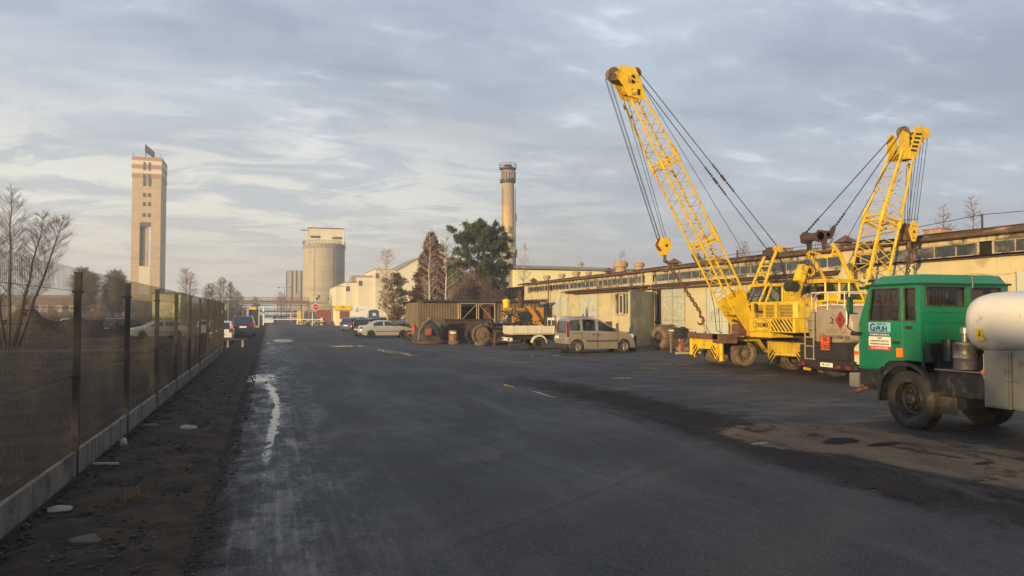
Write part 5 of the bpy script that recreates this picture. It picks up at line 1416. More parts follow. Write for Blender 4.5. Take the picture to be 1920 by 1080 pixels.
# behind the fence
GF = 'cars parked in the field behind the fence'
car('dark_suv', 'dark off-road car at the far left behind the fence', 'car', (-23.2, 70, 0), R(178), variant(VAN, paint='black_car'), GF)
car('pale_hatchback', 'pale cream hatchback standing left of the soil heap behind the fence', 'car', (-21.6, 82, 0), R(12), variant(HATCH, paint='cream_car'), GF)
car('silver_hatchback', 'silver hatchback roof showing above the soil heap behind the fence', 'car', (-18.4, 88, 0), R(6), variant(HATCH, paint='silver_paint'), GF)
car('dark_estate', 'dark red tail-lit estate car behind the fence between the first and second posts', 'car', (-12.2, 76, 0), R(58), variant(WAGON, paint='black_car'), GF)
car('white_coupe', 'pale silver saloon behind the fence with its round front wing toward the road', 'car', (-8.4, 66, 0), R(205), variant(SEDAN, paint='silver_paint'), GF)

# ============================================================ WHITE FLATBED LORRY
fb = thing_w('flatbed_lorry', 'small white dropside lorry parked behind the gold van', 'lorry', (14.2, 39.6, 0))
y0, y1 = 39.6, 41.3
MB().box(12.55, 14.95, y0 + .04, y1 - .04, .80, .86).build('load_floor', 'wood_frame', fb)
def dropside(x0, x1, ya, yb):
    s = MB().box(x0, x1, ya, yb, .87, 1.27).build('dropside', 'cream_paint', fb, bevel=.006)
    r2 = MB()
    if x1 - x0 > 1:
        yy = ya - .012 if ya < 40 else yb
        for z in (.96, 1.06, 1.16): r2.box(x0 + .03, x1 - .03, yy, yy + .012, z, z + .012)
        for k in range(4): r2.box(x0 + (x1 - x0 - .05) * k / 3, x0 + .05 + (x1 - x0 - .05) * k / 3, yy - .01, yy + .012, .86, 1.28)
    else:
        for z in (.96, 1.06, 1.16): r2.box(x0 - .012, x0, ya + .02, yb - .02, z, z + .012)
    r2.build('slat_trim', 'faded_print' if x1 - x0 < 1 else 'white_paint', s)  # thin raised slat lines, darker on the tail board, white along the sides
dropside(12.55, 14.95, y0, y0 + .035); dropside(12.55, 14.95, y1 - .035, y1); dropside(12.515, 12.549, y0, y1)
MB().box(12.6, 17.6, 40.05, 40.85, .52, .78).build('chassis', 'grime', fb)
MB().box(12.42, 12.56, y0 + .06, y1 - .06, .46, .64).build('light_bar', 'white_paint', fb)
for y in (y0 + .12, y1 - .42): MB().box(12.40, 12.418, y, y + .3, .49, .61).build('tail_light', 'red_lamp', fb)
MB().box(12.40, 12.418, 40.3, 40.7, .49, .61).build('licence_plate', 'plate_white', fb)
for s, y in ((-1, y0 + .18), (1, y1 - .18)): wheel(fb, 14.10, y, .33, .24, s, 'rim_dark', spokes=0); wheel(fb, 16.7, y, .33, .2, s, 'rim_dark', spokes=0)
a = MB(); pr = None
for k in range(13):
    an = math.pi * (k / 12); q = (14.10 - .43 * math.cos(an), .36 + .43 * math.sin(an))
    if pr: a.add([(pr[0], y0 + .02, pr[1]), (q[0], y0 + .02, q[1]), (q[0], y0 + .32, q[1]), (pr[0], y0 + .32, pr[1]), (pr[0] * .9 + 1.41, y0 + .02, pr[1] * .88), (q[0] * .9 + 1.41, y0 + .02, q[1] * .88)], [(0, 1, 2, 3), (0, 4, 5, 1)])
    pr = q
a.build('mudguard', 'cream_paint', fb)
cb = MB().prism([(15.13, .45), (15.13, 1.72), (16.3, 1.74), (16.8, 1.15), (17.3, 1.0), (17.35, .45)], (0, y0 + .04, 0), (1, 0, 0), (0, 0, 1), (0, 1.62, 0)).build('cab', 'white_paint', fb, bevel=.03)
MB().box(15.115, 15.129, 39.8, 40.45, 1.25, 1.58).build('rear_window', 'glass_factory', cb)
MB().box(15.115, 15.129, 40.6, 41.1, 1.25, 1.58).build('rear_window', 'glass_factory', cb)
fr = MB()
for y in (39.65, 41.25): fr.box(15.00, 15.05, y - .025, y + .025, .87, 1.86)
fr.box(15.00, 15.05, y0 + .08, y1 - .08, 1.80, 1.84).box(15.00, 15.05, y0 + .08, y1 - .08, 1.25, 1.28); fr.build('headboard_frame', 'rust', fb)

# ============================================================ GREEN LORRY (heading away, left side and back of the cab toward us)
gt = thing_w('green_tank_lorry', 'green cabbed lorry carrying a white tank at the right edge of the yard', 'lorry', (11.25, 9.6, 0))
XL, XR, YF, YB = 10.30, 12.22, 11.52, 10.11
# cab shell: side walls with window openings built as frames
zs, zt = .96, 2.46
side_poly = [(YF, zs), (YF - .02, 1.76), (YF - .30, zt), (YB, zt), (YB, 1.20), (YB + .02, 1.18), (9.99 + .16, 1.14), (10.02, 1.14)]
def cab_side(x, name_door=True):
    s = -1 if x == XL else 1
    w_ = .05
    b = MB()
    # panels around the two windows: polygon strips in (y,z)
    def P(poly): b.prism([(p[0], p[1]) for p in poly], (x if s < 0 else x - w_, 0, 0), (0, 1, 0), (0, 0, 1), (w_, 0, 0))
    P([(YF, 1.45), (YF - .03, 1.83), (10.47, 1.83), (10.47, 1.45)])              # below the window
    P([(YF - .03, 1.83), (YF - .26, 2.39), (YF - .33, 2.39), (YF - .24, 1.83)])    # front pillar (slanted)
    P([(YF - .26, 2.39), (YF - .29, zt), (YB, zt), (YB, 2.39)])                    # roof rail
    P([(10.55, 1.83), (10.55, 2.39), (10.46, 2.39), (10.46, 1.83)])              # pillar behind door
    P([(10.20, 1.83), (10.20, 2.39), (YB, 2.39), (YB, 1.83)])                      # rear pillar
    P([(10.47, 1.83), (YB, 1.83), (YB, 1.15), (10.47, 1.15)])                      # panel behind the door
    P([(YF, 1.45), (10.47, 1.45), (10.47, 1.15), (10.80, 1.13), (10.98, 1.02), (11.05, .96), (YF, .96)])
    o = b.build('cab_side', 'green_paint', gt)
    return o
for x in (XL, XR):
    o = cab_side(x); s = -1 if x == XL else 1
    q = MB().add([(x - s * .03, YF - .24, 1.83), (x - s * .03, YF - .33, 2.39), (x - s * .03, 10.55, 2.39), (x - s * .03, 10.55, 1.83)], [(0, 1, 2, 3)]).build('door_window', 'lorry_glass', gt)
    q = MB().add([(x - s * .03, 10.46, 1.83), (x - s * .03, 10.46, 2.39), (x - s * .03, 10.20, 2.39), (x - s * .03, 10.20, 1.83)], [(0, 1, 2, 3)]).build('quarter_window', 'lorry_glass', gt)
    xs_ = x + s * .004
    g2 = MB()
    def rim(pts, w=.018):
        for a, c in zip(pts, pts[1:] + pts[:1]): g2.bar((xs_, a[0], a[1]), (xs_, c[0], c[1]), w, w)
    rim([(YF - .24, 1.83), (YF - .33, 2.385), (10.56, 2.385), (10.56, 1.83)]); rim([(10.45, 1.83), (10.45, 2.385), (10.21, 2.385), (10.21, 1.83)])
    g2.build('window_seal', 'rubber', gt)
    g2 = MB()
    for a, c in (((10.49, 1.16), (10.49, 2.44)), ((YF - .02, 1.0), (YF - .04, 1.8)), ((YF - .03, .99), (11.04, .97))): g2.bar((xs_, *a), (xs_, *c), .010, .010)
    g2.build('door_gap', 'green_dark', gt)
    MB().box(x + s * .002, x + s * .012, 10.12, YF - .05, 1.62, 1.632).box(x + s * .002, x + s * .012, 10.5, YF - .05, 1.55, 1.556).build('body_crease', 'green_paint', gt)
    h = MB().box(x + s * .001, x + s * .02, 10.28, 10.42, 1.69, 1.74).box(x + s * .001, x + s * .02, 10.56, 10.70, 1.43, 1.475).build('door_handle', 'black_paint', gt)
    MB().box(x + s * .001, x + s * .05, 10.48, 10.60, 1.20, 1.36).build('side_indicator', 'orange_lamp', gt, bevel=.012)
    MB().box(x + s * .001, x + s * .012, 10.9, 11.35, 1.02, 1.30).build('door_panel', 'green_paint', gt, bevel=.006)
# back wall of the cab with two windows
bw = MB(); yb0, yb1 = YB, YB + .05
for x0, x1, z0, z1 in ((XL + .05, XR - .05, 1.42, 2.07), (XL + .05, XR - .05, 2.41, 2.46), (XL + .05, 10.40, 2.07, 2.41), (11.28, 11.38, 2.07, 2.41), (12.10, XR - .05, 2.07, 2.41)): bw.box(x0, x1, yb0, yb1, z0, z1)
bw.build('cab_back', 'green_paint', gt)
cr = MB()
for z in (1.97, 1.80): cr.box(XL + .1, XR - .1, yb0 - .012, yb0, z, z + .014)
for x in (10.55, 11.2): cr.bar((x, yb0 - .004, 1.75), (x + .1, yb0 - .004, 1.5), .012, .012)
cr.box(10.42, 11.26, yb0 - .010, yb0 - .001, 1.48, 1.74)
cr.build('body_crease', 'green_paint', gt, bevel=.004)
for x0, x1 in ((10.42, 11.27), (11.39, 12.09)):
    MB().quad((x0, yb0 + .03, 2.07), (x1, yb0 + .03, 2.07), (x1, yb0 + .03, 2.41), (x0, yb0 + .03, 2.41)).build('rear_window', 'lorry_glass', gt)
    g2 = MB(); c4 = [(x0, 2.08), (x1, 2.08), (x1, 2.40), (x0, 2.40)]
    for a, c in zip(c4, c4[1:] + c4[:1]): g2.bar((a[0], yb0 - .003, a[1]), (c[0], yb0 - .003, c[1]), .022, .02)
    g2.build('window_seal', 'rubber', gt)
cu = MB()
for k in range(8): cu.box(10.62 + k * .075, 10.66 + k * .075, YB + .09, YB + .11, 2.04, 2.42)
cu.build('curtain', 'curtain', gt)
# roof: domed cap
rf = MB(); nx, ny = 14, 10; vs = []
for j in range(ny + 1):
    for i in range(nx + 1):
        u, v = i / nx * 2 - 1, j / ny
        x = (XL + XR) / 2 + u * (XR - XL + .10) / 2; y = YB - .04 + v * (YF - .22 - YB + .04)
        edge = min(1, (1 - abs(u)) * 5.0); ev = min(1, v * 7, (1 - v) * 4)
        vs.append((x, y, zt + .005 + .155 * (1 - (1 - edge) ** 2.2) * (1 - (1 - ev) ** 2.2)))
rf.add(vs, [(j * (nx + 1) + i, j * (nx + 1) + i + 1, (j + 1) * (nx + 1) + i + 1, (j + 1) * (nx + 1) + i) for j in range(ny) for i in range(nx)])
rf.build('roof', 'green_paint', gt, smooth=True)
MB().box(XL - .03, XR + .03, YB - .05, YF - .20, zt - .03, zt + .008).build('gutter', 'green_dark', gt, bevel=.006)
MB().box(XL - .04, XR + .04, YF - .24, YF - .06, zt - .07, zt - .02).build('sun_visor', 'green_dark', gt, bevel=.01)
MB().box(10.32, 10.44, 11.22, 11.30, zt + .05, zt + .10).build('roof_lamp', 'black_paint', gt, bevel=.01)
MB().bar((11.36, YB - .06, 2.38), (11.36, YB - .06, 2.62), .02).build('aerial', 'black_paint', gt)
# front: windscreen, grille, bumper
MB().quad((XL + .08, YF + .0, 1.80), (XR - .08, YF + .0, 1.80), (XR - .08, YF - .27, 2.42), (XL + .08, YF - .27, 2.42)).build('windscreen', 'lorry_glass', gt)
MB().box(XL + .02, XR - .02, YF - .04, YF + .03, .96, 1.80).build('front_panel', 'green_paint', gt, bevel=.02)
MB().box(XL + .25, XR - .25, YF + .03, YF + .05, 1.05, 1.45).build('grille', 'black_paint', gt)
MB().box(XL - .02, XR + .02, YF + .02, YF + .24, .60, .86).build('bumper', 'grey_box', gt, bevel=.015)
MB().box(XL + .06, XR - .06, YB + .06, YF - .05, .90, 1.15).build('cab_floor', 'shed_dark', gt)
MB().box(XL + .1, XR - .1, 11.15, 11.42, 1.40, 1.80).build('dashboard', 'plastic_dark', gt)
st_ = MB(); c = Vector((10.78, 11.00, 1.88)); u = Vector((1, 0, 0)); v = Vector((0, .82, .5)).normalized()
for k in range(20):
    a, d = 2 * math.pi * k / 20, 2 * math.pi * (k + 1) / 20
    st_.tube(c + (u * math.cos(a) + v * math.sin(a)) * .22, c + (u * math.cos(d) + v * math.sin(d)) * .22, .014, 5)
st_.tube(c - u * .2, c + u * .2, .012, 5).tube(c, c + Vector((0, .15, -.3)), .02, 6); st_.build('steering_wheel', 'plastic_dark', gt)
for x in (10.62, 11.5): MB().box(x, x + .45, 10.30, 10.42, 1.5, 2.05).box(x, x + .45, 10.3, 10.75, 1.4, 1.55).build('seat', 'seat_cloth', gt, bevel=.04)
# sill, dark lower parts, steps and fender
MB().box(XL + .02, XL + .30, 11.02, YF, .66, .955).box(XL + .05, XL + .35, 11.05, YF - .05, .58, .66).build('step_well', 'black_paint', gt); MB().box(XR - .3, XR - .02, 11.02, YF, .66, .955).build('step_well', 'black_paint', gt)
for xo in (XL - .03, XR - .30):
    f = MB(); pr = None; yc, zc, rr = 10.44, .50, .62
    for k in range(15):
        an = R(-8 + 170 * k / 14); q = (yc + rr * math.cos(an), zc + rr * math.sin(an) * 1.02)
        if pr:
            f.add([(xo, pr[0], pr[1]), (xo, q[0], q[1]), (xo + .33, q[0], q[1]), (xo + .33, pr[0], pr[1]), (xo, yc + (pr[0] - yc) * .90, zc + (pr[1] - zc) * .90), (xo, yc + (q[0] - yc) * .90, zc + (q[1] - zc) * .90)],
                  [(0, 1, 2, 3), (0, 4, 5, 1)])
        pr = q
    f.build('mudguard', 'black_paint', gt)
MB().box(XL + .06, XR - .06, 9.98, 10.10, .98, 1.46).box(XL + .06, XL + .16, 9.98, 10.48, .95, 1.148).box(XR - .16, XR - .06, 9.98, 10.48, .95, 1.148).build('cab_mount', 'black_paint', gt)
MB().box(XL + .0, XL + .012, 10.0, 10.45, 1.152, 1.16).build('edge_trim', 'black_paint', gt)
# wheels (front axle) and rear axle out of frame
def lorry_wheel(x, y, s, dual=False):
    o = MB().lathe((x, y, .50), (s, 0, 0), [(-.13, .30), (-.13, .44), (-.10, .495), (-.04, .50), (-.035, .492), (.035, .492), (.04, .50), (.10, .495), (.135, .45), (.14, .36), (.12, .295)], 44).build('wheel', 'rubber', gt, smooth=True)
    r3 = MB().lathe((x, y, .50), (s, 0, 0), [(.12, .298), (.135, .290), (.09, .27), (.02, .25), (.00, .215), (.045, .17), (.05, .11), (.10, .10), (.115, .085), (.13, .05), (.135, .001)], 40).build('rim', 'rim_dark', o, smooth=True)
    n_ = MB()
    for k in range(8):
        a = 2 * math.pi * k / 8; p = Vector((x + s * .045, y + .145 * math.cos(a), .50 + .145 * math.sin(a))); n_.tube(p, p + Vector((s * .035, 0, 0)), .022, 8)
    n_.build('wheel_nuts', 'rim_dark', r3)
    m_ = MB(); c = Vector((x, y, .5))
    for k in range(60):
        a = 2 * math.pi * k / 60; e = Vector((0, math.cos(a), math.sin(a)))
        for sd in (-1, 1):
            p = c + e * .499 + Vector((sd * .075, 0, 0)); m_.obox(p, (.035, 0, 0), e.cross(Vector((1, 0, 0))) * .014, e * .006)
    m_.build('tread', 'rubber', o)
for y in (10.43, 7.0):
    for x, s in ((10.47, -1), (12.05, 1)): lorry_wheel(x, y, s)
MB().tube((10.5, 10.43, .5), (12.0, 10.43, .5), .07, 10).tube((10.5, 7.0, .5), (12.0, 7.0, .5), .09, 10).build('axle', 'grime', gt)
ch = MB().box(10.85, 10.95, 4.0, 11.4, .66, .90).box(11.57, 11.67, 4.0, 11.4, .66, .90)
for y in (4.2, 6, 8.6, 9.5, 11.2): ch.box(10.95, 11.57, y, y + .08, .70, .86)
ch.build('chassis', 'black_paint', gt, bevel=.006)
MB().box(10.46, 10.84, 9.0, 9.92, .62, 1.02).build('battery_box', 'black_paint', gt, bevel=.015)
MB().box(10.42, 10.86, 8.95, 9.97, 1.03, 1.045).build('catwalk', 'grey_box', gt)
MB().box(10.55, 11.9, 9.5, 10.0, .42, .64).box(11.0, 11.5, 9.6, 11.2, .46, .95).tube((10.9, 9.8, .42), (11.3, 9.8, .42), .14, 10).build('engine', 'grime', gt, bevel=.02)
MB().box(10.50, 10.52, 9.62, 9.95, .32, .60).build('mud_flap', 'rubber', gt)
# air filter canister, hoses, small tank
cn = MB().lathe((10.58, 9.52, 1.06), (0, 0, 1), [(0, .01), (0, .165), (.02, .175), (.17, .175), (.18, .182), (.20, .182), (.21, .175), (.38, .175), (.39, .182), (.41, .182), (.415, .172), (.43, .165), (.44, .01)], 26).build('air_filter', 'aluminium', gt, smooth=True)
MB().lathe((10.58, 9.52, 1.50), (0, 0, 1), [(0, .05), (.12, .05), (.13, .075), (.22, .075), (.24, .05), (.24, .01)], 14).lathe((10.72, 9.40, 1.50), (0, 0, 1), [(0, .05), (.14, .05), (.15, .07), (.24, .07), (.26, .045), (.26, .01)], 14).build('filter_cap', 'aluminium', gt, smooth=True)
MB().tube((10.62, 9.86, 1.18), (10.62, 9.86, 1.52), .10, 14).build('canister', 'black_paint', gt, smooth=True)
MB().path([(10.6, 9.35, 1.40), (10.8, 9.2, 1.46), (11.1, 9.25, 1.30), (11.3, 9.6, 1.1)], .055, 10).path([(10.9, 9.7, 1.25), (10.9, 9.3, 1.2), (10.7, 9.0, 1.15)], .03, 8).build('hose', 'dark_metal', gt, smooth=True)
MB().box(10.75, 11.8, 9.15, 9.75, 1.05, 1.25).box(10.9, 11.6, 9.2, 9.6, 1.25, 1.38).build('pump_housing', 'grime', gt, bevel=.02)
MB().path([(10.62, 9.62, .66), (10.62, 9.62, .48), (10.60, 9.62, .40)], .014, 6).build('drain_tap', 'aluminium', gt)
ex = MB().path([(10.75, 11.30, .60), (10.45, 11.36, .62), (10.30, 11.46, .58), (10.22, 11.56, .51)], .045, 10); ex.build('exhaust_pipe', 'rust', gt, smooth=True)
# mirror on its bracket
mr = MB().path([(10.28, 11.52, 1.95), (10.16, 11.60, 1.96), (10.14, 11.62, 1.70), (10.20, 11.55, 1.62), (10.28, 11.50, 1.60)], .013, 6).tube((10.15, 11.61, 1.76), (10.15, 11.61, 2.34), .011, 6).build('mirror_arm', 'black_paint', gt)
MB().box(10.08, 10.20, 11.52, 11.58, 1.94, 2.26).build('mirror', 'green_dark', mr, bevel=.025)
MB().box(10.12, 10.29, 11.42, 11.54, 1.55, 1.62).build('kerb_mirror', 'black_paint', gt, bevel=.02)
MB().bar((10.13, 11.63, 1.99), (10.13, 11.63, 1.75), .015).build('reflector', 'plate_white', gt)
# door sticker
xs_ = XL - .0015
sk = MB().box(xs_ - .003, xs_, 10.76, 11.27, 1.61, 1.795).build('door_sign', 'sign_blue', gt)
MB().box(xs_ - .003, xs_, 10.76, 11.27, 1.545, 1.6095).build('sign_band', 'sign_navy', sk)
MB().box(xs_ - .003, xs_, 10.76, 11.27, 1.375, 1.5445).build('sign_field', 'sign_cream', sk)
MB().box(xs_ - .003, xs_, 10.76, 11.27, 1.310, 1.3745).build('sign_foot', 'sign_red', sk)
U, V = (0, -1, 0), (0, 0, 1); xt = xs_ - .005
text('lettering', 'G', 'sign_navy', sk, .185, (xt, 11.17, 1.700), U, V, bold=.006)
text('lettering', 'PUH', 'sign_navy', sk, .125, (xt, 10.96, 1.678), U, V, bold=.005, sx=1.05)
text('lettering', 'PIAST S.A.', 'sign_navy', sk, .050, (xt, 10.96, 1.763), U, V, bold=.001)
text('lettering', '43-155 BIERUŃ, UL.GRANITOWA 16', 'plate_white', sk, .040, (xt, 11.015, 1.577), U, V, sx=.72)
text('lettering', 'USŁUGI', 'text_black', sk, .038, (xt, 11.015, 1.515), U, V, sx=.8)
text('lettering', 'TRANSPORTOWE, SPRZĘTOWE', 'text_black', sk, .038, (xt, 11.015, 1.466), U, V, sx=.78)
text('lettering', 'ŁADOWARKI•SPYCHARKI•DŹWIGI', 'text_black', sk, .038, (xt, 11.015, 1.412), U, V, sx=.74)
text('lettering', 'TEL. 32/4669061, 2162252', 'plate_white', sk, .042, (xt, 11.015, 1.342), U, V, sx=.85)
# tank: rounded-box section swept along Y
tk = MB(); cx, cz = 11.27, 1.80; n = 40
def ring(y, k):
    pts = []
    for i in range(n):
        a = 2 * math.pi * i / n; ca, sa = math.cos(a), math.sin(a); e = .58
        pts.append((cx + .93 * k * math.copysign(abs(ca) ** e, ca), y, cz + .50 * (k * .98 + .02) * math.copysign(abs(sa) ** .72, sa)))
    return pts
rings = [(9.60, .04), (9.58, .35), (9.53, .62), (9.44, .82), (9.34, .92), (9.20, .98), (9.0, 1.0), (7.9, 1.0), (7.88, 1.008), (7.82, 1.008), (7.80, 1.0), (4.2, 1.0), (4.0, .9), (3.9, .5), (3.88, .04)]
vs = []
for y, k in rings: vs += ring(y, k)
fs = [(j * n + i, j * n + (i + 1) % n, (j + 1) * n + (i + 1) % n, (j + 1) * n + i) for j in range(len(rings) - 1) for i in range(n)] + [tuple(range(n)), tuple((len(rings) - 1) * n + i for i in range(n))[::-1]]
tko = tk.add(vs, fs).build('tank', 'white_tank', gt, smooth=True)
MB().box(10.333, 10.339, 8.98, 9.10, 1.60, 1.72).box(10.336, 10.342, 8.97, 9.09, 1.54, 1.598).build('warning_label', 'sign_yellow', tko)
MB().box(10.329, 10.332, 9.03, 9.045, 1.62, 1.69).box(10.329, 10.332, 9.01, 9.065, 1.615, 1.63).build('label_mark', 'text_black', tko)
MB().box(10.95, 11.60, 4.3, 9.1, 1.05, 1.33).build('tank_cradle', 'grime', gt)
gr_ = MB().path([(11.2, 8.25, 2.26), (11.2, 8.25, 2.66), (11.2, 8.05, 2.72), (11.2, 4.6, 2.72), (11.2, 4.5, 2.26)], .018, 8).path([(11.9, 8.25, 2.26), (11.9, 8.25, 2.72), (11.9, 4.6, 2.72)], .018, 8); gr_.build('grab_rail', 'white_paint', gt, smooth=True)
# grey lockers
lk = MB().box(10.22, 10.72, 8.44, 8.875, .56, 1.40).build('locker', 'grey_box', gt, bevel=.008)
MB().box(10.20, 10.219, 8.47, 8.85, .59, 1.37).build('locker_door', 'grey_box', lk, bevel=.006)
lk = MB().box(10.26, 10.72, 7.2, 8.43, .56, 1.41).build('locker', 'grey_box', gt, bevel=.008)
MB().box(10.23, 10.259, 7.85, 8.42, .59, 1.38).build('locker_door', 'grey_box', lk, bevel=.006)
MB().tube((10.19, 8.50, .98), (10.19, 8.40, .98), .014, 6).build('latch', 'aluminium', lk)
MB().box(10.3, 10.7, 8.88, 8.92, 1.0, 1.34).build('locker_bracket', 'white_paint', gt)
lp = MB().sphere((10.30, 8.955, 1.06), .045, 12, 8, (.6, 1, 1)).build('side_lamp', 'orange_lamp', gt, smooth=True)
MB().box(10.32, 10.36, 8.93, 8.97, .97, 1.34).build('lamp_bracket', 'white_paint', gt)

# ============================================================ FUEL BOWSER (rear end toward us, beyond the green cab)
fu = thing_w('fuel_tanker', 'dusty old fuel tanker with hazard plates on its rear parked between crane and green lorry', 'lorry', (16.0, 18.8, 0))
n = 44
def fring(x, k):
    pts = []
    for i in range(n):
        a = 2 * math.pi * i / n; ca, sa = math.cos(a), math.sin(a)
        pts.append((x, 18.75 + 1.00 * k * math.copysign(abs(ca) ** .72, ca), 1.60 + .60 * k * math.copysign(abs(sa) ** .80, sa)))
    return pts
rings = [(15.62, .04), (15.63, .6), (15.66, .88), (15.74, .965), (15.9, 1.0), (17.5, 1.0), (17.52, 1.01), (17.58, 1.01), (17.6, 1.0), (20.6, 1.0), (20.8, .95), (20.9, .5), (20.92, .04)]
vs = []
for x, k in rings: vs += fring(x, k)
fs = [(j * n + i, (j + 1) * n + i, (j + 1) * n + (i + 1) % n, j * n + (i + 1) % n) for j in range(len(rings) - 1) for i in range(n)] + [tuple(range(n))[::-1], tuple((len(rings) - 1) * n + i for i in range(n))]
fo = MB().add(vs, fs).build('tank', 'dusty_tank', fu, smooth=True)
dm = MB().add([(15.60, 18.18 - .19, 1.76), (15.60, 18.18, 1.76 - .25), (15.60, 18.18 + .19, 1.76), (15.60, 18.18, 1.76 + .25), (15.64, 17.99, 1.76), (15.64, 18.18, 1.51), (15.64, 18.37, 1.76), (15.64, 18.18, 2.01)], [(0, 1, 2, 3), (0, 4, 5, 1), (1, 5, 6, 2), (2, 6, 7, 3), (3, 7, 4, 0)])
dmo = dm.build('danger_label', 'red_mark', fo)
MB().box(15.596, 15.599, 18.15, 18.21, 1.74, 1.83).box(15.596, 15.599, 18.10, 18.26, 1.66, 1.675).build('flame_mark', 'text_black', dmo)
text('pictogram', '1', 'text_black', dmo, .12, (15.594, 18.18, 1.58), (0, -1, 0), (0, 0, 1))
d2 = MB().add([(15.606, 18.34, 1.76), (15.606, 18.53, 1.53), (15.606, 18.72, 1.76), (15.606, 18.53, 1.99), (15.615, 18.34, 1.76), (15.615, 18.53, 1.53), (15.615, 18.72, 1.76), (15.615, 18.53, 1.99)], [(0, 1, 2, 3), (0, 4, 5, 1), (1, 5, 6, 2), (2, 6, 7, 3), (3, 7, 4, 0)]).build('danger_label', 'dusty_tank', fo)
MB().box(15.603, 15.605, 18.44, 18.60, 1.66, 1.69).box(15.603, 15.605, 18.48, 18.51, 1.68, 1.82).bar((15.603, 18.50, 1.80), (15.603, 18.58, 1.86), .02).bar((15.603, 18.50, 1.74), (15.603, 18.43, 1.78), .02).build('tree_mark', 'text_black', d2)
text('lettering', 'Tel. 0605 0408 253', 'faded_print', fo, .135, (15.606, 18.36, 1.27), (0, -1, 0), (0, 0, 1), bold=.003)
text('lettering', 'PIAST  S.A.', 'dusty_tank', fo, .20, (15.606, 18.35, 1.44), (0, -1, 0), (0, 0, 1), bold=.003)
MB().box(15.59, 15.66, 18.88, 19.04, 1.14, 1.38).build('valve_box', 'grey_box', fo)
a_ = MB().box(15.40, 15.42, 18.380, 18.760, .88, 1.30).build('hazard_plate', 'adr_orange', fu, bevel=.004)
MB().box(15.392, 15.399, 18.380, 18.760, 1.083, 1.097).box(15.392, 15.399, 18.380, 18.760, 1.286, 1.30).box(15.392, 15.399, 18.380, 18.760, .88, .894).box(15.392, 15.399, 18.380, 18.392, .894, 1.286).box(15.392, 15.399, 18.748, 18.760, .894, 1.286).build('plate_border', 'text_black', a_)
text('number', '30', 'text_black', a_, .185, (15.396, 18.570, 1.19), (0, -1, 0), (0, 0, 1), bold=.004, sx=1.1)
text('number', '1202', 'text_black', a_, .185, (15.396, 18.570, .985), (0, -1, 0), (0, 0, 1), bold=.004)
MB().box(15.45, 15.7, 17.75, 19.75, .62, 1.02).box(15.7, 20.5, 18.2, 19.3, .60, .98).box(15.5, 16.2, 17.9, 19.6, .98, 1.12).build('chassis', 'grime', fu, bevel=.02)
MB().box(15.50, 15.62, 17.60, 19.85, .34, .62).box(15.6, 15.9, 18.3, 19.3, .3, .6).build('rear_frame', 'grime', fu, bevel=.02)
pl = MB().box(15.475, 15.495, 18.370, 18.870, .40, .52).build('licence_plate', 'plate_white', fu)
text('number', 'SBL·52313', 'text_black', pl, .10, (15.472, 18.620, .46), (0, -1, 0), (0, 0, 1), bold=.0, sx=.86)
MB().box(15.40, 15.52, 17.35, 18.15, .36, .50).build('bumper_bar', 'black_paint', fu, bevel=.01)
for y in (17.95, 17.55): MB().box(15.385, 15.398, y, y + .16, .39, .475).build('tail_light', 'red_lamp', fu)
MB().box(15.385, 15.40, 19.45, 19.62, .40, .50).build('tail_light', 'red_lamp', fu)
wb = MB().prism([(15.75, .52), (15.75, .95), (16.10, 1.22), (17.2, 1.22), (17.2, .52)], (0, 17.60, 0), (1, 0, 0), (0, 0, 1), (0, .28, 0)).build('side_fairing', 'cream_paint', fu, bevel=.02)
MB().box(15.72, 15.749, 17.62, 17.86, .80, .90).build('side_indicator', 'adr_orange', fu)
ld = MB()
for y in (19.12, 19.50): ld.path([(15.45, y, .58), (15.45, y, 2.28), (15.55, y, 2.52), (15.8, y, 2.56)], .022, 6)
for z in (.60, .98, 1.25, 1.50, 1.76, 2.0): ld.bar((15.45, 19.12, z), (15.45, 19.50, z), .03)
for z in (.60,): ld.bar((15.45, 19.12, z), (15.7, 19.12, z), .03)
ld.build('ladder', 'dusty_tank', fu)
rl = MB()
for y in (18.15, 19.55):
    rl.path([(15.75, y, 2.1), (15.75, y, 2.58), (20.4, y, 2.58), (20.4, y, 2.1)], .018, 6)
    for x in (16.7, 17.9, 19.1): rl.tube((x, y, 2.15), (x, y, 2.58), .016, 6)
rl.bar((15.75, 18.15, 2.58), (15.75, 19.55, 2.58), .03); rl.path([(15.62, 19.2, 2.0), (15.62, 19.2, 2.5), (15.68, 19.15, 2.58), (15.68, 18.75, 2.58), (15.62, 18.7, 2.5), (15.62, 18.7, 2.05)], .02, 6)
rl.build('railing', 'cream_paint', fu, smooth=True)
MB().box(15.9, 20.4, 18.3, 19.4, 2.18, 2.22).build('walkway', 'white_tank', fu)
for x in (16.6, 20.9):
    for y, s in ((17.95, -1), (19.55, 1)): wheel(fu, x, y, .46, .42 if x < 17 else .26, s, 'rim_dark', 'rubber', spokes=0)
MB().box(20.95, 22.3, 17.75, 19.75, .7, 2.35).build('cab', 'cream_paint', fu, bevel=.05)
MB().box(21.2, 21.9, 17.73, 17.749, 1.6, 2.2).build('door_window', 'glass_dark', fu)

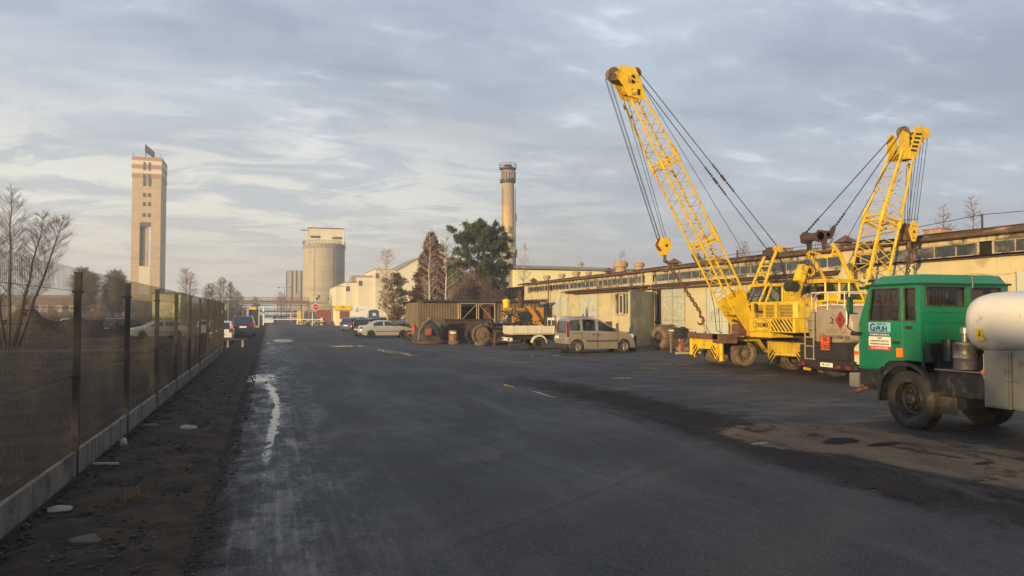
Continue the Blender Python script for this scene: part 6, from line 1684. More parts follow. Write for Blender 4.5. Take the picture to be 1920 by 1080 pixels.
# ============================================================ LATTICE CRANES
def lattice(mb_chord, mb_lace, A, B, side, nrm, wa, wb, ta, tb, bays, rc, rl):
    """four chords from A to B; widths along side, depths along nrm"""
    A, B, side, nrm = map(Vector, (A, B, side, nrm))
    def c4(f):
        c = A.lerp(B, f); w = wa + (wb - wa) * f; t = ta + (tb - ta) * f
        return [c + side * w * i / 2 + nrm * t * j / 2 for i, j in ((-1, -1), (1, -1), (1, 1), (-1, 1))]
    a, b = c4(0), c4(1)
    for p, q in zip(a, b): mb_chord.tube(p, q, rc, 8)
    prev = a
    for k in range(bays):
        cur = c4((k + 1) / bays); mid = c4((k + .5) / bays)
        for i in range(4):
            j = (i + 1) % 4
            if k % 2: mb_lace.tube(prev[i], mid[j], rl, 5).tube(mid[j], cur[i], rl, 5)
            else: mb_lace.tube(prev[j], mid[i], rl, 5).tube(mid[i], cur[j], rl, 5)
        prev = cur
    return a, b


def collar(mb, c4, r):
    for i in range(4): mb.tube(c4[i], c4[(i + 1) % 4], r, 6)


def sheave(parent, c, r, w, name='sheave', m='rust', grooves=3):
    m = 'muddy_rubber' if m == 'rust' else m
    pr = []
    for k in range(grooves):
        o = -w / 2 + w * k / grooves; d = w / grooves
        pr += [(o, r * 1.0), (o + d * .3, r * .90), (o + d * .7, r * .90), (o + d, r * 1.0)]
    s = MB().lathe(c, (0, 1, 0), [(-w / 2, .02), (-w / 2, r * .2), (-w / 2 + .01, r * .25), (-w / 2 + .01, r * .72), (-w / 2, r * .78)] + pr + [(w / 2, r * .78), (w / 2 - .01, r * .7), (w / 2 - .01, r * .2), (w / 2, .02)], 28)
    for k in range(6):
        a = math.pi * k / 3 + .3; e = Vector((math.cos(a), 0, math.sin(a)))
        for sg in (-1, 1): s.obox(Vector(c) + e * r * .5 + Vector((0, sg * w * .5, 0)), e * r * .24, (0, .008, 0), e.cross(Vector((0, 1, 0))) * r * .07)
    return s.build(name, m, parent, smooth=True)


def turnbuckle(mb, p, q, f0, f1):
    p, q = Vector(p), Vector(q); a, b = p.lerp(q, f0), p.lerp(q, f1); u = (q - p).normalized()
    mb.tube(a, b, .05, 6)
    for f in range(5):
        for c, s in ((a, -1), (b, 1)):
            e = c + u * s * (.10 + .10 * f); mb.tube(e - u * .015, e + u * .03, .045, 5); mb.bar(e, e + Vector((.05, .03, .05)), .02)


def clips(mb, p, u, n, r=.035):
    for k in range(n):
        e = Vector(p) + Vector(u) * (.12 * k); mb.sphere(e, r, 6, 4)


def hook_shape(parent, c, s, name='hook', m='rust'):
    """forged hook, c = shank top"""
    h = MB(); c = Vector(c); pts = [c, c + Vector((0, 0, -.18 * s))]; rs = [.045 * s] * 2
    cc = c + Vector((.0, 0, -.34 * s))
    for k in range(10):
        a = R(100 - k * 29); pts.append(cc + Vector((math.cos(a), 0, math.sin(a))) * .15 * s); rs.append((.050 if k < 7 else .05 - .012 * (k - 6)) * s)
    for i in range(len(pts) - 1): h.tube(pts[i], pts[i + 1], rs[i], 8, rs[min(i + 1, len(rs) - 1)])
    return h.build(name, m, parent, smooth=True)


def chain(parent, p, q, link=.10, r=.014, w=.035, m='rust', name='chain', strands=1):
    b = MB(); p, q = Vector(p), Vector(q); u = (q - p).normalized(); n = int((q - p).length / (link * .78)); s1 = u.orthogonal().normalized(); s2 = u.cross(s1)
    for st in range(strands):
        o = s1 * (.05 * (st - (strands - 1) / 2))
        for k in range(n):
            c = p.lerp(q, (k + .5) / n) + o + Vector((0, 0, 0)); s_ = s1 if k % 2 else s2
            a, d = c - u * link / 2 * .8, c + u * link / 2 * .8
            for sg in (-1, 1): b.tube(a + s_ * sg * w, d + s_ * sg * w, r, 4)
            b.tube(a - s_ * w, a + s_ * w, r, 4).tube(d - s_ * w, d + s_ * w, r, 4)
    return b.build(name, m, parent)


def hazard(parent, x, y0, y1, z0, z1, n, slope=1, w=.5, thick=.006, axis='x', name='hazard_stripe'):
    """slanted black stripes clipped to a rectangle on a plane x = const (facing -X)"""
    b = MB(); H = z1 - z0; Wd = y1 - y0; per = (Wd + H) / n
    for k in range(n + 1):
        c0 = -H + k * per
        poly = [(c0, 0), (c0 + per * w, 0), (c0 + per * w + H, H), (c0 + H, H)]
        # clip in u to [0, Wd]
        def clip(pl, lim, keep):
            out = []
            for i in range(len(pl)):
                a, c = pl[i], pl[(i + 1) % len(pl)]; ia, ic = keep(a[0]), keep(c[0])
                if ia: out.append(a)
                if ia != ic:
                    t = (lim - a[0]) / (c[0] - a[0]); out.append((lim, a[1] + (c[1] - a[1]) * t))
            return out
        pl = clip(poly, 0, lambda u: u >= 0)
        if len(pl) >= 3: pl = clip(pl, Wd, lambda u: u <= Wd)
        if len(pl) < 3: continue
        if slope < 0: pl = [(Wd - u, v) for u, v in pl][::-1]
        if axis == 'x': b.prism(pl, (x, y0, z0), (0, 1, 0), (0, 0, 1), (-thick, 0, 0))
        else: b.prism(pl, (y0, x, z0), (1, 0, 0), (0, 0, 1), (0, -thick, 0))
    return b.build(name, 'hazard_black', parent)


def crane_wheel(parent, x, y, s, r=.47, rim='rim_dust', dual=True, ty='muddy_rubber'):
    w = .25
    o = MB()
    for k in range(2 if dual else 1):
        yo = y - s * k * .31
        o.lathe((x, yo, r), (0, s, 0), [(-w / 2, r * .56), (-w / 2, r * .9), (-w * .36, r * .99), (w * .36, r * .99), (w / 2, r * .92), (w / 2, r * .66), (w * .30, r * .60), (w * .1, r * .2)], 34)
    to = o.build('wheel', ty, parent, smooth=True)
    q = MB().lathe((x, y, r), (0, s, 0), [(w * .46, r * .66), (w * .40, r * .60), (w * .2, r * .56), (w * .18, r * .2), (w * .42, r * .18), (w * .45, .001)], 30).build('rim', rim, to, smooth=True)
    d = MB()
    for k in range(10):
        a = 2 * math.pi * k / 10 + .1; e = Vector((math.cos(a), 0, math.sin(a))); f = Vector((0, 1, 0)).cross(e)
        c = Vector((x, y + s * (w * .185 + .012), r)) + e * r * .43
        d.add([c + e * r * .15 + f * r * .055, c + e * r * .15 - f * r * .055, c - e * r * .17 - f * r * .02, c - e * r * .17 + f * r * .02], [(0, 1, 2, 3)])
        d.add([c + e * r * .15 + f * r * .055 + Vector((0, s * .01, 0)), c + e * r * .15 - f * r * .055 + Vector((0, s * .01, 0)), c - e * r * .17 - f * r * .02 + Vector((0, s * .01, 0)), c - e * r * .17 + f * r * .02 + Vector((0, s * .01, 0))], [(0, 1, 2, 3)])
    d.build('rim_slot', 'dark_rust', q)
    return to


def outrigger_box(parent, x, ya, yb, m):
    """yellow transverse outrigger housing seen from the end: plate with a trapezoid cut under it"""
    yc = (ya + yb) / 2; w = yb - ya
    poly = [(ya, 1.0), (ya, .40), (ya + .12, .26), (ya + .55 * w / 2.2, .62), (yb - .55 * w / 2.2, .62), (yb - .12, .26), (yb, .40), (yb, 1.0)]
    o = MB().prism(poly, (x, 0, 0), (0, 1, 0), (0, 0, 1), (.10, 0, 0)).build('outrigger_box', m, parent, bevel=.012)
    MB().box(x - .04, x - .001, ya, yb, .955, 1.0).box(x - .03, x - .001, ya, ya + .07, .45, .95).box(x - .03, x - .001, yb - .07, yb, .45, .95).build('flange', m, o, bevel=.006)
    return o


def crane(name, label, Yc, xb, sgn, boomA, boomB, head, p):
    pass


# ---------------------------------------------------------------- crane 1: boom leaning left
c1 = thing_w('mobile_crane', 'farther yellow crane with the taller boom leaning left and its hook on a slanting chain', 'crane', (18.0, 25.5, 0), 'yellow mobile cranes')
Y = 25.5; S_ = Vector((0, 1, 0))
A, J1, J2, B = Vector((16.95, Y, 2.35)), Vector((15.69, Y, 4.64)), Vector((14.06, Y, 7.57)), Vector((12.75, Y, 9.95))
d1 = (B - A).normalized(); n1 = S_.cross(d1).normalized()
if n1.z > 0: n1 = -n1
cho, lac = MB(), MB(); W_, T_ = .80, .74
for a, b, nb in ((A, J1, 4), (J1, J2, 5), (J2, B, 4)):
    wb_ = .62 if b is B else W_; tb_ = .56 if b is B else T_
    q = lattice(cho, lac, a + (b - a).normalized() * .03, b - (b - a).normalized() * .03, S_, n1, W_, wb_, T_, tb_, nb, .043, .013)
cho.build('boom_chords', 'yellow_paint', c1, smooth=True); lac.build('boom_lacing', 'yellow_paint', c1, smooth=True)
col_ = MB()
for J in (J1, J2):
    for o in (-.09, .09):
        c = J + d1 * o; c4 = [c + S_ * W_ * i / 2 + n1 * T_ * j / 2 for i, j in ((-1, -1), (1, -1), (1, 1), (-1, 1))]; collar(col_, c4, .036)
    for i, j in ((-1, -1), (1, -1), (1, 1), (-1, 1)): col_.tube(J - d1 * .16 + S_ * W_ * i / 2 + n1 * T_ * j / 2, J + d1 * .16 + S_ * W_ * i / 2 + n1 * T_ * j / 2, .070, 8)
    col_.obox(J + d1 * .32 - n1 * T_ / 2 + S_ * -.36, d1 * .16, S_ * .03, n1 * .09)
col_.build('boom_joint', 'yellow_paint', c1, smooth=True)
# foot section: side plates and web
ft = MB(); F = Vector((17.52, Y, 1.16))
for s in (-1, 1):
    c = A + d1 * .25; o = S_ * (W_ / 2 * s)
    pl = [c + n1 * .42, c - n1 * .42, F - n1 * .12, F - d1 * .12, F + n1 * .12]
    vs = [v + o - S_ * .02 for v in pl] + [v + o + S_ * .02 for v in pl]
    ft.add(vs, [(0, 1, 2, 3, 4), (9, 8, 7, 6, 5)] + [(i, (i + 1) % 5, 5 + (i + 1) % 5, 5 + i) for i in range(5)])
ft.obox(A + d1 * .05 - n1 * .37, d1 * .34, S_ * .40, n1 * .02).obox(A - d1 * .55 - n1 * .25, d1 * .30, S_ * .38, n1 * .02).obox(A - d1 * .1 + n1 * .37, d1 * .22, S_ * .38, n1 * .02)
ft.build('boom_foot', 'yellow_paint', c1, bevel=.01)
MB().box(17.2, 17.9, Y - .62, Y - .46, 1.0, 1.42).box(17.2, 17.9, Y + .46, Y + .62, 1.0, 1.42).tube((17.52, Y - .66, 1.18), (17.52, Y + .66, 1.18), .07, 10).box(16.55, 17.9, Y - .62, Y + .6, 1.02, 1.12).build('foot_bracket', 'orange_paint', c1, bevel=.015)
MB().box(17.0, 17.35, Y - .30, Y + .2, 1.15, 1.55).tube((16.9, Y, 1.7), (17.6, Y, 1.5), .05, 8).box(17.35, 17.6, Y - .35, Y + .35, 1.45, 1.8).build('luffing_gear', 'rust', c1)
# head
hd = MB()
hp_ = [(12.10, 10.98), (12.70, 10.98), (12.92, 10.6), (13.12, 9.98), (12.98, 9.80), (12.40, 9.90), (12.20, 10.28), (11.95, 10.55)]
for s in (-1, 1): hd.prism(hp_, (0, Y + s * .27, 0), (1, 0, 0), (0, 0, 1), (0, s * .025, 0))
hd.prism([(12.15, 10.98), (12.70, 10.98), (13.12, 9.98), (13.02, 9.98), (12.66, 10.90), (12.15, 10.90)], (0, Y - .27, 0), (1, 0, 0), (0, 0, 1), (0, .54, 0))
for i, (x, z) in enumerate(((12.35, 10.5), (12.5, 10.1), (12.7, 10.55))): hd.tube((x, Y - .3, z), (x, Y + .3, z), .035, 8)
for s in (-1, 1): hd.bar((11.9, Y + s * .31, 10.72), (12.55, Y + s * .31, 10.15), .05, .10).bar((12.0, Y + s * .31, 10.86), (12.75, Y + s * .31, 10.45), .04, .06)
ho = hd.build('boom_head', 'yellow_paint', c1, bevel=.01)
sl2 = MB()
sl2.lathe((12.62, Y - .296, 10.62), (0, -1, 0), [(0, .001), (0, .075), (.006, .075), (.006, .001)], 14).box(12.55, 12.69, Y - .302, Y - .296, 10.42, 10.62).lathe((12.62, Y - .296, 10.42), (0, -1, 0), [(0, .001), (0, .07), (.006, .07), (.006, .001)], 14).box(12.78, 12.90, Y - .302, Y - .296, 9.95, 10.18)
sl2.build('lightening_hole', 'grime', ho)
sheave(c1, (11.95, Y, 10.72), .25, .26); sheave(c1, (12.86, Y, 10.86), .19, .22, m='rust')
# ropes
hb = Vector((13.99, Y, 4.46))
rp = MB()
for dy in (-.18, -.10, .10, .18): rp.tube((11.70, Y + dy, 10.60), hb + Vector((-.20, dy * .7, .22)), .0095, 4)
for dy in (-.14, .14): rp.tube((12.42, Y + dy, 9.95), hb + Vector((.06, dy * .6, .26)), .0095, 4)
rp.build('hoist_rope', 'cable', c1)
ob = MB().tube((12.30, Y - .2, 9.55), (12.33, Y - .2, 9.40), .05, 7).tube((12.60, Y - .12, 9.22), (12.62, Y - .12, 9.12), .045, 7); ob.build('rope_weight', 'rust', c1)
gt1, gt2 = Vector((18.75, Y - .28, 4.56)), Vector((18.70, Y + .32, 4.50))
pd = MB()
for s, g_ in ((-1, gt1), (1, gt2)):
    a = Vector((12.98, Y + s * .16, 10.80)); pd.tube(a, g_, .0165, 5)
pd.build('pendant_rope', 'cable', c1)
tb_ = MB()
for s, g_ in ((-1, gt1), (1, gt2)):
    a = Vector((12.98, Y + s * .16, 10.80)); turnbuckle(tb_, a, g_, .575, .61); clips(tb_, a.lerp(g_, .93), (g_ - a).normalized(), 4)
tb_.build('turnbuckle', 'dark_rust', c1)
MB().tube((12.95, Y, 10.70), (17.62, Y + .1, 4.15), .010, 4).path([(17.62, Y + .1, 4.15), (18.6, Y, 2.3)], .009, 4).build('luffing_rope', 'cable', c1)
# gantry (A-frame)
gn = MB()
for s in (-1, 1):
    top = Vector((18.72, Y + s * .30, 4.42)); lo = Vector((17.60, Y + s * .44, 1.95)); kn = Vector((18.50, Y + s * .32, 4.0))
    gn.path([lo, lo.lerp(kn, .5), kn, top], .062, 8)
    gn.tube(kn - Vector((.35, 0, .75)), Vector((19.4, Y + s * .4, 2.2)), .035, 6)
for f in (.78, .90): gn.tube(Vector((17.60, Y - .44, 1.95)).lerp((18.50, Y - .32, 4.0), f), Vector((17.60, Y + .44, 1.95)).lerp((18.50, Y + .32, 4.0), f), .036, 6)
gn.tube(Vector((17.60, Y - .44, 1.95)).lerp((18.50, Y - .32, 4.0), .66), Vector((17.60, Y + .44, 1.95)).lerp((18.50, Y + .32, 4.0), .80), .03, 6)
gn.tube((17.9, Y - .42, 2.6), (17.9, Y + .42, 2.6), .03, 6).tube((18.76, Y - .42, 4.46), (18.76, Y - .16, 4.46), .13, 12)
gn.build('gantry', 'yellow_paint', c1, smooth=True)
MB().box(18.52, 18.78, Y - .14, Y + .34, 4.20, 4.44).lathe((18.8, Y, 4.42), (0, 1, 0), [(-.12, .01), (-.12, .15), (.0, .15), (.0, .11), (.2, .11), (.2, .15), (.36, .15), (.36, .01)], 16).build('gantry_sheaves', 'dark_rust', c1)
r2 = MB()
for dy in (-.2, -.07, .07, .2): r2.tube((18.85, Y + dy, 4.35), (20.6, Y + dy, 2.3), .0085, 4)
r2.build('winch_rope', 'cable', c1)
# hook block
hbm = MB()
bp = [(-.20, .30), (.16, .30), (.26, .05), (.06, -.34), (-.06, -.34), (-.32, .02)]
for s in (-1, 1): hbm.prism([(hb.x + a * 1.0, hb.z + b) for a, b in bp], (0, Y + s * .14, 0), (1, 0, 0), (0, 0, 1), (0, s * .03, 0))
hbo = hbm.build('hook_block', 'yellow_paint', c1, bevel=.01)
MB().lathe((hb.x - .04, Y, hb.z + .06), (0, 1, 0), [(-.13, .02), (-.13, .24), (-.04, .20), (.04, .20), (.13, .24), (.13, .02)], 18).build('block_sheave', 'rust', hbo, smooth=True)
MB().box(hb.x - .03, hb.x + .07, Y - .175, Y - .171, hb.z - .04, hb.z + .06).build('block_mark', 'text_black', hbo)
hk = hook_shape(c1, (hb.x + .03, Y, hb.z - .32), 1.25)
chain(c1, (hb.x + .20, Y - .03, hb.z - .72), (15.22, Y - .5, 1.98), .13, .024, .042, name='sling_chain', strands=2)
h2 = hook_shape(c1, (15.20, Y - .5, 2.02), .95)
MB().tube((15.28, Y - .5, 1.70), (15.62, Y - .6, 1.12), .012, 5).tube((15.25, Y - .5, 1.72), (15.62, Y - .3, 1.12), .010, 5).build('tie_cable', 'cable', c1)
MB().path([(16.0, Y + .45, 4.15), (16.02, Y + .45, 3.7), (16.2, Y + .45, 3.0), (16.4, Y + .45, 2.2), (16.45, Y + .4, 1.3), (16.7, Y + .4, 1.2)], .014, 5).build('hanging_cable', 'dark_rust', c1)
MB().tube((16.0, Y + .45, 4.3), (16.0, Y + .45, 4.1), .03, 6).tube((16.68, Y + .5, 1.1), (16.62, Y + .5, 2.2), .012, 5).build('cable_fitting', 'dark_rust', c1)
# cab of crane 1
Yk = 24.45
cabp = [(17.32, 2.30), (17.68, 3.02), (19.0, 3.02), (19.0, 2.30)]
cb1 = MB()
for s, yy in ((-1, Yk), (1, Yk + .95)):
    y_a = yy
    for (a, b) in (((17.32, 2.30), (17.68, 3.0)), ((17.70, 3.0), (19.0, 3.0)), ((17.36, 2.33), (19.0, 2.33)), ((18.98, 2.33), (18.98, 3.0)), ((17.62, 2.33), (17.92, 3.0)), ((18.38, 2.33), (18.38, 3.0))):
        cb1.bar((a[0], y_a, a[1]), (b[0], y_a, b[1]), .065, .06)
for x, z in ((17.32, 2.30), (17.68, 3.0), (19.0, 3.0)): cb1.bar((x, Yk, z), (x, Yk + .95, z), .06)
cb1.box(18.40, 19.0, Yk - .02, Yk + .03, 2.33, 3.0).box(17.62, 19.05, Yk - .05, Yk + 1.0, 3.02, 3.08)
cbo = cb1.build('cab', 'yellow_paint', c1, bevel=.008)
gw = MB().quad((17.38, Yk + .02, 2.36), (17.62, Yk + .02, 2.36), (17.88, Yk + .02, 2.98), (17.68, Yk + .02, 2.98)).quad((17.66, Yk + .02, 2.36), (18.36, Yk + .02, 2.36), (18.36, Yk + .02, 2.98), (17.94, Yk + .02, 2.98))
gw.quad((17.34, Yk + .03, 2.33), (17.69, Yk + .03, 3.0), (17.69, Yk + .92, 3.0), (17.34, Yk + .92, 2.33))
gw.build('cab_window', 'car_glass', cbo)
MB().bar((17.45, Yk + .2, 2.5), (17.7, Yk + .2, 2.85), .02).bar((17.8, Yk + .4, 2.35), (18.05, Yk + .4, 2.9), .03).build('cab_fittings', 'dark_rust', cbo)
MB().box(17.55, 21.6, Yk + .02, Y + 1.3, 1.12, 2.29).build('machine_house', 'yellow_paint', c1, bevel=.03)
MB().box(17.0, 21.6, Yk + .1, Y + 1.2, 1.0, 1.118).lathe((19.2, Y, .85), (0, 0, 1), [(0, .01), (0, .75), (.16, .75), (.16, .01)], 28).build('turntable', 'dark_rust', c1)
# carrier 1
outrigger_box(c1, 15.72, 24.72, 26.45, 'yellow_paint')
hz1 = hazard(c1, 15.715, 24.76, 25.10, .34, .78, 4, 1, .45); hz2 = hazard(c1, 15.715, 26.08, 26.42, .34, .78, 4, -1, .45)
for y_ in (24.98, 26.15): MB().lathe((15.715, y_, .86), (-1, 0, 0), [(0, .01), (0, .10), (.02, .10), (.02, .01)], 16).build('jack_cap', 'yellow_paint', c1)
MB().box(15.55, 15.9, 24.42, 26.6, 1.003, 1.20).box(15.55, 16.1, 23.98, 24.76, .88, 1.20).build('outrigger_beam', 'rust', c1, bevel=.01)
MB().tube((15.80, 24.56, .22), (15.80, 24.56, .88), .085, 14).tube((15.80, 26.62, .35), (15.80, 26.62, 1.0), .085, 14).build('outrigger_leg', 'yellow_paint', c1, smooth=True)
MB().add([(15.3, 26.5, 1.0), (15.3, 27.2, .95), (15.35, 27.2, 1.35), (15.35, 26.5, 1.45), (15.6, 26.5, 1.0), (15.6, 27.2, .95), (15.6, 27.2, 1.30), (15.6, 26.5, 1.35)], [(0, 1, 2, 3), (7, 6, 5, 4), (0, 3, 7, 4), (3, 2, 6, 7), (1, 5, 6, 2), (0, 4, 5, 1)]).build('deck_plate', 'grime', c1)
text('number', '1.0A', 'text_black', c1, .10, (15.705, 26.30, .955), (0, -1, 0), (0, 0, 1))
MB().box(16.0, 22.4, 24.95, 26.05, .72, .98).box(15.85, 22.4, 24.60, 26.5, .98, 1.0).build('chassis_frame', 'dark_rust', c1, bevel=.01)
mg = MB().prism([(16.1, .93), (16.1, 1.0), (17.35, 1.0), (17.75, .52), (17.66, .50), (17.25, .93)], (0, 24.42, 0), (1, 0, 0), (0, 0, 1), (0, .55, 0)).build('mudguard', 'yellow_dirty', c1, bevel=.01)
for x in (16.88, 20.6, 21.8):
    crane_wheel(c1, x, 24.72, -1); crane_wheel(c1, x, 26.72, 1)
MB().tube((16.88, 24.9, .47), (16.88, 26.6, .47), .09, 8).tube((20.6, 24.9, .47), (20.6, 26.6, .47), .09, 8).build('axle', 'grime', c1)
MB().box(17.3, 18.6, 24.55, 24.95, .45, .90).box(18.8, 20, 24.6, 26.4, .45, .85).build('tool_box', 'grime', c1, bevel=.01)

# ---------------------------------------------------------------- crane 2: boom leaning right
c2 = thing_w('mobile_crane', 'nearer yellow crane with the shorter boom leaning right and lettering on its counterweight', 'crane', (18.4, 21.7, 0), 'yellow mobile cranes')
Y = 21.75
A, J1, B = Vector((19.55, Y, 2.0)), Vector((20.50, Y, 5.19)), Vector((21.42, Y, 7.6))
d1 = (B - A).normalized(); n1 = S_.cross(d1).normalized()
if n1.x < 0: n1 = -n1
cho, lac = MB(), MB(); W_, T_ = .86, .80
lattice(cho, lac, A, J1 - d1 * .05, S_, n1, W_, W_, T_, T_, 5, .050, .016)
lattice(cho, lac, J1 + d1 * .05, B, S_, n1, W_, .58, T_, .52, 4, .046, .014)
cho.build('boom_chords', 'yellow_paint', c2, smooth=True); lac.build('boom_lacing', 'yellow_paint', c2, smooth=True)
col_ = MB()
for o in (-.10, .08):
    c = J1 + d1 * o; collar(col_, [c + S_ * W_ * i / 2 + n1 * T_ * j / 2 for i, j in ((-1, -1), (1, -1), (1, 1), (-1, 1))], .040)
for i, j in ((-1, -1), (1, -1), (1, 1), (-1, 1)): col_.tube(J1 - d1 * .18 + S_ * W_ * i / 2 + n1 * T_ * j / 2, J1 + d1 * (.38 if j < 0 else .18) + S_ * W_ * i / 2 + n1 * T_ * j / 2, .078, 8)
col_.build('boom_joint', 'yellow_paint', c2, smooth=True)
hd = MB()
# ladder-like head: two side plates joined by cross straps
hp_ = [(21.74, 8.50), (22.0, 8.62), (22.36, 8.56), (22.44, 8.42), (22.40, 8.26), (22.02, 7.98), (21.82, 7.45), (21.44, 7.40)]
hq_ = [(21.06, 8.20), (21.22, 8.42), (21.52, 8.30), (21.50, 7.42), (21.14, 7.36), (21.04, 7.8)]
for s in (-1, 1): hd.prism(hq_, (0, Y + s * .27, 0), (1, 0, 0), (0, 0, 1), (0, s * .02, 0))
for s in (-1, 1): hd.prism(hp_, (0, Y + s * .27, 0), (1, 0, 0), (0, 0, 1), (0, s * .03, 0))
for k in range(6):
    f = k / 5; hd.obox(Vector((21.95, Y, 8.5)).lerp((21.62, Y, 7.55), f), (.05, 0, .02), (0, .27, 0), (0, 0, .035))
ho = hd.build('boom_head', 'yellow_paint', c2, bevel=.01)
ht = MB()
for k in range(5):
    f = (k + .5) / 5.2; c = Vector((21.93, Y - .304, 8.40)).lerp((21.62, Y - .304, 7.62), f); ht.box(c.x - .11, c.x + .14, c.y - .002, c.y + .002, c.z - .045, c.z + .03)
ht.build('head_slot', 'grime', ho)
sheave(c2, (21.36, Y - .16, 8.36), .22, .18, m='rust'); sheave(c2, (22.28, Y, 8.40), .20, .44, m='yellow_dirty')
MB().lathe((21.62, Y, 7.55), (0, 1, 0), [(-.22, .01), (-.22, .16), (.22, .16), (.22, .01)], 14).build('guide_roller', 'rust', c2)
hb = Vector((21.72, Y, 4.86))
rp = MB()
for k, dy in enumerate((-.2, -.07, .07, .2)): rp.tube((22.42 - .03 * (k % 2), Y + dy, 8.30), hb + Vector((.14, dy, .30)), .0095, 4)
for dy in (-.16, -.05, .07): rp.tube((21.72, Y + dy, 7.25), hb + Vector((-.14, dy, .30)), .0095, 4)
rp.tube((21.85, Y + .3, 7.9), (21.72, Y - .05, 7.25), .009, 4); rp.build('hoist_rope', 'cable', c2)
MB().sphere((21.72, Y - .05, 7.22), .06, 8, 6, (1, 1, 1.5)).build('rope_weight', 'dark_metal', c2)
hbm = MB(); bp = [(-.04, .38), (.10, .38), (.27, .08), (.10, -.36), (-.06, -.36), (-.20, .05)]
for s in (-1, 1): hbm.prism([(hb.x + a, hb.z + b) for a, b in bp], (0, Y + s * .20 + .05, 0), (1, 0, 0), (0, 0, 1), (0, s * .03, 0))
hbo = hbm.build('hook_block', 'yellow_paint', c2, bevel=.01)
MB().lathe((hb.x, Y + .05, hb.z), (0, 1, 0), [(-.18, .02), (-.18, .27), (-.06, .22), (.06, .22), (.18, .27), (.18, .02)], 18).box(hb.x - .26, hb.x - .05, Y - .10, Y + .28, hb.z - .30, hb.z + .28).build('block_sheave', 'rust', hbo, smooth=True)
MB().prism([(hb.x - .03, hb.z - .05), (hb.x + .10, hb.z - .05), (hb.x + .035, hb.z + .06)], (0, Y - .185, 0), (1, 0, 0), (0, 0, 1), (0, -.006, 0)).box(hb.x - .04, hb.x + .09, Y - .19, Y - .184, hb.z + .18, hb.z + .20).box(hb.x - .04, hb.x + .09, Y - .19, Y - .184, hb.z - .25, hb.z - .23).build('block_mark', 'text_black', hbo)
MB().bar((hb.x - .35, Y, hb.z + .40), (hb.x + .30, Y - .1, hb.z + .46), .02).build('rope_guard', 'dark_metal', c2)
hook_shape(c2, (hb.x - .02, Y, hb.z - .34), 1.5)
chain(c2, (hb.x - .05, Y, hb.z - .92), (hb.x - .12, Y, 2.6), .13, .024, .045, name='sling_chain', m='dark_rust', strands=2)
# gantry 2 and pendants
gp = Vector((17.80, Y, 4.52))
gn = MB()
for s in (-1, 1):
    k = Vector((18.02 - (.0 if s < 0 else .30), Y + s * .42, 4.30 if s < 0 else 4.02)); lo = Vector((19.35, Y + s * .55, 1.95))
    gn.path([k, k + Vector((.25, 0, -.25)), lo], .066, 8)
    gn.tube(lo + Vector((-.55, 0, .75)), (19.5, Y + s * .4, 2.6), .035, 6).tube(lo + Vector((-.75, 0, 1.1)), (18.1, Y + s * .5, 2.3), .030, 6)
gn.path([(17.72, Y + .42, 4.02), (17.75, Y + .30, 4.10), (18.05, Y - .10, 3.86), (18.22, Y - .42, 3.98)], .045, 7).tube((18.15, Y - .38, 4.2), (18.1, Y - .3, 3.86), .04, 6)
gn.tube((18.6, Y - .5, 3.0), (18.6, Y + .5, 3.0), .03, 6)
gn.build('gantry', 'yellow_paint', c2, smooth=True)
br = MB().prism([(17.38, 4.62), (17.52, 4.76), (17.95, 4.72), (18.16, 4.95), (18.20, 4.80), (18.05, 4.48), (17.86, 4.44), (17.80, 4.10), (17.70, 4.08), (17.64, 4.34), (17.42, 4.36)], (0, Y - .40, 0), (1, 0, 0), (0, 0, 1), (0, .05, 0))
br.prism([(17.38, 4.62), (17.52, 4.76), (17.95, 4.72), (18.05, 4.48), (17.86, 4.44), (17.80, 4.10), (17.70, 4.08), (17.64, 4.34), (17.42, 4.36)], (0, Y + .35, 0), (1, 0, 0), (0, 0, 1), (0, .05, 0)).tube((17.6, Y - .4, 4.55), (17.6, Y + .4, 4.55), .14, 12).tube((17.9, Y - .4, 4.6), (17.9, Y + .4, 4.6), .08, 10)
br.build('gantry_bracket', 'dark_rust', c2)
pd, tb_ = MB(), MB()
for s, e in ((-1, Vector((18.16, Y - .38, 4.84))), (1, Vector((17.58, Y + .38, 4.70)))):
    a = Vector((21.22, Y + s * .18, 8.30)); pd.tube(a, e, .018, 5); clips(tb_, a.lerp(e, .86), (e - a).normalized(), 6, .045)
pd.tube((21.5, Y, 8.2), (18.95, Y + .2, 4.2), .012, 5); pd.build('pendant_rope', 'cable', c2); tb_.build('turnbuckle', 'dark_metal', c2)
r2 = MB()
for dy in (-.28, -.16, .0, .14, .26): r2.tube((17.62, Y + dy, 4.45), (17.1 + .3 * abs(dy), Y + dy, 2.5), .008, 4)
r2.build('winch_rope', 'cable', c2)
# boom foot + foot plates
ft = MB()
for s in (-1, 1):
    ft.prism([(18.95, 1.35), (19.45, 2.45), (19.95, 2.35), (19.95, 1.35)], (0, Y + s * .44, 0), (1, 0, 0), (0, 0, 1), (0, s * .03, 0))
ft.box(19.3, 20.2, Y - .5, Y + .5, 2.05, 2.28); ft.build('boom_foot', 'yellow_paint', c2, bevel=.01)
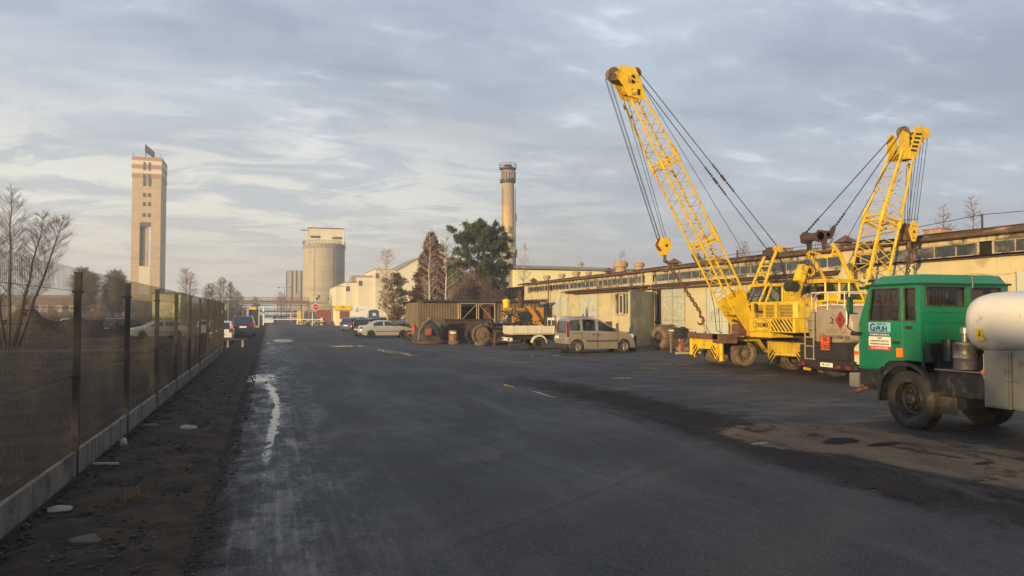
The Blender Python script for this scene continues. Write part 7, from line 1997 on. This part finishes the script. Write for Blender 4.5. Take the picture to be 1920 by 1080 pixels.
# machine house with counterweight
XR_, ya, yb = 16.0, 20.66, 23.02
ms = MB().prism([(XR_, ya + .10), (XR_, yb), (XR_ + .25, yb + .35), (20.6, yb + .35), (20.6, ya), (XR_ + .12, ya)], (0, 0, 1.79), (1, 0, 0), (0, 1, 0), (0, 0, .53)).build('machine_house', 'yellow_paint', c2, bevel=.02)
MB().box(XR_ + .2, 20.62, ya - .01, yb + .36, 2.321, 2.35).build('house_roof', 'yellow_paint', c2, bevel=.008)
cw = MB().prism([(XR_ - .06, ya + .02), (XR_ - .06, yb + .04), (XR_ + .22, yb + .38), (XR_ + 1.2, yb + .38), (XR_ + 1.2, ya - .02), (XR_ - .02, ya - .02)], (0, 0, 1.33), (1, 0, 0), (0, 1, 0), (0, 0, .455)).build('counterweight', 'yellow_paint', c2, bevel=.02)
MB().box(XR_ + .02, 17.1, 21.95, yb + .1, 1.14, 1.329).build('counterweight_foot', 'yellow_paint', cw, bevel=.02)
MB().box(17.22, 20.6, ya - .012, ya + .03, 1.34, 1.788).build('side_panel', 'yellow_paint', c2, bevel=.01)
lv = MB()
for y0_, y1_ in ((20.80, 21.42), (21.72, 22.18), (22.30, 22.78)):
    for k in range(9): lv.box(XR_ - .012, XR_ - .001, y0_, y1_, 1.84 + k * .046, 1.862 + k * .046)
lvo = lv.build('louvre_slot', 'dark_rust', ms)
lv = MB()
for y0_, y1_ in ((20.80, 21.42), (21.72, 22.18), (22.30, 22.78)):
    for z in (1.815, 2.262): lv.box(XR_ - .016, XR_ - .001, y0_ - .02, y1_ + .02, z, z + .016)
    for y in (y0_ - .035, y1_ + .02): lv.box(XR_ - .016, XR_ - .001, y, y + .016, 1.815, 2.278)
lv.build('louvre_frame', 'yellow_paint', ms)
MB().box(XR_ - .014, XR_ - .001, 21.50, 21.515, 1.8, 2.31).box(17.25, 17.262, ya - .016, ya - .001, 1.8, 2.31).box(18.3, 18.312, ya - .016, ya - .001, 1.8, 2.31).build('panel_seam', 'dark_rust', ms)
hazard(cw, XR_ - .061, 20.72, 21.80, 1.37, 1.765, 8, 1, .46)
hzc = MB()
for k in range(5):   # stripes on the chamfered corner
    z = 1.36 + k * .085; hzc.add([(XR_ - .066, yb + .06, z), (XR_ + .19, yb + .37, z + .16), (XR_ + .19, yb + .37, z + .20), (XR_ - .066, yb + .06, z + .04)], [(0, 1, 2, 3)])
hzc.build('hazard_stripe', 'hazard_black', cw)
text('lettering', 'ZREMB', 'hazard_black', cw, .23, (XR_ - .068, 22.33, 1.555), (0, -1, 0), (0, 0, 1), bold=.001, depth=.004, sx=1.02)
ov = MB(); pr = None
for k in range(33):
    a = 2 * math.pi * k / 32; q = Vector((XR_ - .066, 22.33 + .45 * math.copysign(abs(math.cos(a)) ** .7, math.cos(a)), 1.555 + .185 * math.copysign(abs(math.sin(a)) ** .9, math.sin(a))))
    if pr: ov.bar(pr, q, .014, .008)
    pr = q
ov.build('emblem_ring', 'hazard_black', cw)
MB().path([(XR_ - .02, 22.32, 2.02), (XR_ - .16, 22.34, 2.02), (XR_ - .18, 22.50, 2.04), (XR_ - .18, 22.52, 2.30)], .038, 10).build('exhaust_pipe', 'dark_rust', c2, smooth=True)
MB().lathe((18.0, Y, .92), (0, 0, 1), [(0, .01), (0, .80), (.18, .80), (.18, .01)], 30).box(16.9, 19.9, 21.0, 22.6, 1.12, 1.325).build('turntable', 'dark_rust', c2)
MB().box(17.3, 20.0, 20.75, 20.95, 1.16, 1.325).box(17.2, 17.6, 20.72, 21.0, 1.10, 1.325).build('house_frame', 'orange_paint', c2)
# winch post with drum lamp on the roof (boxy arm head with a ring)
arm = MB().bar((16.86, Y, 2.36), (17.08, Y, 2.95), .13, .16).bar((17.08, Y, 2.95), (17.22, Y, 3.2), .12, .15).tube((16.80, Y - .2, 2.45), (16.80, Y + .2, 2.45), .13, 12).bar((16.8, Y, 2.42), (17.6, Y, 2.55), .10, .10).bar((17.0, Y + .1, 2.36), (17.5, Y + .1, 2.62), .12, .12).tube((17.3, Y - .15, 2.5), (17.3, Y + .15, 2.5), .10, 10)
ao = arm.build('winch_arm', 'yellow_dirty', c2, bevel=.02)
u = Vector((.36, 0, .93)).normalized(); v = Vector((.93, 0, -.36))
MB().obox(Vector((17.10, Y, 3.30)), v * .13, S_ * .16, u * .30).build('arm_head', 'yellow_paint', ao, bevel=.03)
MB().obox(Vector((17.10, Y, 3.28)), v * .136, S_ * .166, u * .008).build('head_band', 'dark_rust', ao)
MB().lathe((17.42, Y, 3.38), (0, 1, 0), [(-.08, .10), (-.08, .185), (.08, .185), (.08, .10), (-.08, .10)], 22).build('arm_ring', 'yellow_paint', ao, smooth=True)
MB().lathe((17.42, Y, 3.38), (0, 1, 0), [(-.03, .001), (-.03, .10), (.03, .10), (.03, .001)], 16).build('ring_core', 'grime', ao)
MB().tube((16.75, Y + .25, 2.86), (16.75, Y - .15, 2.86), .17, 14).build('cable_drum', 'grime', c2)
# cab 2
Yk = 20.95; cb2 = MB()
for yy in (Yk, Yk + 1.15):
    for (a, b) in (((17.42, 2.37), (17.42, 3.0)), ((17.42, 3.0), (18.62, 3.0)), ((18.62, 3.0), (18.98, 2.37)), ((17.42, 2.38), (18.98, 2.38)), ((17.98, 2.38), (17.98, 3.0)), ((18.36, 2.38), (18.36, 3.0))): cb2.bar((a[0], yy, a[1]), (b[0], yy, b[1]), .065, .06)
for x, z in ((17.42, 3.0), (18.62, 3.0), (18.98, 2.37), (17.42, 2.37)): cb2.bar((x, Yk, z), (x, Yk + 1.15, z), .06)
cb2.box(17.36, 18.70, Yk - .05, Yk + 1.2, 3.03, 3.10).box(17.45, 17.96, Yk + .01, Yk + .04, 2.40, 2.62)
cbo = cb2.build('cab', 'yellow_paint', c2, bevel=.008)
MB().quad((17.45, Yk + .03, 2.62), (17.95, Yk + .03, 2.62), (17.95, Yk + .03, 2.97), (17.45, Yk + .03, 2.97)).quad((18.01, Yk + .02, 2.41), (18.33, Yk + .02, 2.41), (18.33, Yk + .02, 2.97), (18.01, Yk + .02, 2.97)).quad((18.39, Yk + .02, 2.41), (18.92, Yk + .02, 2.41), (18.62, Yk + .02, 2.97), (18.39, Yk + .02, 2.97)).quad((17.42, Yk + .03, 2.4), (17.42, Yk + 1.1, 2.4), (17.42, Yk + 1.1, 2.97), (17.42, Yk + .03, 2.97)).build('cab_window', 'car_glass', cbo)
MB().box(18.1, 18.5, Yk + .4, Yk + .8, 2.3, 2.6).box(18.0, 18.12, Yk + .4, Yk + .8, 2.6, 2.92).bar((18.6, Yk + .6, 2.3), (18.5, Yk + .6, 2.75), .03).build('operator_seat', 'seat_cloth', cbo, bevel=.03)
MB().box(16.9, 17.38, Y - .5, Y + .45, 2.352, 2.48).box(19.0, 19.5, Y - .7, Y + .6, 2.352, 2.56).box(17.5, 18.6, Y + .5, Y + 1.2, 2.352, 2.9).build('winch_cover', 'yellow_dirty', c2, bevel=.03)
# carrier 2
outrigger_box(c2, 16.32, 20.64, 22.50, 'yellow_dirty')
pn = MB()
for k in range(6): pn.box(16.30, 16.318, 21.02 + k * .20, 21.045 + k * .20, .64, .95)
pn.build('box_rib', 'yellow_dirty', c2)
hazard(c2, 16.315, 20.68, 21.02, .30, .72, 4, 1, .45); hazard(c2, 16.315, 22.12, 22.46, .30, .72, 4, -1, .45)
MB().tube((16.36, 21.0, .60), (16.36, 22.2, .58), .055, 10).build('push_bar', 'yellow_paint', c2, smooth=True)
MB().tube((16.40, 20.44, .38), (16.40, 20.44, .92), .085, 14).lathe((16.40, 20.44, .36), (0, 0, 1), [(0, .01), (0, .14), (.03, .14), (.03, .01)], 14).build('outrigger_leg', 'yellow_paint', c2, smooth=True)
MB().box(16.26, 16.5, 20.36, 20.9, .26, .36).box(16.25, 16.42, 20.9, 21.05, .2, .34).build('bumper_bar', 'grime', c2); MB().tube((16.3, 20.36, .20), (16.3, 20.62, .20), .05, 8).build('tow_pin', 'yellow_paint', c2)
MB().box(16.24, 16.259, 20.72, 20.84, .27, .35).build('tail_light', 'red_lamp', c2)
MB().box(16.35, 22.4, 21.0, 22.3, .70, .96).box(16.3, 22.4, 20.75, 22.5, 1.0, 1.03).box(16.32, 16.7, 22.2, 22.6, .95, 1.04).build('chassis_frame', 'dark_rust', c2, bevel=.01)
for x in (17.25, 20.3, 21.5):
    crane_wheel(c2, x, 20.95, -1, rim='dark_rust'); crane_wheel(c2, x, 22.75, 1, rim='dark_rust')
MB().tube((17.25, 21.1, .47), (17.25, 22.6, .47), .09, 8).tube((20.3, 21.1, .47), (20.3, 22.6, .47), .09, 8).build('axle', 'grime', c2)
MB().box(17.9, 19.6, 20.8, 22.2, .42, .9).build('tool_box', 'grime', c2, bevel=.01)

# ============================================================ SCRAP AND SMALL THINGS IN THE YARD
# big tyre standing by the doors
bt_ = thing('earthmover_tyre', 'huge muddy earthmover tyre standing upright beside the workbench and open door', 'tyre', (20.55, 37.35, 0), R(12))
MB().lathe((0, 0, .66), (-1, 0, 0), [(-.52, .34), (-.54, .40), (-.50, .58), (-.34, .655), (.34, .655), (.50, .58), (.54, .40), (.52, .34), (.3, .33), (-.3, .33), (-.52, .34)], 40).build('tyre', 'muddy_rubber', bt_, smooth=True)
lg = MB()
for k in range(22):
    a = 2 * math.pi * k / 22; e = Vector((0, math.cos(a), math.sin(a))); t_ = e.cross(Vector((1, 0, 0)))
    for s in (-1, 1): lg.obox(Vector((s * .26, 0, .66)) + e * .665 + t_ * .04 * s, Vector((.24, 0, 0)) + t_ * .05 * s, t_ * .035, e * .03)
lg.build('tread_lug', 'muddy_rubber', bt_)
MB().lathe((-.42, 0, .66), (-1, 0, 0), [(-.5, .33), (.06, .345), (.08, .30), (.0, .27), (-.02, .12), (.05, .10), (.05, .001)], 26).build('hub', 'dark_rust', bt_, smooth=True)
wb = thing_w('workbench', 'rickety steel workbench with white top between the big tyre and the left crane', 'workbench', (19.6, 33.6, 0))
MB().box(19.05, 20.6, 33.3, 34.3, 1.08, 1.14).build('tabletop', 'white_paint', wb)
for x in (19.1, 20.5):
    for y in (33.35, 34.2): MB().box(x, x + .06, y, y + .06, 0, 1.08).build('leg', 'orange_paint' if y < 34 and x < 20 else 'grey_box', wb)
MB().box(19.1, 20.5, 33.35, 33.39, .45, .49).box(19.1, 20.5, 33.35, 33.39, .75, .79).bar((19.2, 33.5, .1), (20.3, 34, 1.0), .04).box(19.3, 20.0, 33.5, 34, .12, .3).build('brace', 'grey_box', wb)
ra = thing_w('red_jack_stand', 'rusty red jack stand in front of the white topped workbench', 'jack stand', (18.95, 32.8, 0))
MB().box(18.9, 19.05, 32.8, 32.9, 0.05, .72).build('post', 'red_board', ra); MB().box(18.75, 19.2, 32.65, 33.05, 0, .06).build('base', 'rust', ra)
wl = thing_w('timber_beam', 'flat yellowish timber lying before the workbench legs', 'timber', (18.6, 32.2, 0))
MB().box(18.3, 19.6, 32.2, 32.32, .04, .14).build('plank', 'wood_frame', wl); MB().box(18.4, 18.5, 32.1, 32.4, 0, .04).build('block', 'grime', wl)
dk = thing_w('rubber_bin', 'dark round bin tucked at the nose of the gold van', 'bin', (17.85, 36.4, 0))
MB().lathe((17.95, 36.3, 0), (0, 0, 1), [(0, .01), (0, .27), (.75, .31), (.78, .32), (.78, .01)], 18).build('body', 'rubber', dk, smooth=True)
MB().lathe((17.95, 36.3, .3), (0, 0, 1), [(0, .30), (.03, .31), (.06, .30)], 18).build('hoop', 'grime', dk)
bd = thing_w('leaning_board', 'small rust brown board leaning on the wall behind the gold van', 'board', (19.9, 44.5, 0))
MB().obox((21.9, 47.6, 1.0), (.25, 0, 0), (0, .03, 0), (.05, .1, .42)).build('board', 'rust', bd)

# red gas bottle, tarpaulin heap, drum, buckets
gb = thing_w('gas_bottle', 'upright red gas bottle left of the tarpaulin covered cone', 'gas bottle', (9.55, 52.6, 0))
MB().lathe((9.55, 52.6, 0), (0, 0, 1), [(0, .01), (0, .16), (1.0, .16), (1.12, .13), (1.2, .07), (1.28, .07), (1.28, .01)], 16).build('body', 'bottle_red', gb, smooth=True)
MB().tube((9.55, 52.6, 1.28), (9.55, 52.6, 1.36), .03, 6).build('valve', 'dark_metal', gb)
tp = thing_w('bulldozer_bucket', 'dark round backed bucket with a red patch standing on its rusty rim', 'bucket', (9.9, 49, 0))
b = MB(); n, m_ = 30, 9; vs = []
for j in range(m_ + 1):
    f = j / m_
    for i in range(n):
        a = 2 * math.pi * i / n; r = .98 * (1 - f ** 2.2 * .86) * (1 + .30 * noise.noise((math.cos(a) * 1.5, math.sin(a) * 1.5, f * 2)))
        vs.append((10.0 + r * math.cos(a) * 1.06 - .12 * f, 49.4 + r * math.sin(a) * .8, .16 + 1.40 * f))
b.add(vs, [(j * n + i, j * n + (i + 1) % n, (j + 1) * n + (i + 1) % n, (j + 1) * n + i) for j in range(m_) for i in range(n)] + [tuple(m_ * n + i for i in range(n))])
b.build('shell', 'tarp', tp, smooth=True)
MB().lathe((10.0, 49.3, 0.02), (0, 0, 1), [(0, .9), (0, 1.06), (.12, 1.10), (.18, 1.0), (.18, .9)], 30).build('rim', 'rust', tp, smooth=True)
MB().obox((9.72, 48.60, .78), (.20, -.06, 0), (.0, .015, 0.01), (.03, .10, .20)).build('red_patch', 'rust_red', tp)
MB().path([(9.12, 48.75, .2), (9.2, 48.75, .9), (9.5, 48.9, 1.35), (9.9, 49, 1.58), (10.3, 49.1, 1.45)], .045, 7).sphere((9.9, 49, 1.6), .13, 8, 5, (1.4, 1, .7)).build('edge_hoop', 'grey_box', tp)
dr = thing_w('oil_drum', 'rust orange steel drum with a pale label right of the round bucket', 'drum', (11.5, 49, 0))
MB().lathe((11.47, 49, 0), (0, 0, 1), [(0, .01), (0, .30), (.03, .315), (.28, .30), (.30, .315), (.33, .30), (.56, .30), (.58, .315), (.61, .30), (.84, .30), (.87, .315), (.87, .29), (.85, .01)], 24).build('body', 'drum_rust', dr, smooth=True)
lbp = MB()
for k in range(6):
    a, c = R(-140 + k * 12), R(-128 + k * 12); lbp.quad((11.47 + .312 * math.cos(a), 49 + .312 * math.sin(a), .66), (11.47 + .312 * math.cos(c), 49 + .312 * math.sin(c), .66), (11.47 + .312 * math.cos(c), 49 + .312 * math.sin(c), .76), (11.47 + .312 * math.cos(a), 49 + .312 * math.sin(a), .76))
lbp.build('label', 'sign_cream', dr)
bk = thing_w('plastic_bucket', 'green plastic tub on a white bucket behind the drum', 'bucket', (10.9, 51, 0))
MB().lathe((10.95, 51.2, .86), (0, 0, 1), [(0, .01), (0, .19), (.3, .29), (.34, .30), (.34, .01)], 18).build('tub', 'plastic_green', bk, smooth=True)
MB().lathe((10.95, 51.2, .5), (0, 0, 1), [(0, .01), (0, .19), (.36, .2), (.36, .01)], 16).build('bucket', 'white_paint', bk, smooth=True); MB().box(10.72, 10.75, 51, 51.3, .55, .75).build('label', 'bottle_red', bk); MB().box(10.7, 11.2, 50.95, 51.45, 0, .5).build('crate', 'grime', bk)
def tyre(x, y, r, w, lb, z=0, m='rubber', group='old tyres lying before the scrap row'):
    t = MB().lathe((0, 0, w / 2), (0, 0, 1), [(-w / 2, r * .55), (-w / 2, r * .88), (-w * .3, r), (w * .3, r), (w / 2, r * .88), (w / 2, r * .55), (w * .3, r * .5), (-w * .3, r * .5), (-w / 2, r * .55)], 26).build('old_tyre', m, smooth=True)
    t.location = (x, y, z); return tag(t, lb, 'tyre', group)
tyre(11.05, 47.0, .36, .22, 'brown tyre with a scrap on it lying right of the round bucket', m='muddy_rubber')
tyre(12.25, 45.0, .40, .26, 'pale brown tyre lying in front of the crawler drive wheel', m='muddy_rubber')
tyre(13.35, 46.0, .34, .2, 'dark tyre lying left of the white lorry tail')
# skip / container behind
sp = thing_w('steel_skip', 'dark open steel skip between the drum and the crawler tracks', 'skip', (12.6, 52, 0))
MB().prism([(11.2, 0.1), (11.35, 1.55), (14.4, 1.55), (14.5, .1)], (0, 51.0, 0), (1, 0, 0), (0, 0, 1), (0, 1.6, 0)).build('body', 'dark_rust', sp); MB().box(11.3, 14.45, 50.93, 51.0, 1.48, 1.58).build('lip', 'dark_metal', sp)
# crawler undercarriage
cr_ = thing_w('crawler_undercarriage', 'stripped crawler undercarriage with a big round sprocket and track shoes', 'machine part', (13.2, 48, 0))
def track(y, x0, x1, zc, r):
    b = MB(); pts = []
    for k in range(13): a = R(90 + 15 * k); pts.append((x0 + r * math.cos(a), zc + r * math.sin(a), a))
    L = x1 - x0; nst = int(L / .16)
    for k in range(1, nst): pts.append((x0 + L * k / nst, zc - r, R(270)))
    for k in range(13): a = R(270 + 15 * k); pts.append((x1 + r * .8 * math.cos(a), zc - r * .2 + r * .8 * math.sin(a), a))
    for k in range(1, nst): pts.append((x1 - L * k / nst, zc + r * .6 + r * .4 * k / nst - .06 * math.sin(math.pi * k / nst), R(90)))
    for x, z, a in pts:
        e = Vector((math.cos(a), 0, math.sin(a))); t_ = Vector((-e.z, 0, e.x)); c = Vector((x, y, z))
        b.obox(c, t_ * .07, (0, .24, 0), e * .02).obox(c + e * .03 - t_ * .05, t_ * .015, (0, .24, 0), e * .035)
    return b
track(46.6, 12.75, 15.6, .62, .60).build('track', 'muddy_rubber', cr_)
track(48.3, 12.75, 15.6, .62, .60).build('track', 'dark_rust', cr_)
MB().lathe((12.75, 46.6, .62), (0, -1, 0), [(-.1, .01), (-.1, .46), (.12, .50), (.16, .40), (.16, .16), (.22, .14), (.22, .01)], 22).build('sprocket', 'muddy_rubber', cr_, smooth=True)
MB().box(12.9, 15.5, 46.5, 46.7, .4, .75).box(13.0, 15.5, 46.7, 48.2, .55, .95).box(13.3, 15.4, 46.9, 48, .95, 1.2).build('frame', 'grime', cr_, bevel=.02)
for k in range(4):
    MB().lathe((13.3 + .6 * k, 46.45, .28), (0, -1, 0), [(-.1, .01), (-.1, .16), (.1, .16), (.12, .05), (.12, .01)], 12).build('track_roller', 'dark_rust', cr_, smooth=True)
# junk pile lying on top of the undercarriage
jk = MB(); rnd = random.Random(9)
for k in range(70):
    c = (rnd.uniform(12.7, 16.0), rnd.uniform(46.3, 48.3), 1.18 + rnd.uniform(0, .22)); a = rnd.random() * 3.14; L = rnd.uniform(.05, .35)
    jk.obox(c, (math.cos(a) * L, math.sin(a) * L, rnd.uniform(-.1, .1)), (-math.sin(a) * .04, math.cos(a) * .04, 0), (0, 0, rnd.uniform(.02, .08)))
tag(jk.build('scrap_pile', 'dark_rust'), 'jumble of rusty offcuts heaped on the crawler undercarriage', 'scrap', kind='stuff')
rag = rock('blue_rag', (13.0, 46.7, 1.27), .28, (1.3, .9, .45), 'blue_cloth', 'bundle of grey blue rags on top of the crawler sprocket', 'rag', 4)
rag2 = rock('blue_rag', (14.1, 46.9, 1.36), .22, (2.0, .8, .25), 'blue_cloth', 'flat grey blue sheet lying over the scrap in the middle', 'rag', 6)
# trestles
def trestle(x, y, lb):
    t = thing('trestle', lb, 'trestle', (x, y, 0), group='rusty trestles before the crawler tracks')
    MB().box(-.62, .62, -.05, .05, .86, .94).build('beam', 'rust', t)
    for sx in (-.5, .5):
        MB().bar((sx, 0, .88), (sx - .08, -.22, 0), .05).bar((sx, 0, .88), (sx - .08, .22, 0), .05).bar((sx - .06, -.14, .3), (sx - .06, .14, .3), .04).build('leg', 'rust', t)
    MB().bar((-.48, -.06, .2), (.45, -.06, .8), .035).build('brace', 'rust', t)
trestle(13.35, 44.0, 'rusty trestle standing in front of the crawler tracks')
# engine unit with yellow filter and stack
en = thing_w('engine_unit', 'orange engine unit with a yellow air filter pot and dark exhaust stack', 'machine', (15.6, 49, 0))
MB().box(14.5, 16.9, 48.3, 49.6, .55, 1.25).box(15.3, 16.4, 48.25, 49.5, 1.25, 1.95).build('engine_block', 'grime', en, bevel=.03)
MB().box(14.62, 16.1, 48.2, 48.35, 2.18, 2.34).box(14.62, 14.72, 48.2, 48.3, 1.5, 2.18).build('frame', 'orange_paint', en, bevel=.01)
MB().box(15.2, 15.7, 48.05, 48.2, 1.35, 1.75).prism([(15.2, 1.75), (15.7, 1.75), (15.45, 1.95)], (0, 48.05, 0), (1, 0, 0), (0, 0, 1), (0, .15, 0)).build('side_box', 'orange_paint', en, bevel=.01)
MB().prism([(16.3, 1.15), (16.75, 1.95), (17.35, 1.15)], (0, 48.0, 0), (1, 0, 0), (0, 0, 1), (0, .3, 0)).prism([(16.1, 2.45), (16.4, 2.45), (17.1, 1.6), (16.9, 1.4)], (0, 47.9, 0), (1, 0, 0), (0, 0, 1), (0, .12, 0)).box(16.95, 17.45, 48.2, 48.5, 1.45, 2.35).build('lift_arm', 'orange_paint', en, bevel=.01)
MB().prism([(15.7, 1.15), (15.75, 2.05), (16.3, 2.1), (16.6, 1.9), (16.2, 1.15)], (0, 47.95, 0), (1, 0, 0), (0, 0, 1), (0, .08, 0)).build('guard', 'dark_metal', en)
MB().lathe((14.88, 48.3, 2.34), (0, 0, 1), [(0, .01), (0, .22), (.32, .22), (.33, .26), (.52, .26), (.53, .2), (.56, .12), (.62, .05)], 20).build('air_filter', 'sign_yellow', en, smooth=True)
MB().lathe((14.88, 48.3, 2.93), (0, 0, 1), [(0, .10), (.08, .14), (.14, .10), (.14, .01)], 14).build('filter_cap', 'dark_rust', en)
MB().tube((15.85, 48.3, 2.3), (15.85, 48.3, 3.1), .19, 14).tube((15.85, 48.3, 3.1), (15.85, 48.3, 3.45), .10, 10).build('exhaust_stack', 'dark_rust', en, smooth=True)
jk = MB(); rnd = random.Random(19)
for k in range(60):
    p = Vector((rnd.uniform(14.2, 17.2), rnd.uniform(47.9, 48.3), rnd.uniform(.9, 2.1))); q = p + Vector((rnd.uniform(-.4, .4), rnd.uniform(-.1, .1), rnd.uniform(-.35, .35)))
    if p.z > 1.6 and p.x > 16.2: continue
    jk.tube(p, q, rnd.uniform(.012, .045), 6)
jk.build('hoses_and_rods', 'dark_metal', en)
# stuff at the foot of the shed left
pa = thing_w('pallet_stack', 'stack of weathered pallets at the left foot of the shed', 'pallets', (12.4, 57, 0))
for k in range(4): MB().box(11.6, 12.8, 57, 58, .1 + k * .18, .14 + k * .18).box(11.6, 11.7, 57, 58, k * .18, .1 + k * .18).box(12.7, 12.8, 57, 58, k * .18, .1 + k * .18).build('pallet', 'faded_print', pa)
sc_ = MB(); rnd = random.Random(2)
for k in range(60):
    c = (rnd.uniform(9.6, 12.2), rnd.uniform(55.5, 58), .1 + rnd.uniform(0, .6)); a = rnd.random() * 3.14; L = rnd.uniform(.1, .5)
    sc_.obox(c, (math.cos(a) * L, math.sin(a) * L, rnd.uniform(-.2, .2)), (-math.sin(a) * .05, math.cos(a) * .05, 0), (0, 0, .04))
tag(sc_.build('timber_scrap', 'dark_rust'), 'dark heap of timber and metal offcuts between the silver saloon and the shed', 'scrap', kind='stuff')
bx = thing_w('white_bench', 'low dark bench board standing past the fence end', 'bench', (-1.9, 45, 0))
MB().box(-2.4, -1.2, 47.0, 47.35, .42, .48).build('seat', 'dark_rust', bx); MB().box(-2.3, -2.2, 47.05, 47.3, 0, .42).box(-1.5, -1.4, 47.05, 47.3, 0, .42).build('leg', 'concrete', bx)

# person at the gate
def person(loc, rz, label):
    t = thing('person', label, 'person', loc, rz)
    J = {'pel': (0, 0, .95), 'sp': (0, .01, 1.18), 'ch': (0, 0, 1.40), 'nk': (0, 0, 1.53), 'hd': (0, .01, 1.63), 'ht': (0, .01, 1.76),
         'hl': (-.10, 0, .90), 'kl': (-.12, .03, .50), 'al': (-.12, 0, .09), 'tl': (-.14, .16, .04), 'hr': (.10, 0, .90), 'kr': (.12, .02, .50), 'ar': (.13, 0, .09), 'tr': (.15, .16, .04),
         'sl': (-.19, 0, 1.42), 'el': (-.25, -.02, 1.14), 'wl': (-.22, .10, .92), 'fl': (-.21, .15, .84), 'sr': (.19, 0, 1.42), 'er': (.26, -.02, 1.14), 'wr': (.23, .12, .93), 'fr': (.22, .17, .85)}
    Rr = dict(pel=.15, sp=.145, ch=.165, nk=.06, hd=.095, ht=.075, hl=.10, kl=.065, al=.05, tl=.035, hr=.10, kr=.065, ar=.05, tr=.035, sl=.08, el=.055, wl=.04, fl=.03, sr=.08, er=.055, wr=.04, fr=.03)
    E_ = [('pel', 'sp'), ('sp', 'ch'), ('ch', 'nk'), ('nk', 'hd'), ('hd', 'ht'), ('pel', 'hl'), ('hl', 'kl'), ('kl', 'al'), ('al', 'tl'), ('pel', 'hr'), ('hr', 'kr'), ('kr', 'ar'), ('ar', 'tr'), ('ch', 'sl'), ('sl', 'el'), ('el', 'wl'), ('wl', 'fl'), ('ch', 'sr'), ('sr', 'er'), ('er', 'wr'), ('wr', 'fr')]
    ks = list(J); me = bpy.data.meshes.new('body'); me.from_pydata([J[k] for k in ks], [(ks.index(a), ks.index(b)) for a, b in E_], [])
    o = bpy.data.objects.new('body', me); COL.objects.link(o); o.parent = t
    sk = o.modifiers.new('skin', 'SKIN'); o.modifiers.new('sub', 'SUBSURF').levels = 1; o.modifiers['sub'].render_levels = 1
    for i, k in enumerate(ks): me.skin_vertices[0].data[i].radius = (Rr[k], Rr[k] * (.75 if k in ('pel', 'sp', 'ch') else 1)); me.skin_vertices[0].data[i].use_root = (k == 'pel')
    me.materials.append(MATS['cloth_dark'])
    MB().sphere((0, .04, 1.66), .085, 10, 8, (.9, .9, 1.15)).sphere((0, .125, 1.65), .018, 6, 4).build('face', 'skin', t, smooth=True)
    MB().sphere((0, -.005, 1.70), .105, 10, 8, (.95, 1.05, .95)).build('cap', 'cloth_dark', t, smooth=True)
    return t
person((.95, 146.5, 0), R(160), 'person in dark clothing standing at the barrier with both arms low')

# unseen trees added past the left shoulder to keep low sun off near ground
belt('shade_tree_belt', [(-45 - .6 * k_ - 1.2 * ((i_ * 7) % 3), -25 + .8 * k_ - .9 * ((i_ * 7) % 3)) for i_, k_ in enumerate(range(-60, 80, 2))], 5, 'unseen tree belt added behind the viewpoint on the left to shade the yard', 7.6, 8.9)

# ============================================================ HAZE
hm = bpy.data.materials.new('haze_air'); hm.use_nodes = True
g = G(hm.node_tree); g.N.clear()
o = g.n('ShaderNodeOutputMaterial'); v = g.n('ShaderNodeVolumePrincipled')
v.inputs['Color'].default_value = (0.97, 0.97, 0.98, 1); v.inputs['Density'].default_value = 0.0012; v.inputs['Anisotropy'].default_value = 0.25
g.L.new(v.outputs[0], o.inputs['Volume']); MATS['haze_air'] = hm
hz = MB().box(-172, 460, -92, 720, -1.0, 60).build('haze', 'haze_air')
tag(hz, kind='stuff')
hz['label'] = 'thin pale morning haze over the whole yard'
SC.cycles.volume_bounces = 0
SC.cycles.max_bounces = 6
SC.cycles.transparent_max_bounces = 12
